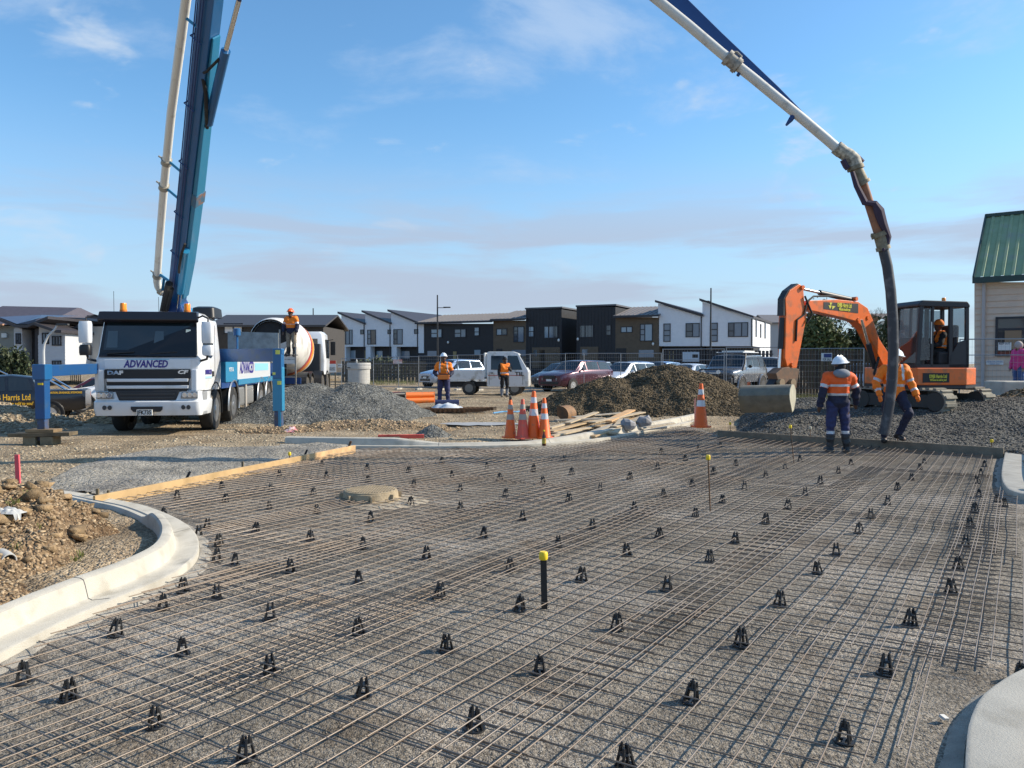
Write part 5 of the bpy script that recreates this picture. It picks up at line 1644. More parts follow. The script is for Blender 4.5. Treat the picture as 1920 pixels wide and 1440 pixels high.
def hatch(L=4.2, H=1.5, W=1.72, nose=.95):
    w = W / 2
    return [(0, .25, .62, .66, w * .80, w * .70), (.12, .2, .70, .74, w * .93, w * .8), (nose * .8, .2, .86, .92, w, w * .84), (nose + .1, .2, .92, .99, w, w * .86), (nose + .85, .2, .95, H - .05, w, w * .74), (L * .55, .2, .97, H, w, w * .74), (L - .75, .2, 1.0, H - .05, w, w * .72), (L - .2, .22, 1.0, 1.1, w * .95, w * .8), (L, .3, .85, .9, w * .85, w * .75)]
def wagon(L=4.6, H=1.52, W=1.76, nose=1.05):
    w = W / 2
    return [(0, .25, .62, .66, w * .80, w * .70), (.12, .2, .70, .74, w * .93, w * .8), (nose * .8, .2, .86, .93, w, w * .84), (nose + .1, .2, .92, 1.0, w, w * .86), (nose + .85, .2, .95, H - .05, w, w * .74), (L * .5, .2, .97, H, w, w * .75), (L - .45, .2, 1.0, H - .05, w, w * .72), (L - .08, .22, 1.0, 1.06, w * .97, w * .82), (L, .3, .85, .9, w * .9, w * .8)]
def suv(L=4.2, H=1.72, W=1.75, nose=1.0):
    w = W / 2
    return [(0, .34, .80, .84, w * .84, w * .74), (.12, .3, .88, .92, w * .95, w * .82), (nose * .8, .3, 1.02, 1.06, w, w * .84), (nose + .12, .3, 1.05, 1.12, w, w * .86), (nose + .72, .3, 1.08, H - .05, w, w * .77), (L * .55, .3, 1.1, H, w, w * .78), (L - .45, .3, 1.12, H - .04, w, w * .76), (L - .06, .32, 1.1, 1.16, w * .97, w * .84), (L, .4, .95, 1.0, w * .92, w * .82)]
HW = lambda L, n: ((n + .35, L * .52, n + .95, L * .50, .10, .86), (L * .54, L - .62, L * .52, L - .85, .10, .86))
WW = lambda L, n: ((n + .35, L * .46, n + .95, L * .45, .10, .86), (L * .48, L * .70, L * .47, L * .69, .10, .86), (L * .72, L - .22, L * .71, L - .48, .10, .86))
def cpos(px, D): 
    v = atY(px, 680, D); return (v.x, v.y, zout(0, D) + .0)
# silver-blue small SUV
car('parked_car', 'small silver-blue SUV parked behind the operator', 'car', cpos(797, 47.5), R(-52), suv(4.0, 1.72, 1.7), paint('silverblue', (.34, .44, .60), .5), wheels=(.72, 3.15), wr=.34, winds=WW(4.0, 1.0), screen=(1.13, 1.70))
car('parked_car', 'dark hatchback parked behind the maroon van', 'car', cpos(1012, 47), R(-42), hatch(4.3, 1.5), paint('darkgrey', (.06, .07, .09), .5), wheels=(.78, 3.35), winds=HW(4.3, .95), screen=(1.08, 1.78))
car('parked_car', 'maroon people carrier parked beside the white work truck', 'car', cpos(1030, 41.0), R(-43), suv(4.5, 1.66, 1.8, 1.1), paint('maroon', (.085, .028, .045), .4), wheels=(.85, 3.6), wr=.33, winds=WW(4.5, 1.1), screen=(1.25, 1.8), grille=(.68, .86))
car('parked_car', 'white station wagon parked right of the maroon car', 'car', cpos(1128, 43.5), R(-44), wagon(4.6, 1.56), paint('white', (.62, .66, .72), .1), wheels=(.85, 3.5), winds=WW(4.6, 1.05), screen=(1.18, 1.9))
car('parked_car', 'pale silver car roof showing behind the maroon car', 'car', cpos(1058, 52), R(-45), wagon(4.5, 1.62), paint('silver', (.45, .50, .56), .5), wheels=(.85, 3.4), winds=WW(4.5, 1.05), screen=(1.18, 1.9))
car('parked_car', 'dark blue car behind the white station wagon', 'car', cpos(1150, 50), R(-45), wagon(4.6, 1.6), paint('deepblue', (.10, .16, .33), .5), wheels=(.85, 3.5), winds=WW(4.6, 1.05), screen=(1.18, 1.9))
car('parked_car', 'light blue hatchback peeking over the brown heap', 'car', cpos(1205, 47), R(-40), hatch(4.2, 1.58), paint('lightblue', (.30, .42, .62), .5), wheels=(.8, 3.3), winds=HW(4.2, .95), screen=(1.08, 1.78))
car('parked_car', 'white hatchback with dark windows left of the silver four-wheel drive', 'car', cpos(1258, 44), R(-38), hatch(4.2, 1.46), paint('white2', (.60, .64, .70), .1), wheels=(.8, 3.3), winds=HW(4.2, .95), screen=(1.08, 1.85))
car('parked_car', 'blue-grey car behind the navy-trousered worker', 'car', cpos(1612, 37), R(-30), hatch(4.2, 1.5), paint('bluegrey', (.28, .36, .55), .5), wheels=(.8, 3.3), winds=HW(4.2, .95), screen=(1.08, 1.8))
car('parked_van', 'white van parked behind the silver four-wheel drive', 'van', cpos(1436, 52), R(-20), [(0, .3, .8, .84, .8, .7), (.1, .25, .9, .96, .86, .76), (.5, .25, 1.05, 1.15, .88, .78), (1.2, .25, 1.1, 1.85, .88, .76), (4.2, .25, 1.1, 1.9, .88, .76), (4.4, .3, 1.1, 1.8, .86, .74)], paint('vanwhite', (.66, .67, .68), .1), wheels=(.8, 3.3), winds=((1.0, 1.9, 1.4, 1.9, .1, .8), (2.1, 4.1, 2.1, 4.0, .1, .8)), screen=(.55, 1.15))
# lifted four-wheel drive
def four():
    w = .94
    st = [(0, .78, 1.06, 1.10, w * .9, w * .8), (.10, .72, 1.14, 1.20, w * .97, w * .86), (1.25, .70, 1.24, 1.28, w, w * .88), (1.4, .70, 1.26, 1.34, w, w * .9), (1.9, .70, 1.28, 1.88, w, w * .82), (2.8, .7, 1.3, 1.92, w, w * .83), (4.25, .7, 1.3, 1.9, w, w * .81), (4.55, .7, 1.28, 1.5, w * .98, w * .86), (4.6, .75, 1.2, 1.26, w * .95, w * .85)]
    t = car('four_wheel_drive', 'silver lifted four-wheel drive with bull bar and roof rack behind the fence', 'car', cpos(1338, 35.2), R(-36), st, paint('lcsilver', (.20, .205, .22), .5), wheels=(.9, 3.65), wr=.44, ww=.30, winds=((1.75, 2.6, 2.0, 2.6, .1, .85), (2.7, 3.45, 2.7, 3.4, .1, .85), (3.55, 4.35, 3.5, 4.2, .1, .85)), screen=(1.44, 1.88), flare=.06, clad=M['paint_lcsilver'], rim=M['dark_grey'], lampz=1.02)
    b = MB(); b.bx(-.9, .9, -.22, -.02, .62, .86); b.build('bumper', M['black_metal'], t, bevel=.03)
    b = MB()
    for pts in ([(-.6, -.24, .8), (-.6, -.26, 1.18), (-.5, -.26, 1.24), (.5, -.26, 1.24), (.6, -.26, 1.18), (.6, -.24, .8)], [(-.6, -.24, .98), (-.88, -.1, 1.0), (-.92, .05, .9)], [(.6, -.24, .98), (.88, -.1, 1.0), (.92, .05, .9)], [(-.6, -.25, 1.02), (.6, -.25, 1.02)]): b.tube(pts, .035, 8)
    b.build('bull_bar', M['black_metal'], t, smooth=True)
    for x in (-.35, .35):
        b = MB(); b.lathe([(.09, -.36), (.095, -.32), (.05, -.27)], 14, (x, 0, 1.13), 'y'); b.build('driving_lamp', M['plate_white'], t, smooth=True)
    b = MB(); b.bx(-1.0 * .94, .94, .02, 3.8, .66, 1.0); b.build('lower_cladding', mat('lc_dark', (.06, .065, .075), .4), t)
    b = MB()
    for x in (-.62, .62): b.tube([(x, 1.95, 2.02), (x, 4.1, 2.02)], .025, 6)
    for k in range(6): b.tube([(-.62, 2.0 + .4 * k, 2.02), (.62, 2.0 + .4 * k, 2.02)], .02, 6)
    b.build('roof_rack', M['alu'], t)
    b = MB(); b.bx(-.55, .55, 2.4, 3.8, 2.05, 2.11); b.build('rack_awning', M['plate_white'], t)
    b = MB(); b.tube([(.92, 1.1, 1.2), (.95, 1.3, 1.5), (.88, 1.6, 1.95)], .04, 8); b.build('snorkel', M['black_plastic'], t, smooth=True)
four()
# black utility on the left, side-on, nose to the left
bp2 = atY(165, 680, 29.5)
w = .92
st = [(0, .5, .95, .99, w * .85, w * .75), (.15, .42, 1.02, 1.08, w * .96, w * .84), (1.1, .4, 1.10, 1.15, w, w * .86), (1.3, .4, 1.12, 1.22, w, w * .87), (2.0, .4, 1.14, 1.74, w, w * .78), (2.9, .4, 1.16, 1.78, w, w * .78), (3.55, .4, 1.18, 1.70, w, w * .77), (3.75, .4, 1.2, 1.22, w, w * .9), (5.1, .5, 1.22, 1.24, w, w * .93), (5.25, .55, 1.18, 1.2, w * .95, w * .9)]
blk = car('black_ute', 'black ute with yellow lettering behind the left outrigger', 'ute', (bp2.x - 4.87, bp2.y - 1.97, -.53), R(-68), st, paint('black', (.012, .013, .017), .2), wheels=(.95, 4.1), wr=.38, ww=.25, winds=((1.75, 2.75, 2.05, 2.72, .08, .86), (2.85, 3.6, 2.83, 3.42, .08, .86)), screen=(1.34, 1.95), flare=.02, group='utes parked at the left', tail=True)
YL = mat('letter_yellow', (.80, .47, .03), .5)
text('door_letters', 'KMJB Harris Ltd', .30, YL, blk, (w + .012, 2.85, .98), rot=(R(90), 0, R(90)), width=1.35, bold=.004)
text('slogan_letters', 'Will soon be sold to you!', .16, YL, blk, (w + .012, 3.0, .76), rot=(R(90), R(0), R(90)), width=1.2, shear=.25, bold=.003)
text('bed_letters', 'EXCAVATION, DRAINAGE, SITEWORKS', .10, YL, blk, (w + .012, 4.55, 1.13), rot=(R(90), 0, R(90)), width=1.2, bold=.003)
b = MB(); b.prism([(1.85, .82), (2.0, .82), (2.1, 1.04), (1.95, 1.04)], w + .008, w + .013, 'x'); b.build('yellow_flash', YL, blk)
b = MB(); 
for s in (-.7, .7): b.tube([(s, 3.75, 1.22), (s, 3.85, 1.62), (s * .98, 3.95, 1.68), (s, 4.5, 1.30), (s, 4.6, 1.22)], .035, 8)
b.tube([(-.7, 3.9, 1.66), (.7, 3.9, 1.66)], .035, 8)
b.build('sports_bar', M['chrome'], blk, smooth=True)
wp2 = atY(165, 680, 34)
car('white_ute', 'white ute partly hidden between the outrigger and the truck cab', 'ute', (wp2.x - 1.3, wp2.y, -.48), R(-60), suv(4.6, 1.5, 1.85, 1.2), paint('utewhite', (.72, .73, .74), .1), wheels=(.9, 3.6), wr=.39, winds=WW(4.6, 1.2), screen=(1.35, 1.9), flare=.03, group='utes parked at the left')
sv = atY(28, 680, 33)
silv = car('silver_ute', 'silver ute cab with chrome sports bar at the far left edge', 'ute', (sv.x - 4.2, sv.y - .8, -.42), R(-78), [(q[0], q[1] + .12, q[2] + .12, q[3] + .12, q[4], q[5]) for q in st], paint('utesilver', (.40, .44, .50), .5), wheels=(.95, 4.1), wr=.38, winds=((1.75, 2.75, 2.05, 2.72, .08, .86), (2.85, 3.6, 2.83, 3.42, .08, .86)), screen=(1.34, 1.95), group='utes parked at the left')
b = MB()
for s in (-.7, .7): b.tube([(s, 3.7, 1.34), (s, 3.72, 1.80), (s * .98, 3.85, 1.82), (s, 4.5, 1.45), (s, 4.6, 1.34)], .04, 8)
b.build('sports_bar', M['chrome'], silv, smooth=True)
car('red_car', 'dark red car glimpsed behind the sports bar of the black ute', 'car', (atY(95, 680, 38).x, 38, -.5), R(-70), hatch(4.2, 1.5), paint('redcar', (.10, .02, .03), .3), wheels=(.8, 3.3), winds=HW(4.2, .95), screen=(1.08, 1.8))

# ================================================================ white crew-cab work truck (nose to the right)
wt = atY(994, 680, 37.4)
wk = thing('work_truck', 'white crew-cab flat-deck truck parked behind the man in the orange vest', 'truck', (wt.x, wt.y + .5, zout(0, 38)), R(86))
mat('work_white', (.70, .70, .68), .35, coat=.3, dirt=((.45, .42, .35), .25, 3))
W2 = .82
def wsec(y, zb, zt, w0, w1): return [(-w0, y, zb), (w0, y, zb), (w0, y, 1.08), (w1, y, zt), (-w1, y, zt), (-w0, y, 1.08)]
b = MB(); b.loft([wsec(.0, .42, 1.12, W2 * .96, W2 * .94), wsec(.06, .40, 1.2, W2, W2 * .97), wsec(.52, .40, 1.98, W2, W2 * .86), wsec(.75, .40, 2.06, W2, W2 * .86), wsec(1.93, .40, 2.06, W2, W2 * .86), wsec(2.0, .45, 2.0, W2, W2 * .86)])
b.build('cab', M['work_white'], wk, bevel=.03)
def wside(y, z, s): return (s * (lerp(W2, W2 * .86, (z - 1.08) / .96) + .012), y, z)
for s in (-1, 1):
    for q in (((.32, 1.2), (1.02, 1.2), (1.02, 1.86), (.56, 1.86)), ((1.18, 1.2), (1.80, 1.2), (1.80, 1.86), (1.18, 1.86))):
        b = MB(); b.add([wside(y, z, s) for y, z in q], [(0, 1, 2, 3)]); b.build('side_window', M['glass_dark'], wk)
    b = MB()
    for y in (.30, 1.1, 1.88): b.bx(s * W2, s * (W2 + .006), y - .008, y + .008, .5, 1.1)
    b.build('door_seam', M['dark_grey'], wk)
    b = MB()
    for y in (.95, 1.7): b.bx(s * W2, s * (W2 + .03), y, y + .12, 1.03, 1.07)
    b.build('door_handle', M['black_metal'], wk)
    b = MB(); b.bx(s * W2, s * (W2 + .007), .3, 1.95, .92, .955); b.build('red_line', mat('line_red', (.45, .12, .10), .5), wk)
text('door_letters', 'TIL', .26, M['ink'], wk, (-W2 - .012, .46, 1.0), rot=(R(90), 0, R(-90)), width=.42, bold=.006)
b = MB(); b.add([(-.7, .075, 1.22), (.7, .075, 1.22), (.62, .45, 1.9), (-.62, .45, 1.9)], [(0, 1, 2, 3)]); b.build('windscreen', M['glass_dark'], wk)
b = MB(); b.bx(-.8, .8, 2.12, 4.2, .78, .84); b.build('deck', M['dark_grey'], wk)
for s in (-1, 1):
    b = MB(); b.bx(s * .80, s * .84, 2.12, 4.2, .74, 1.18); b.build('drop_side', M['work_white'], wk, bevel=.01)
b = MB(); b.bx(-.8, .8, 4.17, 4.22, .78, 1.12); b.build('tail_board', M['work_white'], wk, bevel=.01)
b = MB()
for x in (-.75, -.4, 0, .4, .75): b.tube([(x, 2.1, .85), (x, 2.1, 1.98)], .04, 6)
b.tube([(-.75, 2.1, 1.98), (.75, 2.1, 1.98)], .03, 6); b.tube([(-.75, 2.1, 1.4), (.75, 2.1, 1.4)], .02, 6)
b.build('headboard_rack', M['plate_white'], wk, smooth=True)
for y in (.68, 2.85):
    for s in (-1, 1):
        wheel(wk, s * .68, y, .33, .2, s, mat('steel_rim', (.25, .24, .21), .5, .3), M['dusty_rubber'], dish=.03)
b = MB(); b.bx(-.4, .4, .3, 4.2, .40, .62); b.build('chassis', M['black_metal'], wk)
b = MB(); b.lathe([(.42, 0), (.42, .012)], 20, (W2 - .004, .68, .40), 'x'); b.build('wheel_arch', M['dark_grey'], wk)

# ================================================================ excavator
OR = mat('excavator_orange', (.78, .15, .018), .38, coat=.2, dirt=((.36, .13, .05), .45, 5))
XB = mat('excavator_black', (.022, .022, .026), .5)
TRK = mat('track_dust', (.24, .22, .175), .95, vary=.25, vscale=8)
TRD = mat('track_dark', (.06, .058, .052), .9)
exb = Vector((9.95, 19.2, 0)); exz = .52
ex = thing('excavator', 'orange tracked excavator with black cab digging at the right', 'excavator', (exb.x, exb.y, exz), 0)
# tracks: axis turned so the right ends come towards the camera
ta = R(-60); tdir = Vector((math.cos(ta), math.sin(ta), 0)); tper = Vector((-math.sin(ta), math.cos(ta), 0))
def track(o, nm):
    b = MB(); r = .27; L = .95; n = 10
    loop = []
    for k in range(n + 1):
        a = R(90 - 180 * k / n); loop.append((L + r * math.cos(a), r + r * math.sin(a)))
    for k in range(n + 1):
        a = R(-90 - 180 * k / n); loop.append((-L + r * math.cos(a), r + r * math.sin(a)))
    W_ = .20
    def P_(s_, z_, w_): return exb + tper * (o + w_) + tdir * s_ + Vector((0, 0, exz + z_))
    for sgn in (1,):
        rg = [[P_(s_, z_, -W_), P_(s_, z_, W_)] for s_, z_ in loop]
        inner = [[P_(s_ * .97, lerp(z_, r, .10), -W_ + .0), P_(s_ * .97, lerp(z_, r, .10), W_)] for s_, z_ in loop]
        k = len(loop)
        vs = [v for q in rg for v in q] + [v for q in inner for v in q]
        fs = []
        for i in range(k):
            j = (i + 1) % k
            fs += [(2 * i, 2 * j, 2 * j + 1, 2 * i + 1), (2 * k + 2 * i, 2 * k + 2 * i + 1, 2 * k + 2 * j + 1, 2 * k + 2 * j), (2 * i, 2 * k + 2 * i, 2 * k + 2 * j, 2 * j), (2 * i + 1, 2 * j + 1, 2 * k + 2 * j + 1, 2 * k + 2 * i + 1)]
        b.add(vs, fs)
    t = b.build('track', TRK, ex, world=True, weld=False)
    # lugs
    b = MB()
    per = []
    tot = 0
    for i in range(len(loop)):
        j = (i + 1) % len(loop); tot += math.dist(loop[i], loop[j])
    step = tot / 34; d = 0; i = 0; acc = 0
    for q in range(34):
        tgt = q * step
        while acc + math.dist(loop[i % len(loop)], loop[(i + 1) % len(loop)]) < tgt:
            acc += math.dist(loop[i % len(loop)], loop[(i + 1) % len(loop)]); i += 1
        a, c = loop[i % len(loop)], loop[(i + 1) % len(loop)]
        L_ = math.dist(a, c); f = (tgt - acc) / L_
        s_, z_ = lerp(a[0], c[0], f), lerp(a[1], c[1], f)
        tx, tz_ = (c[0] - a[0]) / L_, (c[1] - a[1]) / L_
        nx, nz = tz_ * -1, tx
        if (s_ - (L if s_ > 0 else -L)) * nx + (z_ - r) * nz < 0: nx, nz = -nx, -nz
        cc = P_(s_ + nx * .018, z_ + nz * .018, 0)
        T3 = tdir * tx + Vector((0, 0, tz_)); N3 = tdir * nx + Vector((0, 0, nz))
        b.box(cc, (.075, .40, .045), rot=Matrix((T3, T3.cross(N3) * -1, N3)).transposed())
    lg = b.build('track_lugs', TRK, t, world=True, weld=False); lg['kind'] = 'stuff'
    b = MB()
    for s_ in (-L, L):
        b = MB(); b.tube([P_(s_, r, -.17), P_(s_, r, .17)], r * .8, 20); w_build(b, 'idler_wheel', TRD, t, smooth=True)
    b = MB(); c_ = P_(0, r, 0); b.box(c_, (L * 2.0, .3, .30), rot=(0, 0, ta)); w_build(b, 'track_frame', TRD, t, bevel=.02)
    return t
track(-.78, 'near'); track(.78, 'far')
b = MB(); b.box(exb + Vector((0, 0, exz + .36)), (1.1, 1.2, .26), rot=(0, 0, ta)); w_build(b, 'undercarriage', TRD, ex)
b = MB(); b.lathe([(.48, .46), (.48, .62)], 28, (exb.x, exb.y, exz)); w_build(b, 'slew_ring', XB, ex, smooth=True)
b = MB(); bc = exb - tdir * 1.75 + Vector((0, 0, exz))
b.loft([[bc + tper * o_ + tdir * a_ + Vector((0, 0, z_)) for a_, z_ in ((-.05, .02), (.04, .10), (.06, .22), (-.02, .40), (.03, .41), (.12, .22), (.10, .08), (.0, .0))] for o_ in (-.95, .95)]); w_build(b, 'dozer_blade', TRD, ex, smooth=True)
b = MB()
for o_ in (-.45, .45): b.bar(bc + tper * o_ + Vector((0, 0, .2)) + tdir * .1, bc + tper * o_ + tdir * 1.2 + Vector((0, 0, .3)), .1, .1)
w_build(b, 'blade_arm', TRD, ex)
# upper works, local frame: u = forward (towards -x), v = to the camera
ua = R(-8)
U = Vector((-math.cos(ua), math.sin(ua), 0)); V_ = Vector((math.sin(ua) * -1, -math.cos(ua), 0))
V_ = Vector((U.y, -U.x, 0))
if V_.y > 0: V_ = -V_
def ub(u, v, z): return exb + U * u + V_ * v + Vector((0, 0, exz + z))
def ubox(b, u0, u1, v0, v1, z0, z1):
    b.add([ub(u0, v0, z0), ub(u1, v0, z0), ub(u1, v1, z0), ub(u0, v1, z0), ub(u0, v0, z1), ub(u1, v0, z1), ub(u1, v1, z1), ub(u0, v1, z1)], [(3, 2, 1, 0), (4, 5, 6, 7), (0, 1, 5, 4), (1, 2, 6, 5), (2, 3, 7, 6), (3, 0, 4, 7)])
def uplate(b, pts, v0, v1):
    b.loft([[ub(u, v0, z) for u, z in pts], [ub(u, v1, z) for u, z in pts]])
b = MB(); b.loft([[ub(u, v, z) for u, v in ((-.98, -.6), (-1.02, 0), (-.98, .62), (-.5, .93), (.75, .93), (.95, .7), (.95, -.85), (-.5, -.93))] for z in (.64, .70, 1.0, 1.04)])
w_build(b, 'revolving_frame', OR, ex, bevel=.02)
b = MB(); b.loft([[ub(u, v, z) for u, v in ((-1.0, -.55), (-1.04, 0), (-1.0, .60), (-.5, .90), (.72, .90), (.92, .68), (.92, -.82), (-.5, -.9))] for z in (.56, .645)]); w_build(b, 'lower_skirt', XB, ex)
b = MB(); b.loft([[ub(u, v, z) for u, v in ((-1.0, -.6), (-1.02, 0.1), (-.45, .1), (-.2, -.3), (-.2, -.88), (-.5, -.9))] for z in (1.04, 1.5, 1.62)]); w_build(b, 'engine_hood', OR, ex, bevel=.05)
# decal on the frame
b = MB(); ubox(b, -.05, .62, .932, .94, .70, .92); dc = w_build(b, 'decal', M['ink'], ex)
def utext(nm, s_, size, m_, par, u, v, z, width, shear=0, bold=.003):
    o_ = text(nm, s_, size, m_, None, (0, 0, 0), shear=shear, width=width, bold=bold)
    W3 = Matrix.Translation(ub(u, v, z)) @ Matrix((-U, Vector((0, 0, 1)), V_)).transposed().to_4x4()
    me = o_.data; me.transform(XF[ex.name].inverted() @ W3); o_.rotation_euler = (0, 0, 0); o_.location = (0, 0, 0); o_.parent = par
    return o_
GR = mat('decal_yellow', (.62, .58, .06), .5)
utext('decal_letters', 'KMJB Harris Ltd', .11, GR, dc, .24, .944, .84, .44)
utext('slogan_letters', 'Will soon be sold to you!', .07, GR, dc, .24, .944, .76, .42, .2, .002)
# cab: posts, roof, glass, open doorway
cabu0, cabu1, cv0, cv1 = -.58, .72, -.02, .88
b = MB(); ubox(b, cabu0, cabu1, cv0, cv1, 1.04, 1.12); cb = w_build(b, 'cab_floor', XB, ex)
b = MB()
uplate(b, [(cabu0, 2.50), (cabu0 + .06, 2.58), (cabu1 - .1, 2.60), (cabu1, 2.52), (cabu1, 2.46), (cabu0, 2.44)], cv0 - .02, cv1 + .02)
w_build(b, 'cab_roof', XB, ex, bevel=.02)
def post(nm, u0, z0, u1, z1, v, w_=.07, d_=.06):
    b = MB(); b.bar(ub(u0, v, z0), ub(u1, v, z1), w_, d_, up=V_); return w_build(b, nm, XB, ex, bevel=.01)
for v in (cv0 + .03, cv1 - .03):
    post('cab_post', cabu1 - .02, 1.06, cabu1 - .1, 2.5, v, .09); post('cab_post', -.12, 1.06, -.12, 2.5, v, .09); post('cab_post', cabu0 + .03, 1.06, cabu0 + .05, 2.5, v, .09)
post('cab_post', .36, 1.06, .34, 2.5, cv1 - .03, .06)
b = MB(); uplate(b, [(cabu0, 1.04), (-.1, 1.04), (-.1, 1.28), (-.3, 1.62), (cabu0, 1.72)], cv1 - .04, cv1); w_build(b, 'rear_quarter_panel', XB, ex)
gc = mat('glass_clear', (.30, .36, .40), .03, trans=.92, spec=.6)
for nm, pts, v in (('door_glass', [(.40, 1.22), (cabu1 - .06, 1.22), (cabu1 - .12, 2.42), (.38, 2.42)], cv1 - .02), ('quarter_glass', [(cabu0 + .1, 1.75), (-.18, 1.75), (-.18, 2.42), (cabu0 + .1, 2.42)], cv1 - .02), ('far_glass', [(cabu0 + .1, 1.4), (cabu1 - .1, 1.4), (cabu1 - .14, 2.42), (cabu0 + .1, 2.42)], cv0 + .02)):
    b = MB(); b.loft([[ub(u, v - .004, z) for u, z in pts], [ub(u, v + .004, z) for u, z in pts]]); w_build(b, nm, gc, ex)
b = MB(); b.add([ub(cabu1 - .02, cv0 + .06, 1.15), ub(cabu1 - .02, cv1 - .06, 1.15), ub(cabu1 - .1, cv1 - .06, 2.45), ub(cabu1 - .1, cv0 + .06, 2.45)], [(0, 1, 2, 3)]); w_build(b, 'front_glass', gc, ex)
b = MB(); ubox(b, .38, .40, cv1 - .02, cv1 + .02, 1.6, 2.1); w_build(b, 'grab_rail', M['alu'], ex)
b = MB(); ubox(b, -.42, .02, .2, .66, 1.12, 1.42); ubox(b, -.5, -.36, .2, .66, 1.40, 2.05); w_build(b, 'seat', mat('seat_grey', (.06, .06, .065), .8), ex, bevel=.05)
b = MB(); ubox(b, .42, .60, .1, .7, 1.12, 1.75); b.cyl(ub(.42, .5, 1.6), ub(.34, .5, 1.85), .02, 8); w_build(b, 'console', M['dark_grey'], ex, bevel=.04)
b = MB(); b.lathe([(.05, 0), (.05, .02), (.045, .02), (.045, .1), (.035, .115)], 14, tuple(ub(-.35, .3, 2.60))); w_build(b, 'beacon', M['amber_lens'], ex, smooth=True)
# boom in a plane swung towards the camera
bb0 = ub(.95, -.25, 0); bdir = Vector((-.85, -.53, 0)).normalized(); bn = Vector((bdir.y, -bdir.x, 0))
if bn.y > 0: bn = -bn
def bpx(px, py, off=0.0):
    v = at_plane(px, py, bb0, Vector((bdir.y, -bdir.x, 0)))
    return v + bn * off
def bplate(b, pts, h):
    b.loft([[bpx(x, y, -h) for x, y in pts], [bpx(x, y, h) for x, y in pts]])
b = MB(); bplate(b, [(1688, 690), (1664, 690), (1597, 606), (1582, 594), (1508, 578), (1505, 566), (1512, 560), (1592, 562), (1612, 572), (1624, 588), (1634, 618), (1676, 690)][::-1], .13)
b = MB(); bplate(b, [(1692, 712), (1655, 700), (1614, 618), (1598, 603), (1572, 596), (1510, 582), (1504, 573), (1510, 564), (1560, 562), (1600, 566), (1618, 578), (1628, 600), (1640, 636), (1682, 700)], .125)
bm_ = w_build(b, 'boom', OR, ex, bevel=.012)
b = MB(); bplate_pts = [(1535, 567), (1600, 570), (1600, 588), (1535, 580)]
b.add([bpx(x, y, .130) for x, y in bplate_pts], [(0, 1, 2, 3)]); d2 = w_build(b, 'boom_decal', M['ink'], bm_)
def btext(s_, px, py, size, width, sh=0):
    o_ = text('boom_letters', s_, size, GR, None, (0, 0, 0), width=width, shear=sh, bold=.003)
    xd = -bdir * 1.0
    a_ = bpx(1540, 570, 0); c_ = bpx(1598, 574, 0); xd = (c_ - a_).normalized(); zz_ = xd.cross(bn).normalized()
    if zz_.z < 0: zz_ = -zz_
    W3 = Matrix.Translation(bpx(px, py, .134)) @ Matrix((xd, zz_, bn)).transposed().to_4x4()
    o_.data.transform(XF[ex.name].inverted() @ W3); o_.rotation_euler = (0, 0, 0); o_.parent = d2
btext('KMJB Harris Ltd', 1574, 573.5, .14, .52); btext('Will soon be sold to you!', 1574, 581, .10, .42, .2)
b = MB(); b.add([bpx(x, y, .134) for x, y in ((1546, 568), (1551, 568), (1548, 574))], [(0, 1, 2)]); b.add([bpx(x, y, .134) for x, y in ((1544, 573), (1550, 574), (1547, 580))], [(0, 1, 2)]); b.add([bpx(x, y, .134) for x, y in ((1551, 574), (1557, 575), (1551, 581))], [(0, 1, 2)]); w_build(b, 'decal_mark', GR, d2, weld=False)
# arm (dipper)
b = MB(); bplate(b, [(1492, 533), (1499, 538), (1502, 575), (1506, 590), (1487, 690), (1470, 690), (1465, 672), (1467, 590), (1466, 560), (1474, 545)], .10)
ar_ = w_build(b, 'arm', OR, ex, bevel=.012)
b = MB(); bplate(b, [(1466, 592), (1467, 562), (1475, 546), (1491, 533.5), (1489, 532), (1472, 545), (1464, 560), (1463, 592)], .085); w_build(b, 'arm_back_plate', XB, ar_)
for nm, a_, c_, m_, fr in (('arm_cylinder', (1596, 562), (1498, 540), XB, .62), ('bucket_cylinder', (1467, 596), (1461, 690), XB, .62), ('boom_cylinder', (1626, 690), (1601, 600), XB, .5)):
    P_a, P_c = bpx(*a_, .0), bpx(*c_, .0)
    if nm == 'boom_cylinder': P_a, P_c = bpx(*a_, .2), bpx(*c_, .2)
    b = MB(); b.tube([P_a, P_a.lerp(P_c, fr)], .062, 12); cy = w_build(b, nm, m_, ex, smooth=True)
    b = MB(); b.tube([P_a.lerp(P_c, fr), P_c], .032, 10); w_build(b, 'cylinder_rod', M['chrome'], cy, smooth=True)
b = MB()
for (x, y) in ((1596, 561), (1496, 540), (1508, 571), (1477, 684), (1600, 600), (1618, 596)): b.tube([bpx(x, y, -.15), bpx(x, y, .15)], .05, 12)
w_build(b, 'pivot_pins', OR, ex, smooth=True)
b = MB()
b.tube([bpx(1600, 563, .06), bpx(1560, 556, .08), bpx(1520, 556, .08), bpx(1505, 566, .12), bpx(1500, 590, .12), bpx(1486, 600, .12), bpx(1484, 640, .12)], .022, 6)
b.tube([bpx(1500, 556, .13), bpx(1512, 590, .16), bpx(1503, 606, .14)], .022, 6); b.tube([bpx(1640, 690, .3), bpx(1632, 715, .4), bpx(1620, 725, .4), bpx(1614, 700, .35), bpx(1626, 670, .3)], .03, 6)
w_build(b, 'hydraulic_hose', M['rubber'], ex, smooth=True)
b = MB(); q1 = bpx(1668, 705, 0); b.box(q1 + Vector((.1, .0, -.25)), (.55, .45, .8)); w_build(b, 'swing_bracket', XB, ex, bevel=.03)
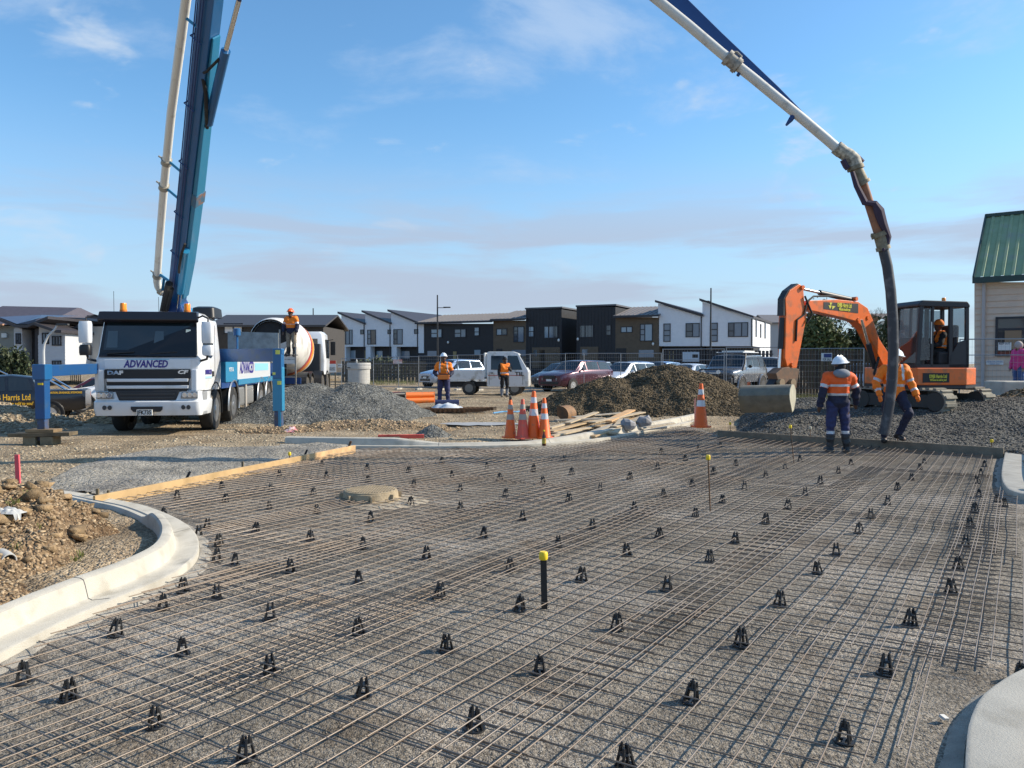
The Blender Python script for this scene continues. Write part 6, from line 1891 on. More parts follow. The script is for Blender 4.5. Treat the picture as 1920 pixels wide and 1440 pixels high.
# linkage and bucket
b = MB(); bplate(b, [(1470, 688), (1490, 692), (1484, 728), (1466, 732), (1452, 722), (1446, 700), (1458, 690)], .13); w_build(b, 'bucket_linkage', mat('link_rust', (.20, .10, .05), .7, col2=(.10, .07, .05), vscale=9), ex, bevel=.01)
for px in (1453, 1474):
    b = MB(); b.tube([bpx(px, 717, -.15), bpx(px, 717, .20)], .085, 14); w_build(b, 'hitch_pin', mat('pin_tan', (.28, .20, .12), .7), ex, smooth=True)
b = MB(); bplate(b, [(1435, 735), (1455, 700), (1470, 740)], .10); w_build(b, 'hitch_plate', XB, ex)
# mud bucket: profile in boom plane swept sideways along a tilted lateral axis
bw0, bw1 = atY(1400, 750, 16.35), atY(1476, 744, 15.9)
bk_c = (bw0 + bw1) / 2; lat = (bw1 - bw0).normalized(); lat.z *= .4; lat.normalize()
ff = lat.cross(Vector((0, 0, 1))).normalized()
if ff.y > 0: ff = -ff                       # towards the camera
BM_ = mat('bucket_steel', (.20, .185, .145), .65, .25, vary=.2, vscale=6, dirt=((.22, .19, .13), .4, 5))
prof = [(-.02, .27), (.14, .25), (.25, .14), (.26, .02), (.18, -.24), (.10, -.40), (-.02, -.42), (.03, -.20), (.12, .0), (.10, .12), (.0, .18)]
prof = [(-.24, .14), (-.16, .22), (-.04, .255), (.09, .235), (.19, .16), (.235, .05), (.20, -.05), (.02, -.30), (.0, -.31), (-.03, -.29), (.15, -.05), (.18, .04), (.14, .13), (.06, .185), (-.03, .205), (-.13, .18), (-.2, .12)]
hw = .50
b = MB(); b.loft([[bk_c + lat * s_ + ff * a_ + Vector((0, 0, z_ + .02)) for a_, z_ in prof] for s_ in (-hw, hw)]); bkt = w_build(b, 'bucket', BM_, ex, smooth=True)
chk = [(.235, .05), (.19, .16), (.09, .235), (-.04, .255), (-.16, .22), (-.25, .13), (-.27, -.05), (-.12, -.26), (.0, -.31), (.20, -.05)]
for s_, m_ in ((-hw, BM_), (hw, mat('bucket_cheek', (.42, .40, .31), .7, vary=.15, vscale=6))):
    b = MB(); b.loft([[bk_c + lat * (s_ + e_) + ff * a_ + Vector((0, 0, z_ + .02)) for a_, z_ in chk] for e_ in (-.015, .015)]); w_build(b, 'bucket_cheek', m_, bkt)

# ================================================================ people
SKIN_D = mat('skin_dark', (.09, .045, .028), .55); SKIN_M = mat('skin_mid', (.30, .17, .11), .55)
ORC = mat('vest_orange', (.95, .22, .01), .7, vary=.12, vscale=9); ORR = mat('vest_red_orange', (.85, .11, .01), .7, vary=.12, vscale=9)
NVC = mat('cloth_navy', (.018, .02, .045), .85, vary=.2, vscale=12); NVT = mat('trouser_navy', (.03, .035, .10), .85, vary=.2, vscale=12)
BLC = mat('cloth_black', (.012, .012, .014), .85); TAN = mat('trouser_tan', (.24, .20, .15), .9, vary=.25, vscale=9); HOODG = mat('hood_grey', (.22, .24, .27), .85)
SIL = mat('retro_silver', (.55, .56, .58), .4, .3); BOOT = mat('gumboot', (.022, .022, .024), .5); GLV = mat('glove_orange', (.95, .20, .01), .6)
HATW = mat('hat_white', (.72, .78, .84), .3); HATO = mat('hat_orange', (.90, .12, .02), .35); PINK = mat('coat_pink', (.62, .05, .22), .8); JEAN = mat('jeans', (.06, .11, .26), .85)
def v3(*a): return Vector(a)
def person(label, loc, rotz, J, H=1.75, vox=.014, skin=SKIN_D, layers=(), hat=None, extra=None, hand=None, name='person'):
    """J: joints in metres, person faces -y, x to the viewer's right. layers: (part name, regions, material list, chooser)"""
    D = dict(pel=(0, 0, .94), wai=(0, 0, 1.08), che=(0, 0, 1.32), nec=(0, .01, 1.48), hea=(0, -.02, 1.63),
             sl=(-.19, 0, 1.42), el=(-.26, .02, 1.14), wl=(-.27, -.06, .90), sr=(.19, 0, 1.42), er=(.26, .02, 1.14), wr=(.27, -.06, .90),
             hl=(-.10, 0, .92), kl=(-.11, -.01, .50), al=(-.12, .02, .09), hr=(.10, 0, .92), kr=(.11, -.01, .50), ar=(.12, .02, .09), face=(0, -1, 0), tl=(-.14, -1, 0), tr=(.14, -1, 0))
    D.update(J)
    D = {k: Vector(v) for k, v in D.items()}
    S = H / 1.75
    fd = D['face'].normalized()
    caps = []   # (p, q, r0, r1, region, flatten)
    def cp(p, q, r0, r1, reg): caps.append((Vector(p), Vector(q), r0, r1, reg))
    side = (D['sr'] - D['sl']).normalized()
    for k in (-1, 0, 1):
        cp(D['pel'] + side * .065 * k, D['wai'] + side * .06 * k, .115, .108, 'hip')
        cp(D['wai'] + side * .06 * k, D['che'] + side * .075 * k, .112, .125, 'torso')
    cp(D['che'] + side * -.08, D['sl'] + side * .03, .12, .085, 'torso'); cp(D['che'] + side * .08, D['sr'] - side * .03, .12, .085, 'torso')
    cp(D['sl'] + side * .05, D['nec'] - Vector((0, 0, .03)), .075, .065, 'torso'); cp(D['sr'] - side * .05, D['nec'] - Vector((0, 0, .03)), .075, .065, 'torso')
    cp(D['nec'] - Vector((0, 0, .06)), D['hea'] - Vector((0, 0, .05)), .058, .055, 'neck')
    h = D['hea']
    cp(h + Vector((0, 0, .02)) - fd * .02, h + Vector((0, 0, .045)) + fd * .015, .094, .090, 'head'); cp(h + fd * .03 - Vector((0, 0, .02)), h + fd * .045 - Vector((0, 0, .07)), .072, .052, 'head')
    cp(h + fd * .09 + Vector((0, 0, .015)), h + fd * .112 - Vector((0, 0, .02)), .012, .017, 'head')      # nose
    sd2 = Vector((0, 0, 1)).cross(fd).normalized()
    for s in (-1, 1): cp(h + sd2 * .09 * s + Vector((0, 0, .015)), h + sd2 * .096 * s - Vector((0, 0, .02)), .018, .014, 'head')
    for a, b_, c, sx in (('sl', 'el', 'wl', -1), ('sr', 'er', 'wr', 1)):
        cp(D[a], D[b_], .070, .056, 'uarm'); cp(D[b_], D[c], .056, .043, 'farm')
        d = (D[c] - D[b_]).normalized()
        hd = (hand or {}).get(c)
        if hd: d = Vector(hd).normalized()
        palm = D[c] + d * .075
        cp(D[c], palm, .034, .036, 'hand')
        lat_ = d.cross(fd)
        lat_ = lat_.normalized() if lat_.length > .1 else side
        curl = (d * .75 + fd * .55).normalized()
        for k, (o_, l_) in enumerate(((-.030, .062), (-.010, .074), (.010, .070), (.028, .052))):
            p0 = palm + lat_ * o_; p1 = p0 + d * l_ * .55; p2 = p1 + curl * l_ * .5
            cp(p0, p1, .0125, .0115, 'hand'); cp(p1, p2, .0115, .010, 'hand')
        th0 = D[c] + d * .03 + fd * .015; cp(th0, th0 + (fd * .6 + d * .6 - side * sx * .3).normalized() * .06, .015, .012, 'hand')
    for a, b_, c, t in (('hl', 'kl', 'al', 'tl'), ('hr', 'kr', 'ar', 'tr')):
        cp(D[a], D[b_], .098, .070, 'thigh'); cp(D[b_], D[c], .070, .052, 'shin')
        td = D[t]; td = Vector((td.x - 0, td.y, td.z)).normalized() if t in ('tl', 'tr') else td
        f0 = D[c] + Vector((0, 0, -.045)) - td * .05; f1 = D[c] + Vector((0, 0, -.052)) + td * .15
        cp(D[c] - Vector((0, 0, .0)), f0 + td * .04, .054, .046, 'foot'); cp(f0, f1, .042, .040, 'foot')
    b = MB()
    n = 12
    for p, q, r0, r1, reg in caps:
        ax_ = q - p; L = ax_.length
        ax_ = ax_.normalized() if L > 1e-6 else Vector((0, 0, 1))
        rings = []
        u = ax_.orthogonal().normalized(); w = ax_.cross(u)
        for cen, r_, a0, a1 in ((p, r0, -90, 0), (q, r1, 0, 90)):
            for k in range(4):
                an = R(lerp(a0, a1, k / 3)); rr_ = r_ * max(math.cos(an), .03); off_ = r_ * math.sin(an)
                rings.append([tuple((cen + ax_ * off_ + (u * math.cos(2 * math.pi * j / n) + w * math.sin(2 * math.pi * j / n)) * rr_) * S) for j in range(n)])
        b.loft(rings)
    tmp = b.build('tmp', skin, None)
    md = tmp.modifiers.new('r', 'REMESH'); md.mode = 'VOXEL'; md.voxel_size = vox
    sm = tmp.modifiers.new('s', 'SMOOTH'); sm.factor = .5; sm.iterations = 3
    me = bpy.data.meshes.new_from_object(tmp.evaluated_get(bpy.context.evaluated_depsgraph_get()))
    bpy.data.objects.remove(tmp)
    t = thing(name, label, 'person', loc, rotz)
    me.materials.clear(); me.materials.append(skin)
    body = link('body', me, t, 'all')
    # face region lookup
    nf = len(me.polygons)
    cen = np.zeros(nf * 3); me.polygons.foreach_get('center', cen); cen = cen.reshape(-1, 3) / S
    best = np.full(nf, 1e9); reg = np.empty(nf, object); tt = np.zeros(nf)
    for p, q, r0, r1, rg_ in caps:
        p_, q_ = np.array(p), np.array(q); d = q_ - p_; L2 = d.dot(d) + 1e-9
        s_ = np.clip(((cen - p_) @ d) / L2, 0, 1)
        dist = np.linalg.norm(cen - p_ - s_[:, None] * d, axis=1) - (r0 + (r1 - r0) * s_)
        k = dist < best
        best[k] = dist[k]; reg[k] = rg_; tt[k] = s_[k]
    vn = np.zeros(len(me.vertices) * 3); me.vertices.foreach_get('co', vn); vn = vn.reshape(-1, 3)
    nrm = np.array([v.normal for v in me.vertices])
    polys = [tuple(p.vertices) for p in me.polygons]
    for nm, regs, mats, choose, thick in layers:
        sel = np.array([r_ in regs for r_ in reg])
        idx = np.nonzero(sel)[0]
        mi = choose(cen[idx], reg[idx], tt[idx])
        keep = mi >= 0; idx = idx[keep]; mi = mi[keep]
        if len(idx) == 0: continue
        used = sorted({v for i in idx for v in polys[i]})
        mp_ = {v: k for k, v in enumerate(used)}
        fold = .030 * vnoise(vn[used][:, 0] * 8 + vn[used][:, 2] * 6, vn[used][:, 1] * 8 + vn[used][:, 2] * 13, 3) + .012 * vnoise(vn[used][:, 0] * 19, vn[used][:, 2] * 24, 5)
        co = vn[used] + nrm[used] * (thick + fold[:, None] * (1 if thick > .008 else .3)) * S
        m2 = bpy.data.meshes.new(nm)
        m2.from_pydata([tuple(c) for c in co], [], [tuple(mp_[v] for v in polys[i]) for i in idx])
        for q in mats: m2.materials.append(q)
        m2.polygons.foreach_set('material_index', [int(k) for k in mi]); m2.update()
        link(nm, m2, t, 'all')
    hc = D['hea'] * S
    rz_ = math.atan2(fd.x, -fd.y)
    if hat:
        kind, hm = hat
        b = MB()
        if kind == 'hard':
            b.ell((0, .0, 0), (.118, .140, .135), 18, 10, cut=0.0)
            b.lathe([(.118, -.004), (.142, -.008), (.140, .004), (.118, .010)], 22, (0, 0, 0))
            b.v = [(x, y * 1.12 - (.04 if y < -.1 and z < .02 else 0), z) for x, y, z in b.v]
            for x in (-.03, .03): b.tube([(x, -.10 * math.cos(0), .085), (x, 0, .138), (x, .11, .08)], .010, 6)
        elif kind == 'beanie':
            b.ell((0, 0, -.01), (.108, .12, .13), 16, 10, cut=-.1)
        ho = b.build('hard_hat' if kind == 'hard' else 'cap', hm, t, smooth=True)
        ho.location = hc + Vector((0, 0, .055 * S)) - fd * .008; ho.rotation_euler = (R(-6) if kind == 'hard' else 0, 0, rz_)
    # face: eyes, brows, mouth
    fm = MB()
    for s in (-1, 1):
        e = hc + fd * .096 * S + sd2 * .034 * s + Vector((0, 0, .018)); fm.ell(e, (.011, .011, .008), 8, 5)
    fm.build('eye', M['plate_white'] if skin is SKIN_M else M['ink'], t)
    fm = MB(); fm.ell(hc + fd * .093 * S - Vector((0, 0, .058)), (.024, .012, .007), 8, 5); fm.build('mouth', mat('lips', (.16, .06, .05), .5), t)
    if extra: extra(t, D, S)
    return t
def ones(c, r, t): return np.zeros(len(c), int)
def lside(c, r, t): return np.where(c[:, 0] < 0, 0, -1)
def rside(c, r, t): return np.where(c[:, 0] < 0, -1, 0)
def shirt(lowz, bands, sleeve_navy=True, arm_band=True, armz=.45):
    """0 bright, 1 navy, 2 silver"""
    def f(c, r, t):
        m = np.zeros(len(c), int)
        z = c[:, 2]
        tor = (r == 'torso') | (r == 'hip')
        m[tor & (z < lowz)] = 1
        for a, b_ in bands: m[tor & (z > a) & (z < b_)] = 2
        if sleeve_navy: m[(r == 'farm')] = 1; m[(r == 'uarm') & (t > .72)] = 1
        if arm_band: m[(r == 'uarm') & (t > armz) & (t < armz + .2)] = 2
        return m
    return f
ALLT = ('torso', 'hip', 'uarm', 'farm')
def pants(bandz=None, hi=.0):
    def f(c, r, t):
        m = np.zeros(len(c), int)
        if bandz: m[(r == 'shin') & (c[:, 2] > bandz[0]) & (c[:, 2] < bandz[1])] = 1
        return m
    return f
def boots(top):
    def f(c, r, t):
        m = np.zeros(len(c), int); m[(r == 'shin') & (c[:, 2] > top)] = -1
        return m
    return f
# worker with his back to us, looking right
p = at(1571, 849, 0)
def hood(t, D, S):
    b = MB(); b.ell(D['nec'] * S + Vector((-.03, .06, -.0)), (.155, .11, .085), 16, 10, rot=(R(-25), 0, 0)); b.build('hood', HOODG, t, smooth=True)
    b = MB(); b.ell(D['hea'] * S + Vector((0, .01, -.01)), (.098, .108, .11), 14, 9); b.build('hair', BLC, t, smooth=True)
person('worker seen from behind on the mesh in white hard hat and gumboots', (p.x, p.y, .0), R(176),
       dict(face=(-.82, -.55, -.15), hea=(-.03, -.03, 1.62), sl=(-.21, 0, 1.41), sr=(.21, 0, 1.41), el=(-.33, -.04, 1.16), wl=(-.36, -.14, .93), er=(.30, .04, 1.13), wr=(.33, -.02, .89), hl=(-.10, 0, .92), hr=(.10, 0, .92), kl=(-.13, -.02, .50), kr=(.14, .0, .50), al=(-.15, .02, .10), ar=(.16, .03, .10)), 1.75, .011, SKIN_D,
       layers=(('jacket', ALLT, [ORR, NVC, SIL], shirt(1.07, ((1.07, 1.115), (1.24, 1.285)), True, True, .5), .022), ('trousers', ('hip', 'thigh', 'shin'), [NVT, SIL], pants((.36, .41)), .014), ('boots', ('foot', 'shin'), [BOOT], boots(.35), .018)), hat=('hard', HATW), extra=hood)
# worker guiding the hose
p = at(1673, 828, .18)
person('worker in white hard hat and bright orange jacket guiding the hanging hose', (p.x, 15.0, .17), R(-14),
       dict(face=(-.45, -.75, -.45), hea=(.06, -.06, 1.60), nec=(.04, 0, 1.47), che=(.03, 0, 1.31), sl=(-.17, -.02, 1.40), sr=(.24, .02, 1.40), el=(-.30, -.05, 1.15), wl=(-.26, -.16, .92), er=(.33, .0, 1.15), wr=(.40, -.10, .93), pel=(.04, .02, .93), wai=(.03, .02, 1.08), hl=(-.06, .02, .92), kl=(-.10, .0, .50), al=(-.12, .08, .08), hr=(.14, .0, .92), kr=(.25, -.24, .58), ar=(.10, -.10, .16), tr=(.4, -.9, -.15)), 1.72, .011, SKIN_M,
       layers=(('jacket', ALLT, [ORC, ORC, SIL], lambda c, r, t: np.where(((r == 'torso') & (np.abs(c[:, 2] - 1.10) < .025)) | ((r == 'uarm') & (np.abs(t - .8) < .09)) | ((r == 'farm') & (np.abs(t - .62) < .09)) | ((r == 'torso') & (c[:, 2] > 1.2) & (np.abs(np.abs(c[:, 0] - .035) - .13) < .022)), 2, 0), .02), ('trousers', ('hip', 'thigh', 'shin'), [NVC], ones, .016), ('boots', ('foot',), [BOOT], ones, .012), ('gloves', ('hand',), [GLV], ones, .004)), hat=('hard', HATW))
# pump operator with remote control
D_ = 27.8; q = atY(832, 757, D_)
def remote(t, D, S):
    b = MB(); b.box((0, -.30, 1.02), (.40, .22, .16)); r_ = b.build('remote_box', mat('remote_orange', (.75, .20, .03), .5), t, bevel=.015)
    b = MB(); b.box((0, -.30, 1.12), (.36, .20, .04)); r2 = b.build('remote_panel', M['ink'], r_)
    b = MB(); b.tube([(.2, -.25, 1.08), (.10, -.14, 1.32), (-.10, .02, 1.47)], .016, 6); b.build('strap', BLC, t)
person('pump operator in white hard hat and orange shirt holding a remote control box', (q.x, D_, .16), R(4),
       dict(face=(.25, -1, -.05), el=(-.30, .0, 1.14), wl=(-.22, -.22, 1.04), er=(.30, .0, 1.14), wr=(.22, -.22, 1.04), kl=(-.13, -.02, .5), kr=(.13, -.02, .5), al=(-.15, .02, .09), ar=(.15, .02, .09)), 1.80, .016, SKIN_D, hand={'wl': (.6, -.6, -.1), 'wr': (-.6, -.6, -.1)},
       layers=(('shirt', ALLT, [ORC, NVC, SIL], lambda c, r, t: np.where((r == 'farm') | ((r == 'uarm') & (t > .75)), 1, np.where((r == 'torso') & (np.abs(np.abs(c[:, 0]) - .12) < .025) & (c[:, 2] > 1.15), 2, np.where(c[:, 2] < 1.02, 1, 0))), .016), ('trousers', ('hip', 'thigh', 'shin'), [NVT], ones, .016), ('boots', ('foot',), [BOOT], ones, .012)), hat=('hard', HATW), extra=remote)
# man with phone
D_ = 35.5; q = atY(946, 745, D_)
person('man in orange safety vest and black trousers standing by the white truck', (q.x, D_, .14), R(20),
       dict(face=(.5, -.8, -.3), er=(.28, -.04, 1.18), wr=(.10, -.28, 1.30), kl=(-.12, .0, .5), kr=(.12, -.03, .5)), 1.76, .018, SKIN_D,
       layers=(('sleeve', ('uarm', 'farm'), [BLC], lside, .012), ('sleeve', ('uarm', 'farm'), [BLC], rside, .012), ('vest', ('torso', 'hip'), [ORC, BLC, SIL], lambda c, r, t: np.where(c[:, 2] < .98, -1, np.where(np.abs(c[:, 2] - 1.08) < .025, 2, 0)), .02), ('trousers', ('hip', 'thigh', 'shin'), [BLC, HOODG], lambda c, r, t: np.where((r == 'shin') & (t > .3), 1, 0), .014), ('boots', ('foot',), [TAN], ones, .012)), hat=('beanie', BLC))
# man on the mixer platform
q = atY(545, 668, 28.85)
person('worker in orange hard hat and jacket standing on the mixer truck platform', (q.x, 28.95, q.z - .0), R(-8),
       dict(face=(.05, -.9, -.45), hea=(0, -.05, 1.61), el=(-.27, -.04, 1.13), wl=(-.26, -.14, .92), er=(.27, -.04, 1.13), wr=(.26, -.14, .92)), 1.70, .018, SKIN_D,
       layers=(('jacket', ALLT, [ORC, NVC, SIL], shirt(1.06, ((1.19, 1.22),), True, True, .5), .02), ('trousers', ('hip', 'thigh', 'shin'), [TAN], ones, .016), ('boots', ('foot', 'shin'), [BOOT], boots(.34), .02)), hat=('hard', HATO))
# excavator driver, seated, facing left
dp = ub(-.16, .42, .98)
person('excavator driver in orange vest seated inside the cab', tuple(dp - Vector((0, 0, .50))), R(-90),
       dict(pel=(0, .0, .98), wai=(0, .02, 1.1), hl=(-.10, -.04, .96), hr=(.10, -.04, .96), kl=(-.13, -.46, .98), kr=(.13, -.46, .98), al=(-.13, -.50, .58), ar=(.13, -.50, .58), el=(-.27, -.12, 1.18), wl=(-.22, -.36, 1.12), er=(.27, -.12, 1.18), wr=(.22, -.36, 1.12)), 1.66, .016, SKIN_D,
       layers=(('sleeve', ('uarm', 'farm'), [BLC], lside, .012), ('sleeve', ('uarm', 'farm'), [BLC], rside, .012), ('vest', ('torso',), [ORC, BLC, SIL], lambda c, r, t: np.where(np.abs(c[:, 0]) < .05, 1, np.where(np.abs(c[:, 2] - 1.14) < .02, 2, 0)), .016), ('trousers', ('hip', 'thigh', 'shin'), [BLC], ones, .014), ('boots', ('foot',), [BOOT], ones, .012)), hat=('beanie', mat('beanie_band', (.75, .20, .02), .8)))
# woman in pink at the right edge
q = atY(1909, 745, 24.6)
def hairw(t, D, S):
    b = MB(); b.ell(D['hea'] * S + Vector((0, .01, .02)), (.115, .125, .13), 14, 10); b.build('hair', mat('hair_grey', (.42, .36, .34), .8), t, smooth=True)
person('woman in a bright pink coat and jeans walking past the cream building', (q.x, 24.6, .66), R(-80), dict(face=(-.3, -1, 0)), 1.66, .02, SKIN_M,
       layers=(('coat', ALLT, [PINK], ones, .03), ('jeans', ('hip', 'thigh', 'shin'), [JEAN], ones, .014), ('shoes', ('foot',), [BOOT], ones, .01)), extra=hairw)

# ================================================================ terrace houses
CR = Vector((22.0, 72.0, 0)); RD = Vector((-.899, .438, 0)).normalized()      # row runs left and away
RN = Vector((-RD.y, RD.x, 0))
if RN.y > 0: RN = -RN                                                          # outward, towards the camera
BK = -RN
def row(px, py, back=0.0):
    return at_plane(px, py, CR + BK * back, RN)
def row_t(px): return (row(px, 680) - CR).dot(RD)
def gcol(name, c, **kw): return mat(name, c, .8, **kw)
WHT = mat('clad_white', (.72, .745, .78), .7, vary=.04); BLK = mat('clad_black', (.014, .015, .019), .6, vary=.15, vscale=3); BRN = mat('clad_brown', (.12, .088, .058), .75, vary=.12, vscale=3)
ROOFD = mat('roof_dark', (.045, .04, .045), .5, vary=.15); ROOFG = mat('roof_grey', (.17, .155, .15), .6, vary=.12)
FRM = mat('window_frame', (.02, .022, .03), .5); CURT = mat('curtain', (.30, .34, .38), .8, vary=.2, vscale=3)
class House:
    def __init__(s, label, px0, px1, cat='house', setback=0.0, group='terrace houses behind the car park', plane=None):
        s.set = setback; s.plane = plane
        s.o = s.hit(px0, 680); s.o.z = 0
        s.xd = (s.hit(px1, 680) - s.hit(px0, 680)); s.xd.z = 0; s.w = s.xd.length; s.xd.normalize()
        s.bk = Vector((-s.xd.y, s.xd.x, 0))
        s.t = thing('terrace_house' if plane is None else 'house', label, cat, tuple(s.o), math.atan2(s.xd.y, s.xd.x), group)
    def hit(s, px, py):
        if s.plane is not None: return at_plane(px, py, *s.plane)
        return row(px, py, s.set)
    def loc(s, px, py):
        v = s.hit(px, py) - s.o
        return (v.dot(s.xd), v.z)
    def wall(s, pts, depth, m, y0=0.0, name='wall'):
        b = MB(); b.prism([s.loc(*p) for p in pts], y0, y0 + depth); return b.build(name, m, s.t)
    def lbox(s, x0, x1, y0, y1, z0, z1, m, name, bevel=0): 
        b = MB(); b.bx(x0, x1, y0, y1, z0, z1); return b.build(name, m, s.t, bevel=bevel)
    def window(s, x0, y0, x1, y1, vs=(), hs=(), pane=None, y=0.0, open_=None):
        a, c = s.loc(x0, y1), s.loc(x1, y0)
        X0, Z0, X1, Z1 = a[0], a[1], c[0], c[1]
        f = .07; b = MB()
        b.bx(X0, X1, y - .06, y + .03, Z0, Z0 + f); b.bx(X0, X1, y - .06, y + .03, Z1 - f, Z1); b.bx(X0, X0 + f, y - .06, y + .03, Z0, Z1); b.bx(X1 - f, X1, y - .06, y + .03, Z0, Z1)
        xs = [X0] + [lerp(X0, X1, v) for v in vs] + [X1]; zs = [Z0] + [lerp(Z0, Z1, h) for h in hs] + [Z1]
        for x in xs[1:-1]: b.bx(x - .04, x + .04, y - .055, y + .03, Z0, Z1)
        w = b.build('window', FRM, s.t)
        for i in range(len(xs) - 1):
            zz = zs if (i == 0 or not vs) else [Z0, Z1]
            if i == 0 and hs:
                bb = MB()
                for z in zs[1:-1]: bb.bx(xs[i], xs[i + 1], y - .055, y + .03, z - .04, z + .04)
                bb.build('transom', FRM, w)
            for k in range(len(zz) - 1):
                p = MB(); p.add([(xs[i] + .02, y - .02, zz[k] + .02), (xs[i + 1] - .02, y - .02, zz[k] + .02), (xs[i + 1] - .02, y - .02, zz[k + 1] - .02), (xs[i] + .02, y - .02, zz[k + 1] - .02)], [(0, 1, 2, 3)])
                p.build('pane', (pane[i % len(pane)] if pane else M['glass_house']), w)
        return w
GH = M['glass_house']; GC = mat('glass_curtain', (.16, .20, .25), .08, spec=.8); GL = mat('glass_light', (.25, .33, .40), .08, spec=.8); GB = mat('glass_brown', (.09, .06, .05), .08, spec=.8)
LAMP = M['plate_white']
def mono(label, x0, x1, ytl, ytr, yF, wins, low, side=None, pier=None, over=2, rooflines=True):
    """unit with a roof falling to the right"""
    h = House(label, x0, x1)
    h.wall([(x0, yF), (x1, yF), (x1, ytr), (x0, ytl)], 11, WHT, name='upper_wall')
    zf = h.loc(x0, yF)[1]
    b = MB(); b.bx(.15, h.w - .1, .9, 10, 0, zf); b.build('lower_wall', BLK, h.t)
    for px_a, px_b in ([pier] if pier else []):
        a = h.loc(px_a, yF)[0]; c = h.loc(px_b, yF)[0]
        h.lbox(a + .01, c, .05, 1.2, 0, zf - .003, WHT, 'pier')
    zl, zr = h.loc(x0, ytl)[1], h.loc(x1, ytr)[1]
    b = MB(); b.prism([(-.25, zl + .10), (h.w + .1, zr + .02), (h.w + .1, zr + .24), (-.25, zl + .32)], -.35, 11.3); b.build('roof', ROOFD, h.t)
    for w_ in wins: h.window(*w_[:4], vs=w_[4], hs=w_[5], pane=w_[6])
    for (a, c, d, e, m_, nm) in low:
        p, q = h.loc(a, e), h.loc(c, d)
        h.lbox(p[0], q[0], .84, .9, max(p[1], 0), q[1], m_, nm)
    b = MB(); b.tube([(h.w - .12, -.06, 0), (h.w - .12, -.06, zr)], .05, 8); b.build('downpipe', FRM, h.t)
    return h
door_tan = mat('door_tan', (.28, .22, .10), .6)
mono('leftmost white terrace house with a sloping dark roof', 640, 685, 589.5, 609, 650, [(642, 618, 661, 646, (.35, .7), (.35, .6), [GH, GC, GC]), (676, 618, 682, 627, (), (), None)], [(649, 658, 657, 672, GL, 'lower_window'), (675, 682, 657, 690, door_tan, 'door')], pier=(640, 648))
mono('second white terrace house from the left', 685, 733.5, 587, 608.5, 649.5, [(689, 618, 705, 646, (.4,), (.4, .7), [GC, GB]), (727, 618, 733, 626.5, (), (), None)], [(698, 709, 658, 671, GL, 'lower_window')], pier=(685, 694))
h3 = mono('third white terrace house with a long dark roof', 733.5, 785, 585.5, 607.5, 650, [(738, 617, 755, 646, (.4,), (.35, .7), [GH, GC]), (777, 617, 785, 626, (), (), None)], [(744, 760, 658, 672, GC, 'lower_window')], pier=(733.5, 743))
def flat(label, x0, x1, ye, yb, m, wins, low, ridge=None, roofm=None, depth=11, lights=(), setb=0.0, tall=False):
    h = House(label, x0, x1, setback=setb)
    h.wall([(x0, yb), (x1, yb), (x1, ye), (x0, ye)], depth, m, name='wall')
    z = h.loc(x0, ye)[1]
    if ridge:
        zr = h.loc(x0, ridge)[1] + .45
        b = MB(); b.loft([[(-.1, -.5, z - .05), (-.1, -.5, z + .14), (-.1, depth * .5, zr + .16), (-.1, depth * .5, zr)], [(h.w + .1, -.5, z - .05), (h.w + .1, -.5, z + .14), (h.w + .1, depth * .5, zr + .16), (h.w + .1, depth * .5, zr)]]); rf_ = b.build('roof', roofm or ROOFG, h.t)
        b = MB()
        k = int(h.w / .45)
        for i in range(k): b.bar((.2 + i * .45, -.48, z + .16), (.2 + i * .45, depth * .5 - .02, zr + .18), .05, .05)
        rb = b.build('roof_ribs', roofm or ROOFG, rf_, weld=False); rb['kind'] = 'stuff'
        b = MB(); b.bx(-.1, h.w + .1, -.62, -.5, z - .08, z + .10); b.build('gutter', FRM, h.t)
    else:
        h.lbox(-.08, h.w + .08, -.08, depth, z, z + .16, mat('parapet', (.10, .10, .11), .5), 'parapet')
        if tall:
            b = MB()
            for i in range(int(h.w / .35)): b.bx(.15 + i * .35, .19 + i * .35, -.02, -.0, h.loc(x0, yb)[1] + 2.5, z - .02)
            c_ = b.build('cladding_ribs', m, h.t, weld=False); c_['kind'] = 'stuff'
    for w_ in wins: h.window(*w_[:4], vs=w_[4], hs=w_[5], pane=w_[6])
    for (a, c, d, e, mm, nm) in low:
        p, q = h.loc(a, e), h.loc(c, d)
        h.lbox(p[0], q[0], -.06, .02, p[1], q[1], mm, nm)
    for (px, py) in lights:
        a = h.loc(px, py); b = MB(); b.ell((a[0], -.1, a[1]), (.12, .12, .16), 8, 6); b.build('wall_lamp', LAMP, h.t, smooth=True)
    return h
h = flat('black clad terrace house with four upper windows between white and brown', 785, 925, 607, 702, BLK, [(808, 616.5, 829, 633.5, (.62,), (.5,), [GL, GL]), (852, 616.5, 874, 633, (.55,), (.5,), [GC, GC]), (889, 613, 899, 630, (), (.45,), [GL])],
         [(785.2, 795, 608, 662, WHT, 'party_wall'), (802, 820, 658, 668, GC, 'lower_window'), (850, 856, 659, 690, door_tan, 'door'), (890, 901, 656, 665, GL, 'lower_window')], ridge=596, lights=((841, 642),))
flat('narrow brown terrace house left of the first black box', 925, 986, 601, 702, BRN, [(931, 616, 951, 629, (.5,), (), [GL, GH]), (963, 612, 983, 642, (.4,), (.35, .72), [GH, GC])],
     [(931, 942, 654, 690, M['ink'], 'door'), (960, 986, 656, 668, GC, 'lower_window')], ridge=588)
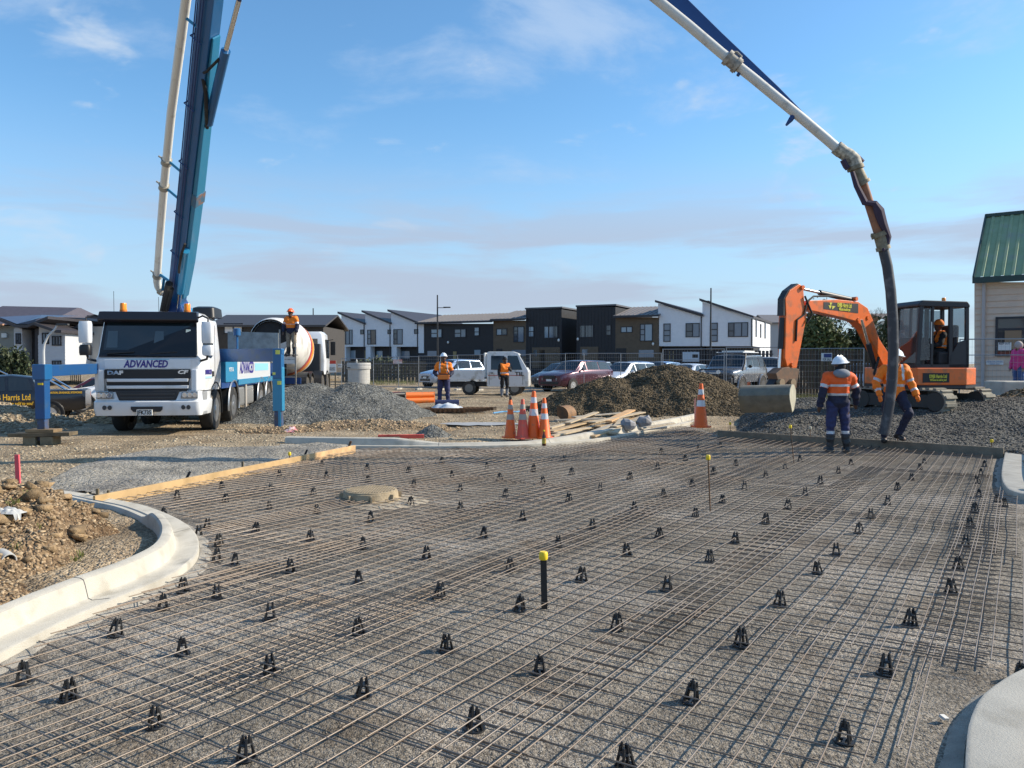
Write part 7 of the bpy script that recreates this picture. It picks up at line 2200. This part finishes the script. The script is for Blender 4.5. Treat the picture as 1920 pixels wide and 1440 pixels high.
flat('first tall black box house with flat roof', 986, 1053, 580, 702, BLK, [(991, 611.5, 1001.5, 632, (), (.5,), [GL]), (1020, 611, 1046, 634.5, (.33, .72), (), [GL, GC, GH])],
     [(998, 1050, 651, 690, BRN, 'lower_wall_panel'), (1000, 1007, 656, 668, GL, 'lower_window'), (1012, 1022, 656, 690, M['ink'], 'door'), (1039, 1049, 656, 670, LAMP, 'lower_window_white')], depth=13, lights=((1048, 638),), tall=True)
flat('second tall black box house with flat roof', 1081, 1154, 575.5, 702, BLK, [(1087, 609, 1113, 633, (.4,), (), [GH, GH]), (1136, 609, 1146, 629, (), (.45,), [GH])],
     [(1088, 1122, 650, 690, BRN, 'lower_wall_panel'), (1092, 1102, 655, 666, GC, 'lower_window'), (1125, 1136, 655, 690, M['ink'], 'door')], depth=13, lights=((1084, 636),), tall=True)
flat('brown terrace house with curtained window right of the black boxes', 1154, 1236, 595, 702, BRN, [(1164, 612, 1186, 624, (.5,), (), [GL, GL]), (1200, 607, 1224, 640, (.38,), (.38, .68), [GC, GL])],
     [(1155, 1174, 653, 690, M['ink'], 'door_recess'), (1198, 1226, 656, 670, GC, 'lower_window')], ridge=581, lights=((1225, 645),))
mono('white terrace house with a narrow triple window right of the brown one', 1234, 1317, 569, 594, 649, [(1244, 606.5, 1257.5, 641, (), (.34, .62), [GC]), (1285.5, 605.5, 1312, 632.5, (.5,), (.42,), [GH, GC])], [(1245, 1260, 658, 690, door_tan, 'door'), (1280, 1300, 658, 675, GC, 'lower_window')], over=3)
h5 = mono('rightmost white terrace house with a bright sunlit side wall', 1317, 1411.5, 566, 597.5, 649, [(1331, 605, 1346, 641, (), (.34, .65), [GC]), (1365, 604, 1403, 632, (.3, .68), (.42,), [GH, GC, GC])], [(1320, 1380, 660, 690, M['ink'], 'porch_opening')], over=3)
# sunlit side windows of the rightmost house
for k, (y_, w_) in enumerate(((1.5, .35), (4.2, .35), (7.0, .4))):
    zf = h5.loc(1411, 649)[1]
    b = MB(); b.bx(h5.w - .02, h5.w + .04, y_, y_ + w_ * 1.6, zf + .9, zf + 2.6 - (.4 if k == 1 else 0)); f_ = b.build('side_window', FRM, h5.t)
    b = MB(); b.bx(h5.w + .03, h5.w + .05, y_ + .06, y_ + w_ * 1.6 - .06, zf + .98, zf + 2.5 - (.4 if k == 1 else 0)); b.build('pane', GH, f_)
b = MB(); b.bx(.15, h5.w - .003, 4.0, 11, 0, h5.loc(1411, 649)[1]); b.build('side_lower_wall', WHT, h5.t)
# house behind, left of the white row
def bgbox(label, x0, x1, yt, yb, D, m, roof, wins=(), depth=8, ridge=None, group='houses in the background'):
    h = House(label, x0, x1, plane=(Vector((0, D, 0)), Vector((0, -1, 0))), group=group)
    h.wall([(x0, yb), (x1, yb), (x1, yt), (x0, yt)], depth, m)
    z = h.loc(x0, yt)[1]
    if ridge:
        zr = h.loc(x0, ridge)[1] + .4
        b = MB(); b.loft([[(x_, -.4, z - .06), (x_, -.4, z + .1), (x_, depth / 2, zr + .12), (x_, depth + .4, z + .1), (x_, depth + .4, z - .06), (x_, depth / 2, zr)] for x_ in (-.3, h.w + .3)]); b.build('roof', roof, h.t)
    else:
        h.lbox(-.2, h.w + .2, -.25, depth, z, z + .2, roof, 'roof')
    for w_ in wins: h.window(*w_[:4], vs=w_[4], hs=w_[5], pane=w_[6])
    return h
bgbox('small white house in the gap left of the white terraces', 598, 640, 621, 700, 100, mat('clad_offwhite', (.50, .51, .52), .8), ROOFD, [(620, 636, 624, 648, (), (), None), (629, 636, 633, 648, (), (), None)], ridge=616)
bgbox('long low dark roofed hall behind the mixer truck', 398, 606, 612, 700, 62, mat('hall_dark', (.05, .045, .042), .8, vary=.1), mat('hall_roof', (.055, .05, .05), .5), [(420, 606, 455, 626, (.5,), (), [WHT, WHT])], ridge=597)
bgbox('cream gabled house beyond the excavator cab', 1664, 1690, 601, 690, 95, mat('cream', (.62, .58, .46), .8), mat('roof_brown', (.15, .12, .10), .7), ridge=592)
bgbox('grey roofed house behind the rightmost white terrace', 1440, 1500, 606, 690, 110, mat('greyhouse', (.42, .42, .42), .8), ROOFG, ridge=594)

# ---- houses at the left
LY = 50.0
WB = mat('weatherboard', (.50, .52, .55), .75, vary=.05); GRN = mat('clad_grey_green', (.30, .29, .25), .8); BUFF = mat('clad_buff', (.40, .36, .28), .8); DKC = mat('clad_charcoal', (.028, .028, .036), .6, vary=.2, vscale=3)
def lhouse(label, x0, x1, D): return House(label, x0, x1, plane=(Vector((0, D, 0)), Vector((0, -1, 0))), group='houses at the left')
def boards(h, px0, px1, yt, yb, m, y=-.02, pitch=.22):
    a, c = h.loc(px0, yb), h.loc(px1, yt)
    z = a[1]; k = 0
    while z < c[1] - .05 and k < 40:
        b = MB(); z2 = min(z + pitch, c[1]); b.add([(a[0], y - .03, z), (c[0], y - .03, z), (c[0], y, z2), (a[0], y, z2), (a[0], y, z), (c[0], y, z)], [(0, 1, 2, 3), (0, 4, 5, 1)])
        b.build('weatherboard', m, h.t); z = z2; k += 1
def gable_roof(h, pts, y0, y1, m, th=.18, name='roof'):
    q = [h.loc(*p) for p in pts]
    b = MB(); b.loft([[(x, y, z) for x, z in q] + [(x, y, z + th) for x, z in reversed(q)] for y in (y0, y1)]); return b.build(name, m, h.t)
h = lhouse('grey house with a big dark hip roof at the left edge', -60, 42, 54)
h.wall([(-60, 700), (42, 700), (42, 611), (-60, 611)], 10, GRN)
b = MB(); q = [h.loc(-80, 613), h.loc(97, 601), h.loc(74, 581.5), h.loc(-80, 578)]
b.loft([[(q[0][0], -.6, q[0][1]), (q[1][0], -.6, q[1][1] - .2), (q[1][0], 10.6, q[1][1] - .2), (q[0][0], 10.6, q[0][1])], [(q[3][0], 4.8, q[3][1] + .5), (q[2][0], 4.8, q[2][1] + .5), (q[2][0], 5.2, q[2][1] + .5), (q[3][0], 5.2, q[3][1] + .5)]]); b.build('roof', mat('roof_purple', (.075, .065, .08), .6, vary=.15), h.t)
h.lbox(*[h.loc(-20, 612)[0], h.loc(18, 612)[0]], -.75, -.55, h.loc(0, 611)[1], h.loc(0, 608)[1], mat('fascia_tan', (.45, .25, .15), .7), 'fascia')
b = MB(); a = h.loc(10, 629); b.box((a[0], -.1, a[1]), (.35, .12, .3)); b.build('vent', LAMP, h.t)
h = lhouse('pale weatherboard house with a dark valley roof beside the street lamp', 20, 122, LY)
h.wall([(28, 700), (42, 700), (42, 618), (28, 612)], 9, WB, name='wall')
boards(h, 28, 42, 616, 700, WB)
h.window(31, 625, 40, 645, (.5,), (.3,), [GL, GL], y=-.05)
h.wall([(42, 700), (62, 700), (62, 617), (42, 617)], 8, DKC, y0=1.0, name='recess_wall')
h.wall([(62, 700), (73, 700), (73, 616), (62, 616)], 8.5, DKC, y0=.2, name='dark_bay')
h.wall([(73, 700), (122, 700), (122, 625), (95, 612), (73, 612)], 9, WB, name='wall')
boards(h, 73, 122, 627, 700, WB)
h.window(80.5, 624, 92.5, 645, (.5,), (.25,), [GL, GL], y=-.05); h.window(99, 630, 116, 648, (.33, .66), (), [GC, GH, GC], y=-.05); h.window(99, 676, 116, 685, (.33, .66), (), [GC, GC, GC], y=-.05)
gable_roof(h, [(5, 601), (40, 615), (62, 615), (100, 599)], -.6, 9, ROOFD)
gable_roof(h, [(80, 611), (120, 625), (130, 625)], -.9, 9, ROOFD)
b = MB(); q = [h.loc(8, 601), h.loc(41, 614), h.loc(63, 614), h.loc(84, 603)]
b.add([(q[0][0], -.5, q[0][1] + .2), (q[1][0], -.5, q[1][1] + .2), (q[2][0], -.5, q[2][1] + .2), (q[3][0], -.5, q[3][1] + .2), (q[3][0], 4, q[3][1] + .6), (q[0][0], 4, q[0][1] + .6)], [(0, 1, 2, 3, 4, 5)]); b.build('valley_sheet', mat('roof_blue', (.05, .07, .12), .35), h.t)
h = lhouse('cream house with buff panel half hidden by the truck mirror', 100, 300, LY + 3)
h.wall([(122, 700), (144, 700), (144, 624), (122, 624)], 9, BUFF, y0=.6, name='buff_wall')
for k in range(6):
    a = h.loc(123 + k * 3.6, 700); h.lbox(a[0], a[0] + .04, .56, .6, 0, h.loc(0, 632)[1], mat('batten', (.20, .18, .14), .8), 'batten')
h.wall([(145, 700), (300, 700), (300, 612), (170, 612), (145, 622)], 9, mat('cream_board', (.48, .46, .42), .75), name='wall')
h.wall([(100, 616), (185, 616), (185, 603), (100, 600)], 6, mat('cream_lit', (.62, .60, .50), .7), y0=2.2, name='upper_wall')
boards(h, 145, 186, 622, 700, M['cream_board'])
h.window(151, 629, 163, 650, (.4,), (), [GC, GH], y=-.05); h.window(151, 677, 166, 690, (.5,), (), [GC, GC], y=-.05)
gable_roof(h, [(97, 600), (178, 602)], 1.2, 9, mat('roof_silver', (.34, .33, .33), .5), th=.25)
gable_roof(h, [(120, 625), (134, 625), (176, 607)], -.7, 8, ROOFD)
gable_roof(h, [(172, 597), (200, 600), (260, 598)], -.6, 8, ROOFD)

# ================================================================ green-roofed building at right
BY = 27.5
RBp = (Vector((16.1, BY, 0)), Vector((-.6, -.8, 0)))
rb = House('cream weatherboard building with a green corrugated roof at the right edge', 1827, 2100, 'building', plane=RBp, group='buildings')
WBP = mat('board_cream', (.68, .525, .40), .75, vary=.06, vscale=3)
rb.wall([(1827, 760), (2100, 760), (2100, 529), (1827, 529)], 8, WBP)
a0, a1 = rb.loc(1827, 740), rb.loc(2000, 529)
z = a0[1]; k = 0
while z < a1[1] - .05:
    z2 = min(z + .215, a1[1] - .01)
    b = MB(); b.add([(0, -.045, z), (a1[0], -.045, z), (a1[0], -.012, z2), (0, -.012, z2), (0, -.012, z), (a1[0], -.012, z)], [(0, 1, 2, 3), (0, 4, 5, 1)]); b.build('weatherboard', WBP, rb.t); z = z2
ze = rb.loc(1830, 527)[1]; zr = rb.loc(1850, 408)[1] + .5
b = MB(); n = 60; r0 = []; r1 = []
W_ = 6.0; xr = rb.loc(1853, 408)[0] - .05
for i in range(n * 4 + 1):
    x = -.12 + W_ * i / (n * 4); ph = (i % 4); bump_ = .035 if ph in (1, 2) else 0
    s_ = x + .12
    r0.append((x, -.55, ze + .12 + bump_)); r1.append((x + .0, 3.2, zr + bump_))
b = MB(); NS = 14; per = .30; pts = []
x = -.03
while x < 5.5: pts += [(x, 0), (x + per * .58, 0), (x + per * .66, .045), (x + per * .92, .045)]; x += per
b.loft([[(px_, -.25, ze + .08 + dz_) for px_, dz_ in pts], [(px_, 3.0, zr + dz_) for px_, dz_ in pts]], cap=False, closed=False)
b.build('roof', mat('roof_green', (.28, .36, .21), .7, spec=.2, vary=.12, vscale=2, dirt=((.28, .31, .24), .3, 2)), rb.t)
b = MB(); b.bx(-.06, 6, -.38, -.24, ze - .10, ze + .10); b.build('gutter', mat('gutter_green', (.02, .05, .045), .5), rb.t)
b = MB(); b.bar((-.04, -.26, ze + .08), (-.04, 3.0, zr + .04), .06, .14); b.build('barge_board', M['gutter_green'], rb.t)
b = MB(); b.bx(-.06, 6, 2.9, 3.1, zr - .02, zr + .10); b.build('ridge_cap', M['gutter_green'], rb.t)
b = MB(); b.prism([(-.02, ze - .02), (-.02, ze + .02), (-.02 + .02, ze)], 0, 1); 
dp_ = rb.loc(1846, 530)
b = MB(); b.tube([(dp_[0], -.12, ze - .05), (dp_[0], -.12, 0)], .055, 10); b.build('downpipe', mat('pipe_pinkgrey', (.46, .42, .40), .6), rb.t, smooth=True)
w = rb.window(1866, 592, 1960, 668, (.9,), (.68,), [mat('glass_office', (.035, .035, .04), .06, spec=.8)], y=-.05)
for (x0, y0, x1, y1, m_, nm) in ((1884, 618, 1916, 655, mat('board_tan', (.30, .20, .12), .8), 'notice_board'), (1872, 642, 1897, 657, M['plate_white'], 'window_notice')):
    p, q = rb.loc(x0, y1), rb.loc(x1, y0); rb.lbox(p[0], q[0], -.10, -.08 if nm == 'notice_board' else -.105, p[1], q[1], m_, nm)
p = rb.loc(1884, 646); o = text('notice_letters', 'KEEP OUT', .1, mat('notice_blue', (.02, .02, .06), .5), rb.t, (p[0], -.112, p[1] + .03), width=.32)
p, q = rb.loc(1849, 684), rb.loc(1882, 676); rb.lbox(p[0], q[0], -.07, -.05, p[1], q[1], M['plate_white'], 'wall_sign')
text('wall_sign_letters', 'PARKING FOR STAFF AND', .05, mat('sign_blue', (.05, .12, .3), .5), rb.t, ((p[0] + q[0]) / 2, -.074, (p[1] + q[1]) / 2 + .03), width=(q[0] - p[0]) * .9)
text('wall_sign_letters', 'VISITORS ONLY', .05, M['sign_blue'], rb.t, ((p[0] + q[0]) / 2, -.074, (p[1] + q[1]) / 2 - .045), width=(q[0] - p[0]) * .6)
# bird on the ridge
bd = rb.t.matrix_basis @ Vector((rb.loc(1906, 405)[0], 3.0, zr + .10)) if False else Vector(rb.o) + rb.xd * (rb.loc(1906, 405)[0] + .35) + rb.bk * 3.0 + Vector((0, 0, zr + .10))
t = thing('bird', 'small dark bird perched on the green roof ridge', 'bird', tuple(bd))
b = MB(); b.ell((0, 0, .11), (.05, .08, .085), 10, 8, rot=(R(30), 0, 0)); b.ell((0, -.03, .21), (.035, .04, .035), 8, 6); b.tube([(0, -.06, .21), (0, -.10, .20)], [.012, .003], 6); b.tube([(0, .06, .08), (0, .16, .02)], [.03, .015], 6); b.cyl((.015, 0, 0), (.015, 0, .06), .005, 5); b.cyl((-.015, 0, 0), (-.015, 0, .06), .005, 5)
b.build('body', BLC, t, smooth=True)

# ================================================================ street lamps
def lamp(label, px, pyt, D, arm, m, curved=False, pyb=700):
    base = atY(px, pyb, D); top = atY(px, pyt, D)
    t = thing('street_lamp', label, 'street lamp', (base.x, D, 0), 0, 'street lamps')
    Hh = top.z
    if curved:
        b = MB(); b.tube([(0, 0, 0), (0, 0, Hh * .62), (.05, 0, Hh * .72), (.25, 0, Hh * .84), (.6, 0, Hh * .93), (arm, 0, Hh)], [.09, .07, .06, .055, .05, .045], 8); b.build('pole', m, t, smooth=True)
        b = MB(); b.box((arm + .25, 0, Hh - .02), (.6, .2, .1)); b.build('lamp_head', M['dark_grey'], t, bevel=.03)
    else:
        z = Hh - 1.0
        b = MB(); b.tube([(0, 0, 0), (0, 0, Hh)], [.09, .05], 8); b.build('pole', m, t, smooth=True)
        b = MB(); b.tube([(0, 0, z), (arm, 0, z)], .03, 6); b.build('arm', m, t)
        b = MB(); b.box((arm * 1.15, 0, z + .03), (.55, .28, .08)); b.build('lamp_head', m, t, bevel=.02)
    return t
LB = mat('lamp_black', (.02, .02, .022), .5)
lamp('black street lamp in front of the black terrace house', 820.5, 553, 62, .65, LB); lamp('black street lamp above the mixer truck', 588, 578, 75, -.55, LB); lamp('tall black street lamp in front of the rightmost white house', 1332, 540, 58, -.35, LB)
lamp('white curved street lamp among the left houses', 82, 608, 40, .75, mat('lamp_white', (.55, .56, .56), .5, .2), True)

# ================================================================ vegetation
def foliage(n, c, r, size, m, name, parent, seed, drop=0.0, squash=1.0):
    rg = np.random.default_rng(seed)
    # leaf clumps around random sub-centres, leaving gaps
    k = max(6, n // 140)
    d = rg.normal(size=(k, 3)); d /= np.linalg.norm(d, axis=1)[:, None]
    cc = d * (rg.uniform(.35, 1, k) ** .6)[:, None] * .82
    idx = rg.integers(0, k, n)
    P_ = cc[idx] + rg.normal(size=(n, 3)) * .17
    P_ = P_ * np.array(r) + np.array(c)
    a = rg.normal(size=(n, 3)); a /= np.linalg.norm(a, axis=1)[:, None]
    u = np.cross(a, rg.normal(size=(n, 3))); u /= np.linalg.norm(u, axis=1)[:, None] + 1e-9
    s = (size * rg.uniform(.5, 1.3, n))[:, None]
    V = np.stack([P_ - a * s, P_ + u * s * .45, P_ + a * s, P_ - u * s * .45], 1).reshape(-1, 3)
    o = np_mesh(name, V, np.arange(n * 4).reshape(-1, 4), m, parent)
    return o
LFD = mat('leaf_dark', (.045, .06, .022), .7, island=.5); LFM = mat('leaf_mid', (.085, .105, .03), .7, island=.5); LFY = mat('leaf_olive', (.10, .09, .035), .7, island=.5); BARK = mat('bark', (.09, .07, .05), .9)
def bush(label, px0, px1, yt, yb, D, m, seed, n=2600, size=.16, name='shrub', cat='shrub'):
    a, c = atY(px0, yb, D), atY(px1, yt, D)
    w = (c.x - a.x) / 2; hgt = c.z; x = (a.x + c.x) / 2
    t = thing(name, label, cat, (x, D, .1), 0, 'shrubs and trees')
    foliage(n, (0, 0, hgt * .55), (w * 1.05, w * .8, hgt * .50), size, m, 'crown', t, seed)
    b = MB()
    for k in range(4): b.tube([(0, 0, 0), (w * .2 * math.cos(k * 1.7), w * .2 * math.sin(k * 1.7), hgt * .3), (w * .5 * math.cos(k * 1.7), w * .4 * math.sin(k * 1.7), hgt * .7)], [.10, .07, .02], 6)
    b.build('trunk', BARK, t)
    return t
bush('dense dark tree behind the excavator arm', 1488, 1570, 576, 690, 48, LFY, 1, 5200, .17)
bush('rounded green bush under the excavator boom', 1492, 1588, 606, 690, 44, LFM, 2, 5200, .15)
bush('dark hedge tree right of the boom bend', 1580, 1668, 606, 690, 50, LFD, 3, 4200, .17)
bush('dark tree behind the hanging hose', 1640, 1700, 598, 690, 52, LFD, 4, 3200, .17)
bush('dark conical shrub at the left edge', -40, 22, 642, 700, 36, LFM, 5, 3000, .12)
bush('low green shrub at the left edge below the conical one', -10, 52, 658, 704, 33, LFD, 6, 3000, .10)
bush('dark leafless looking shrub behind the outrigger arm', 40, 92, 672, 704, 34, LFY, 7, 900, .10)
bush('low garden planting in front of the black terrace', 640, 780, 672, 700, 62, LFD, 8, 2600, .14)
def bare(label, px, yt, D, seed):
    base = atY(px, 690, D); H_ = atY(px, yt, D).z
    t = thing('bare_tree', label, 'tree', (base.x, D, .1), 0, 'shrubs and trees')
    rnd = random.Random(seed); b = MB(); tw = MB()
    def grow(p, d, L, r, lev):
        q = p + d * L
        (b if lev < 3 else tw).tube([p, p + d * L * .5 + Vector((rnd.uniform(-.05, .05) * L, 0, 0)), q], [r, r * .8, r * .6], 5, cap=False)
        if lev >= 5: return
        for k in range(3 if lev < 4 else 2):
            nd = (d + Vector((rnd.uniform(-.7, .7), rnd.uniform(-.7, .7), rnd.uniform(-.1, .5)))).normalized()
            grow(q, nd, L * rnd.uniform(.6, .8), r * .6, lev + 1)
    grow(Vector((0, 0, 0)), Vector((0, 0, 1)), H_ * .30, .11, 0)
    b.build('trunk', BARK, t); c = tw.build('crown', BARK, t, weld=False)
    return t
bare('bare twiggy tree left of the boom bend', 1566, 552, 55, 3); bare('bare twiggy tree behind the top of the boom', 1622, 560, 58, 5); bare('small bare tree behind the excavator arm', 1535, 570, 60, 9)
# rough grass along the fences
b = MB()
for k in range(900):
    px = random.choice((random.uniform(690, 780), random.uniform(1490, 1660), random.uniform(1490, 1600)))
    D = random.uniform(31, 36) if px > 1400 else random.uniform(52, 58)
    v = atY(px, 680, D); tuft(b, v.x, D, zout(0, D), 3, .35, .3)
o = b.build('rough_grass', mat('grass_long', (.15, .16, .05), .8, island=.4), None, weld=False)
tag(o, 'rough green grass along the foot of the fences', 'grass', kind='stuff')

# ================================================================ temporary fencing
def fence_panel(label, pxa, pxb, ytop_a, ytop_b, Da, Db, hgt=2.1, group='temporary mesh fence panels', mesh=True):
    A, B = atY(pxa, ytop_a, Da), atY(pxb, ytop_b, Db)
    A.z = zout(0, Da); B.z = zout(0, Db)
    d = (B - A); L = d.length; d.normalize()
    hA = atY(pxa, ytop_a, Da).z - A.z
    t = thing('fence_panel', label, 'fence', tuple(A), math.atan2(d.y, d.x), group)
    Hh = hA
    b = MB(); r = .021
    b.tube([(0, 0, .0), (0, 0, Hh)], r, 6); b.tube([(L, 0, .0), (L, 0, Hh)], r, 6); b.tube([(0, 0, Hh - .02), (L, 0, Hh - .02)], r, 6); b.tube([(0, 0, .15), (L, 0, .15)], r, 6); b.tube([(0, 0, Hh * .78), (L, 0, Hh * .78)], r * .6, 6)
    b.build('frame', M['galv'], t)
    b = MB()
    n = int(L / .11)
    for i in range(1, n): b.tube([(L * i / n, 0, .15), (L * i / n, 0, Hh - .02)], .0028, 3, cap=False)
    for j in range(1, 9): b.tube([(0, .004, .15 + (Hh - .17) * j / 9), (L, .004, .15 + (Hh - .17) * j / 9)], .0028, 3, cap=False)
    w = b.build('wire_infill', M['galv'], t, weld=False); w['kind'] = 'stuff'
    b = MB(); b.box((0, 0, .04), (.16, .6, .10)); b.build('foot_block', M['concrete'], t, bevel=.02)
    return t
FX = [(640, 672), (700, 669), (747, 668), (785, 667), (826, 666), (858, 665), (900, 664), (944, 664), (994, 663), (1060, 662), (1095, 662), (1164, 662), (1240, 655)]
for i in range(len(FX) - 1):
    Dd = lambda x: 46 - (x - 640) * .012
    fence_panel('mesh fence panel %s' % ('left of the operator, behind the silver-blue SUV' if i == 3 else ['left of the concrete riser', 'right of the concrete riser', 'left of the silver-blue SUV', '', 'behind the operator', 'behind the deck of the white truck', 'behind the cab of the white truck', 'right of the white truck', 'behind the maroon car', 'in front of the maroon car bonnet', 'in front of the white wagon', 'left of the silver four-wheel drive'][i]), FX[i][0], FX[i + 1][0], FX[i][1], FX[i + 1][1], Dd(FX[i][0]), Dd(FX[i + 1][0]))
fence_panel('mesh fence panel in front of the silver four-wheel drive bonnet', 1243, 1358, 654, 651, 33.0, 32.0)
fence_panel('mesh fence panel in front of the four-wheel drive rear door', 1362, 1470, 651, 650, 32.0, 31.0)
fence_panel('mesh fence panel under the excavator boom', 1476, 1620, 653, 645, 30.5, 29.5)
fence_panel('mesh fence panel behind the excavator tail', 1800, 1925, 635, 628, 24.5, 24.0)
# dark paling fences
def paling(label, pxa, pxb, yt, yb, Da, Db, m, pw=.12):
    A, B = atY(pxa, yt, Da), atY(pxb, yt, Db); hA = A.z - zout(0, Da)
    A.z = B.z = zout(0, Da)
    d = B - A; L = d.length; d.normalize()
    t = thing('paling_fence', label, 'fence', tuple(A), math.atan2(d.y, d.x), 'dark paling fences')
    n = int(L / (pw * 1.25))
    base = None
    for i in range(n):
        if base is None:
            b = MB(); b.bx(0, pw, -.01, .01, 0.02, hA); base = b.build('paling', m, t); me_ = base.data
        else:
            o_ = bpy.data.objects.new('paling', me_); C.objects.link(o_); o_.parent = t; o_.location = (L * i / n, random.uniform(-.004, .004), random.uniform(-.02, .02))
    b = MB()
    for z in (.4, hA - .3): b.bx(0, L, .012, .06, z, z + .08)
    b.build('rail', m, t)
    return t
PAL = mat('paling_dark', (.045, .036, .028), .85, vary=.2); PAL2 = mat('paling_black', (.03, .028, .03), .8)
paling('dark paling fence behind the sign under the excavator boom', 1482, 1700, 656, 735, 34, 35, PAL)
paling('dark fence in front of the rightmost white houses', 1243, 1450, 658, 700, 58, 56, PAL2, .2)
paling('low brown fence in front of the white terraces', 640, 800, 677, 700, 60, 58, mat('paling_brown', (.07, .06, .045), .85, vary=.25, vscale=2), .24)
# ================================================================ signs
def sign(label, px0, px1, y0, y1, D, face, texts, posts=True, name='sign'):
    a, c = atY(px0, y1, D), atY(px1, y0, D)
    t = thing(name, label, 'sign', ((a.x + c.x) / 2, D, zout(0, D)))
    w, z0, z1 = (c.x - a.x), a.z - zout(0, D), c.z - zout(0, D)
    b = MB(); b.bx(-w / 2, w / 2, -.01, .01, z0, z1); b.build('panel', face, t)
    for s_, frac, size, m_, wd in texts: text('letters', s_, size, m_, t, (0, -.014, lerp(z0, z1, frac)), width=w * wd)
    if posts:
        for s in (-1, 1):
            b = MB(); b.bx(s * w * .38 - .03, s * w * .38 + .03, .012, .06, 0, z1 * .98); b.build('post', M['timber_dark'], t)
    return t, w, z0, z1
t, w, z0, z1 = sign('white and red site notice board left of the concrete riser', 616, 630, 676, 698, 44, M['plate_white'], (('SITE SAFETY', .35, .14, M['ink'], .8), ('VISITORS REPORT', .2, .1, M['ink'], .8)))
b = MB(); b.bx(-w / 2, w / 2, -.016, -.012, lerp(z0, z1, .72), z1); b.build('red_header', mat('sign_red', (.65, .06, .03), .5), t)
sign('small white notice beside the red sign', 633, 641, 682, 689, 44.2, M['plate_white'], (('NOTICE', .5, .1, M['ink'], .8),), posts=False)
sign('red and white sign lying on the fence left of the SUV', 737, 754, 674, 682, 45.3, mat('sign_pale_red', (.55, .16, .12), .5, col2=(.7, .66, .64), vscale=2), (), posts=False)
t, w, z0, z1 = sign('white sign with dark blue badge on the fence under the boom', 1540, 1560, 662, 677, 29.3, M['plate_white'], (('FOR SALE', .2, .14, M['ink'], .75),))
b = MB(); b.bx(-w * .28, w * .45, -.018, -.012, lerp(z0, z1, .45), lerp(z0, z1, .92)); b.build('blue_badge', mat('badge_blue', (.03, .05, .18), .5), t)
t, w, z0, z1 = sign('pale blue and white sign on the fence by the four-wheel drive', 1280, 1311, 660, 678, 33.8, mat('sign_ltblue', (.42, .52, .62), .5), (), posts=False)
b = MB(); b.bx(w * .08, w * .42, -.016, -.012, lerp(z0, z1, .4), lerp(z0, z1, .75)); b.build('dark_badge', M['ink'], t)
# water-filled barrier by the far cones and kerb stone at right
b = MB(); a, c = atY(1478, 718, 31), atY(1560, 712, 31); b.bx(a.x, c.x, 30.9, 31.2, zout(0, 31), zout(0, 31) + .16)
tag(b.build('barrier_rail', M['plate_white'], None, bevel=.03), 'low white barrier rail behind the far cones', 'barrier')
b = MB(); a, c = atY(1880, 735, 22.5), atY(1940, 715, 22.5); b.bx(a.x, c.x + 1, 22.4, 23.4, .5, c.z)
tag(b.build('concrete_block', M['concrete'], None, bevel=.05), 'pale concrete block at the right edge beside the cream building', 'concrete block')
heap('soil_pile', 'tan spoil heap under the site notice board', 'soil', -17, -11, 40, 45, .15, lambda x, y: dome(x, y, -14.0, 42.5, 1.6, 1.2, .5, 1.5) + fbm(x, y, 2, 3, 123) * .12, M['tan_soil'], M['stone_soil'], 1500, .03, .07, True)
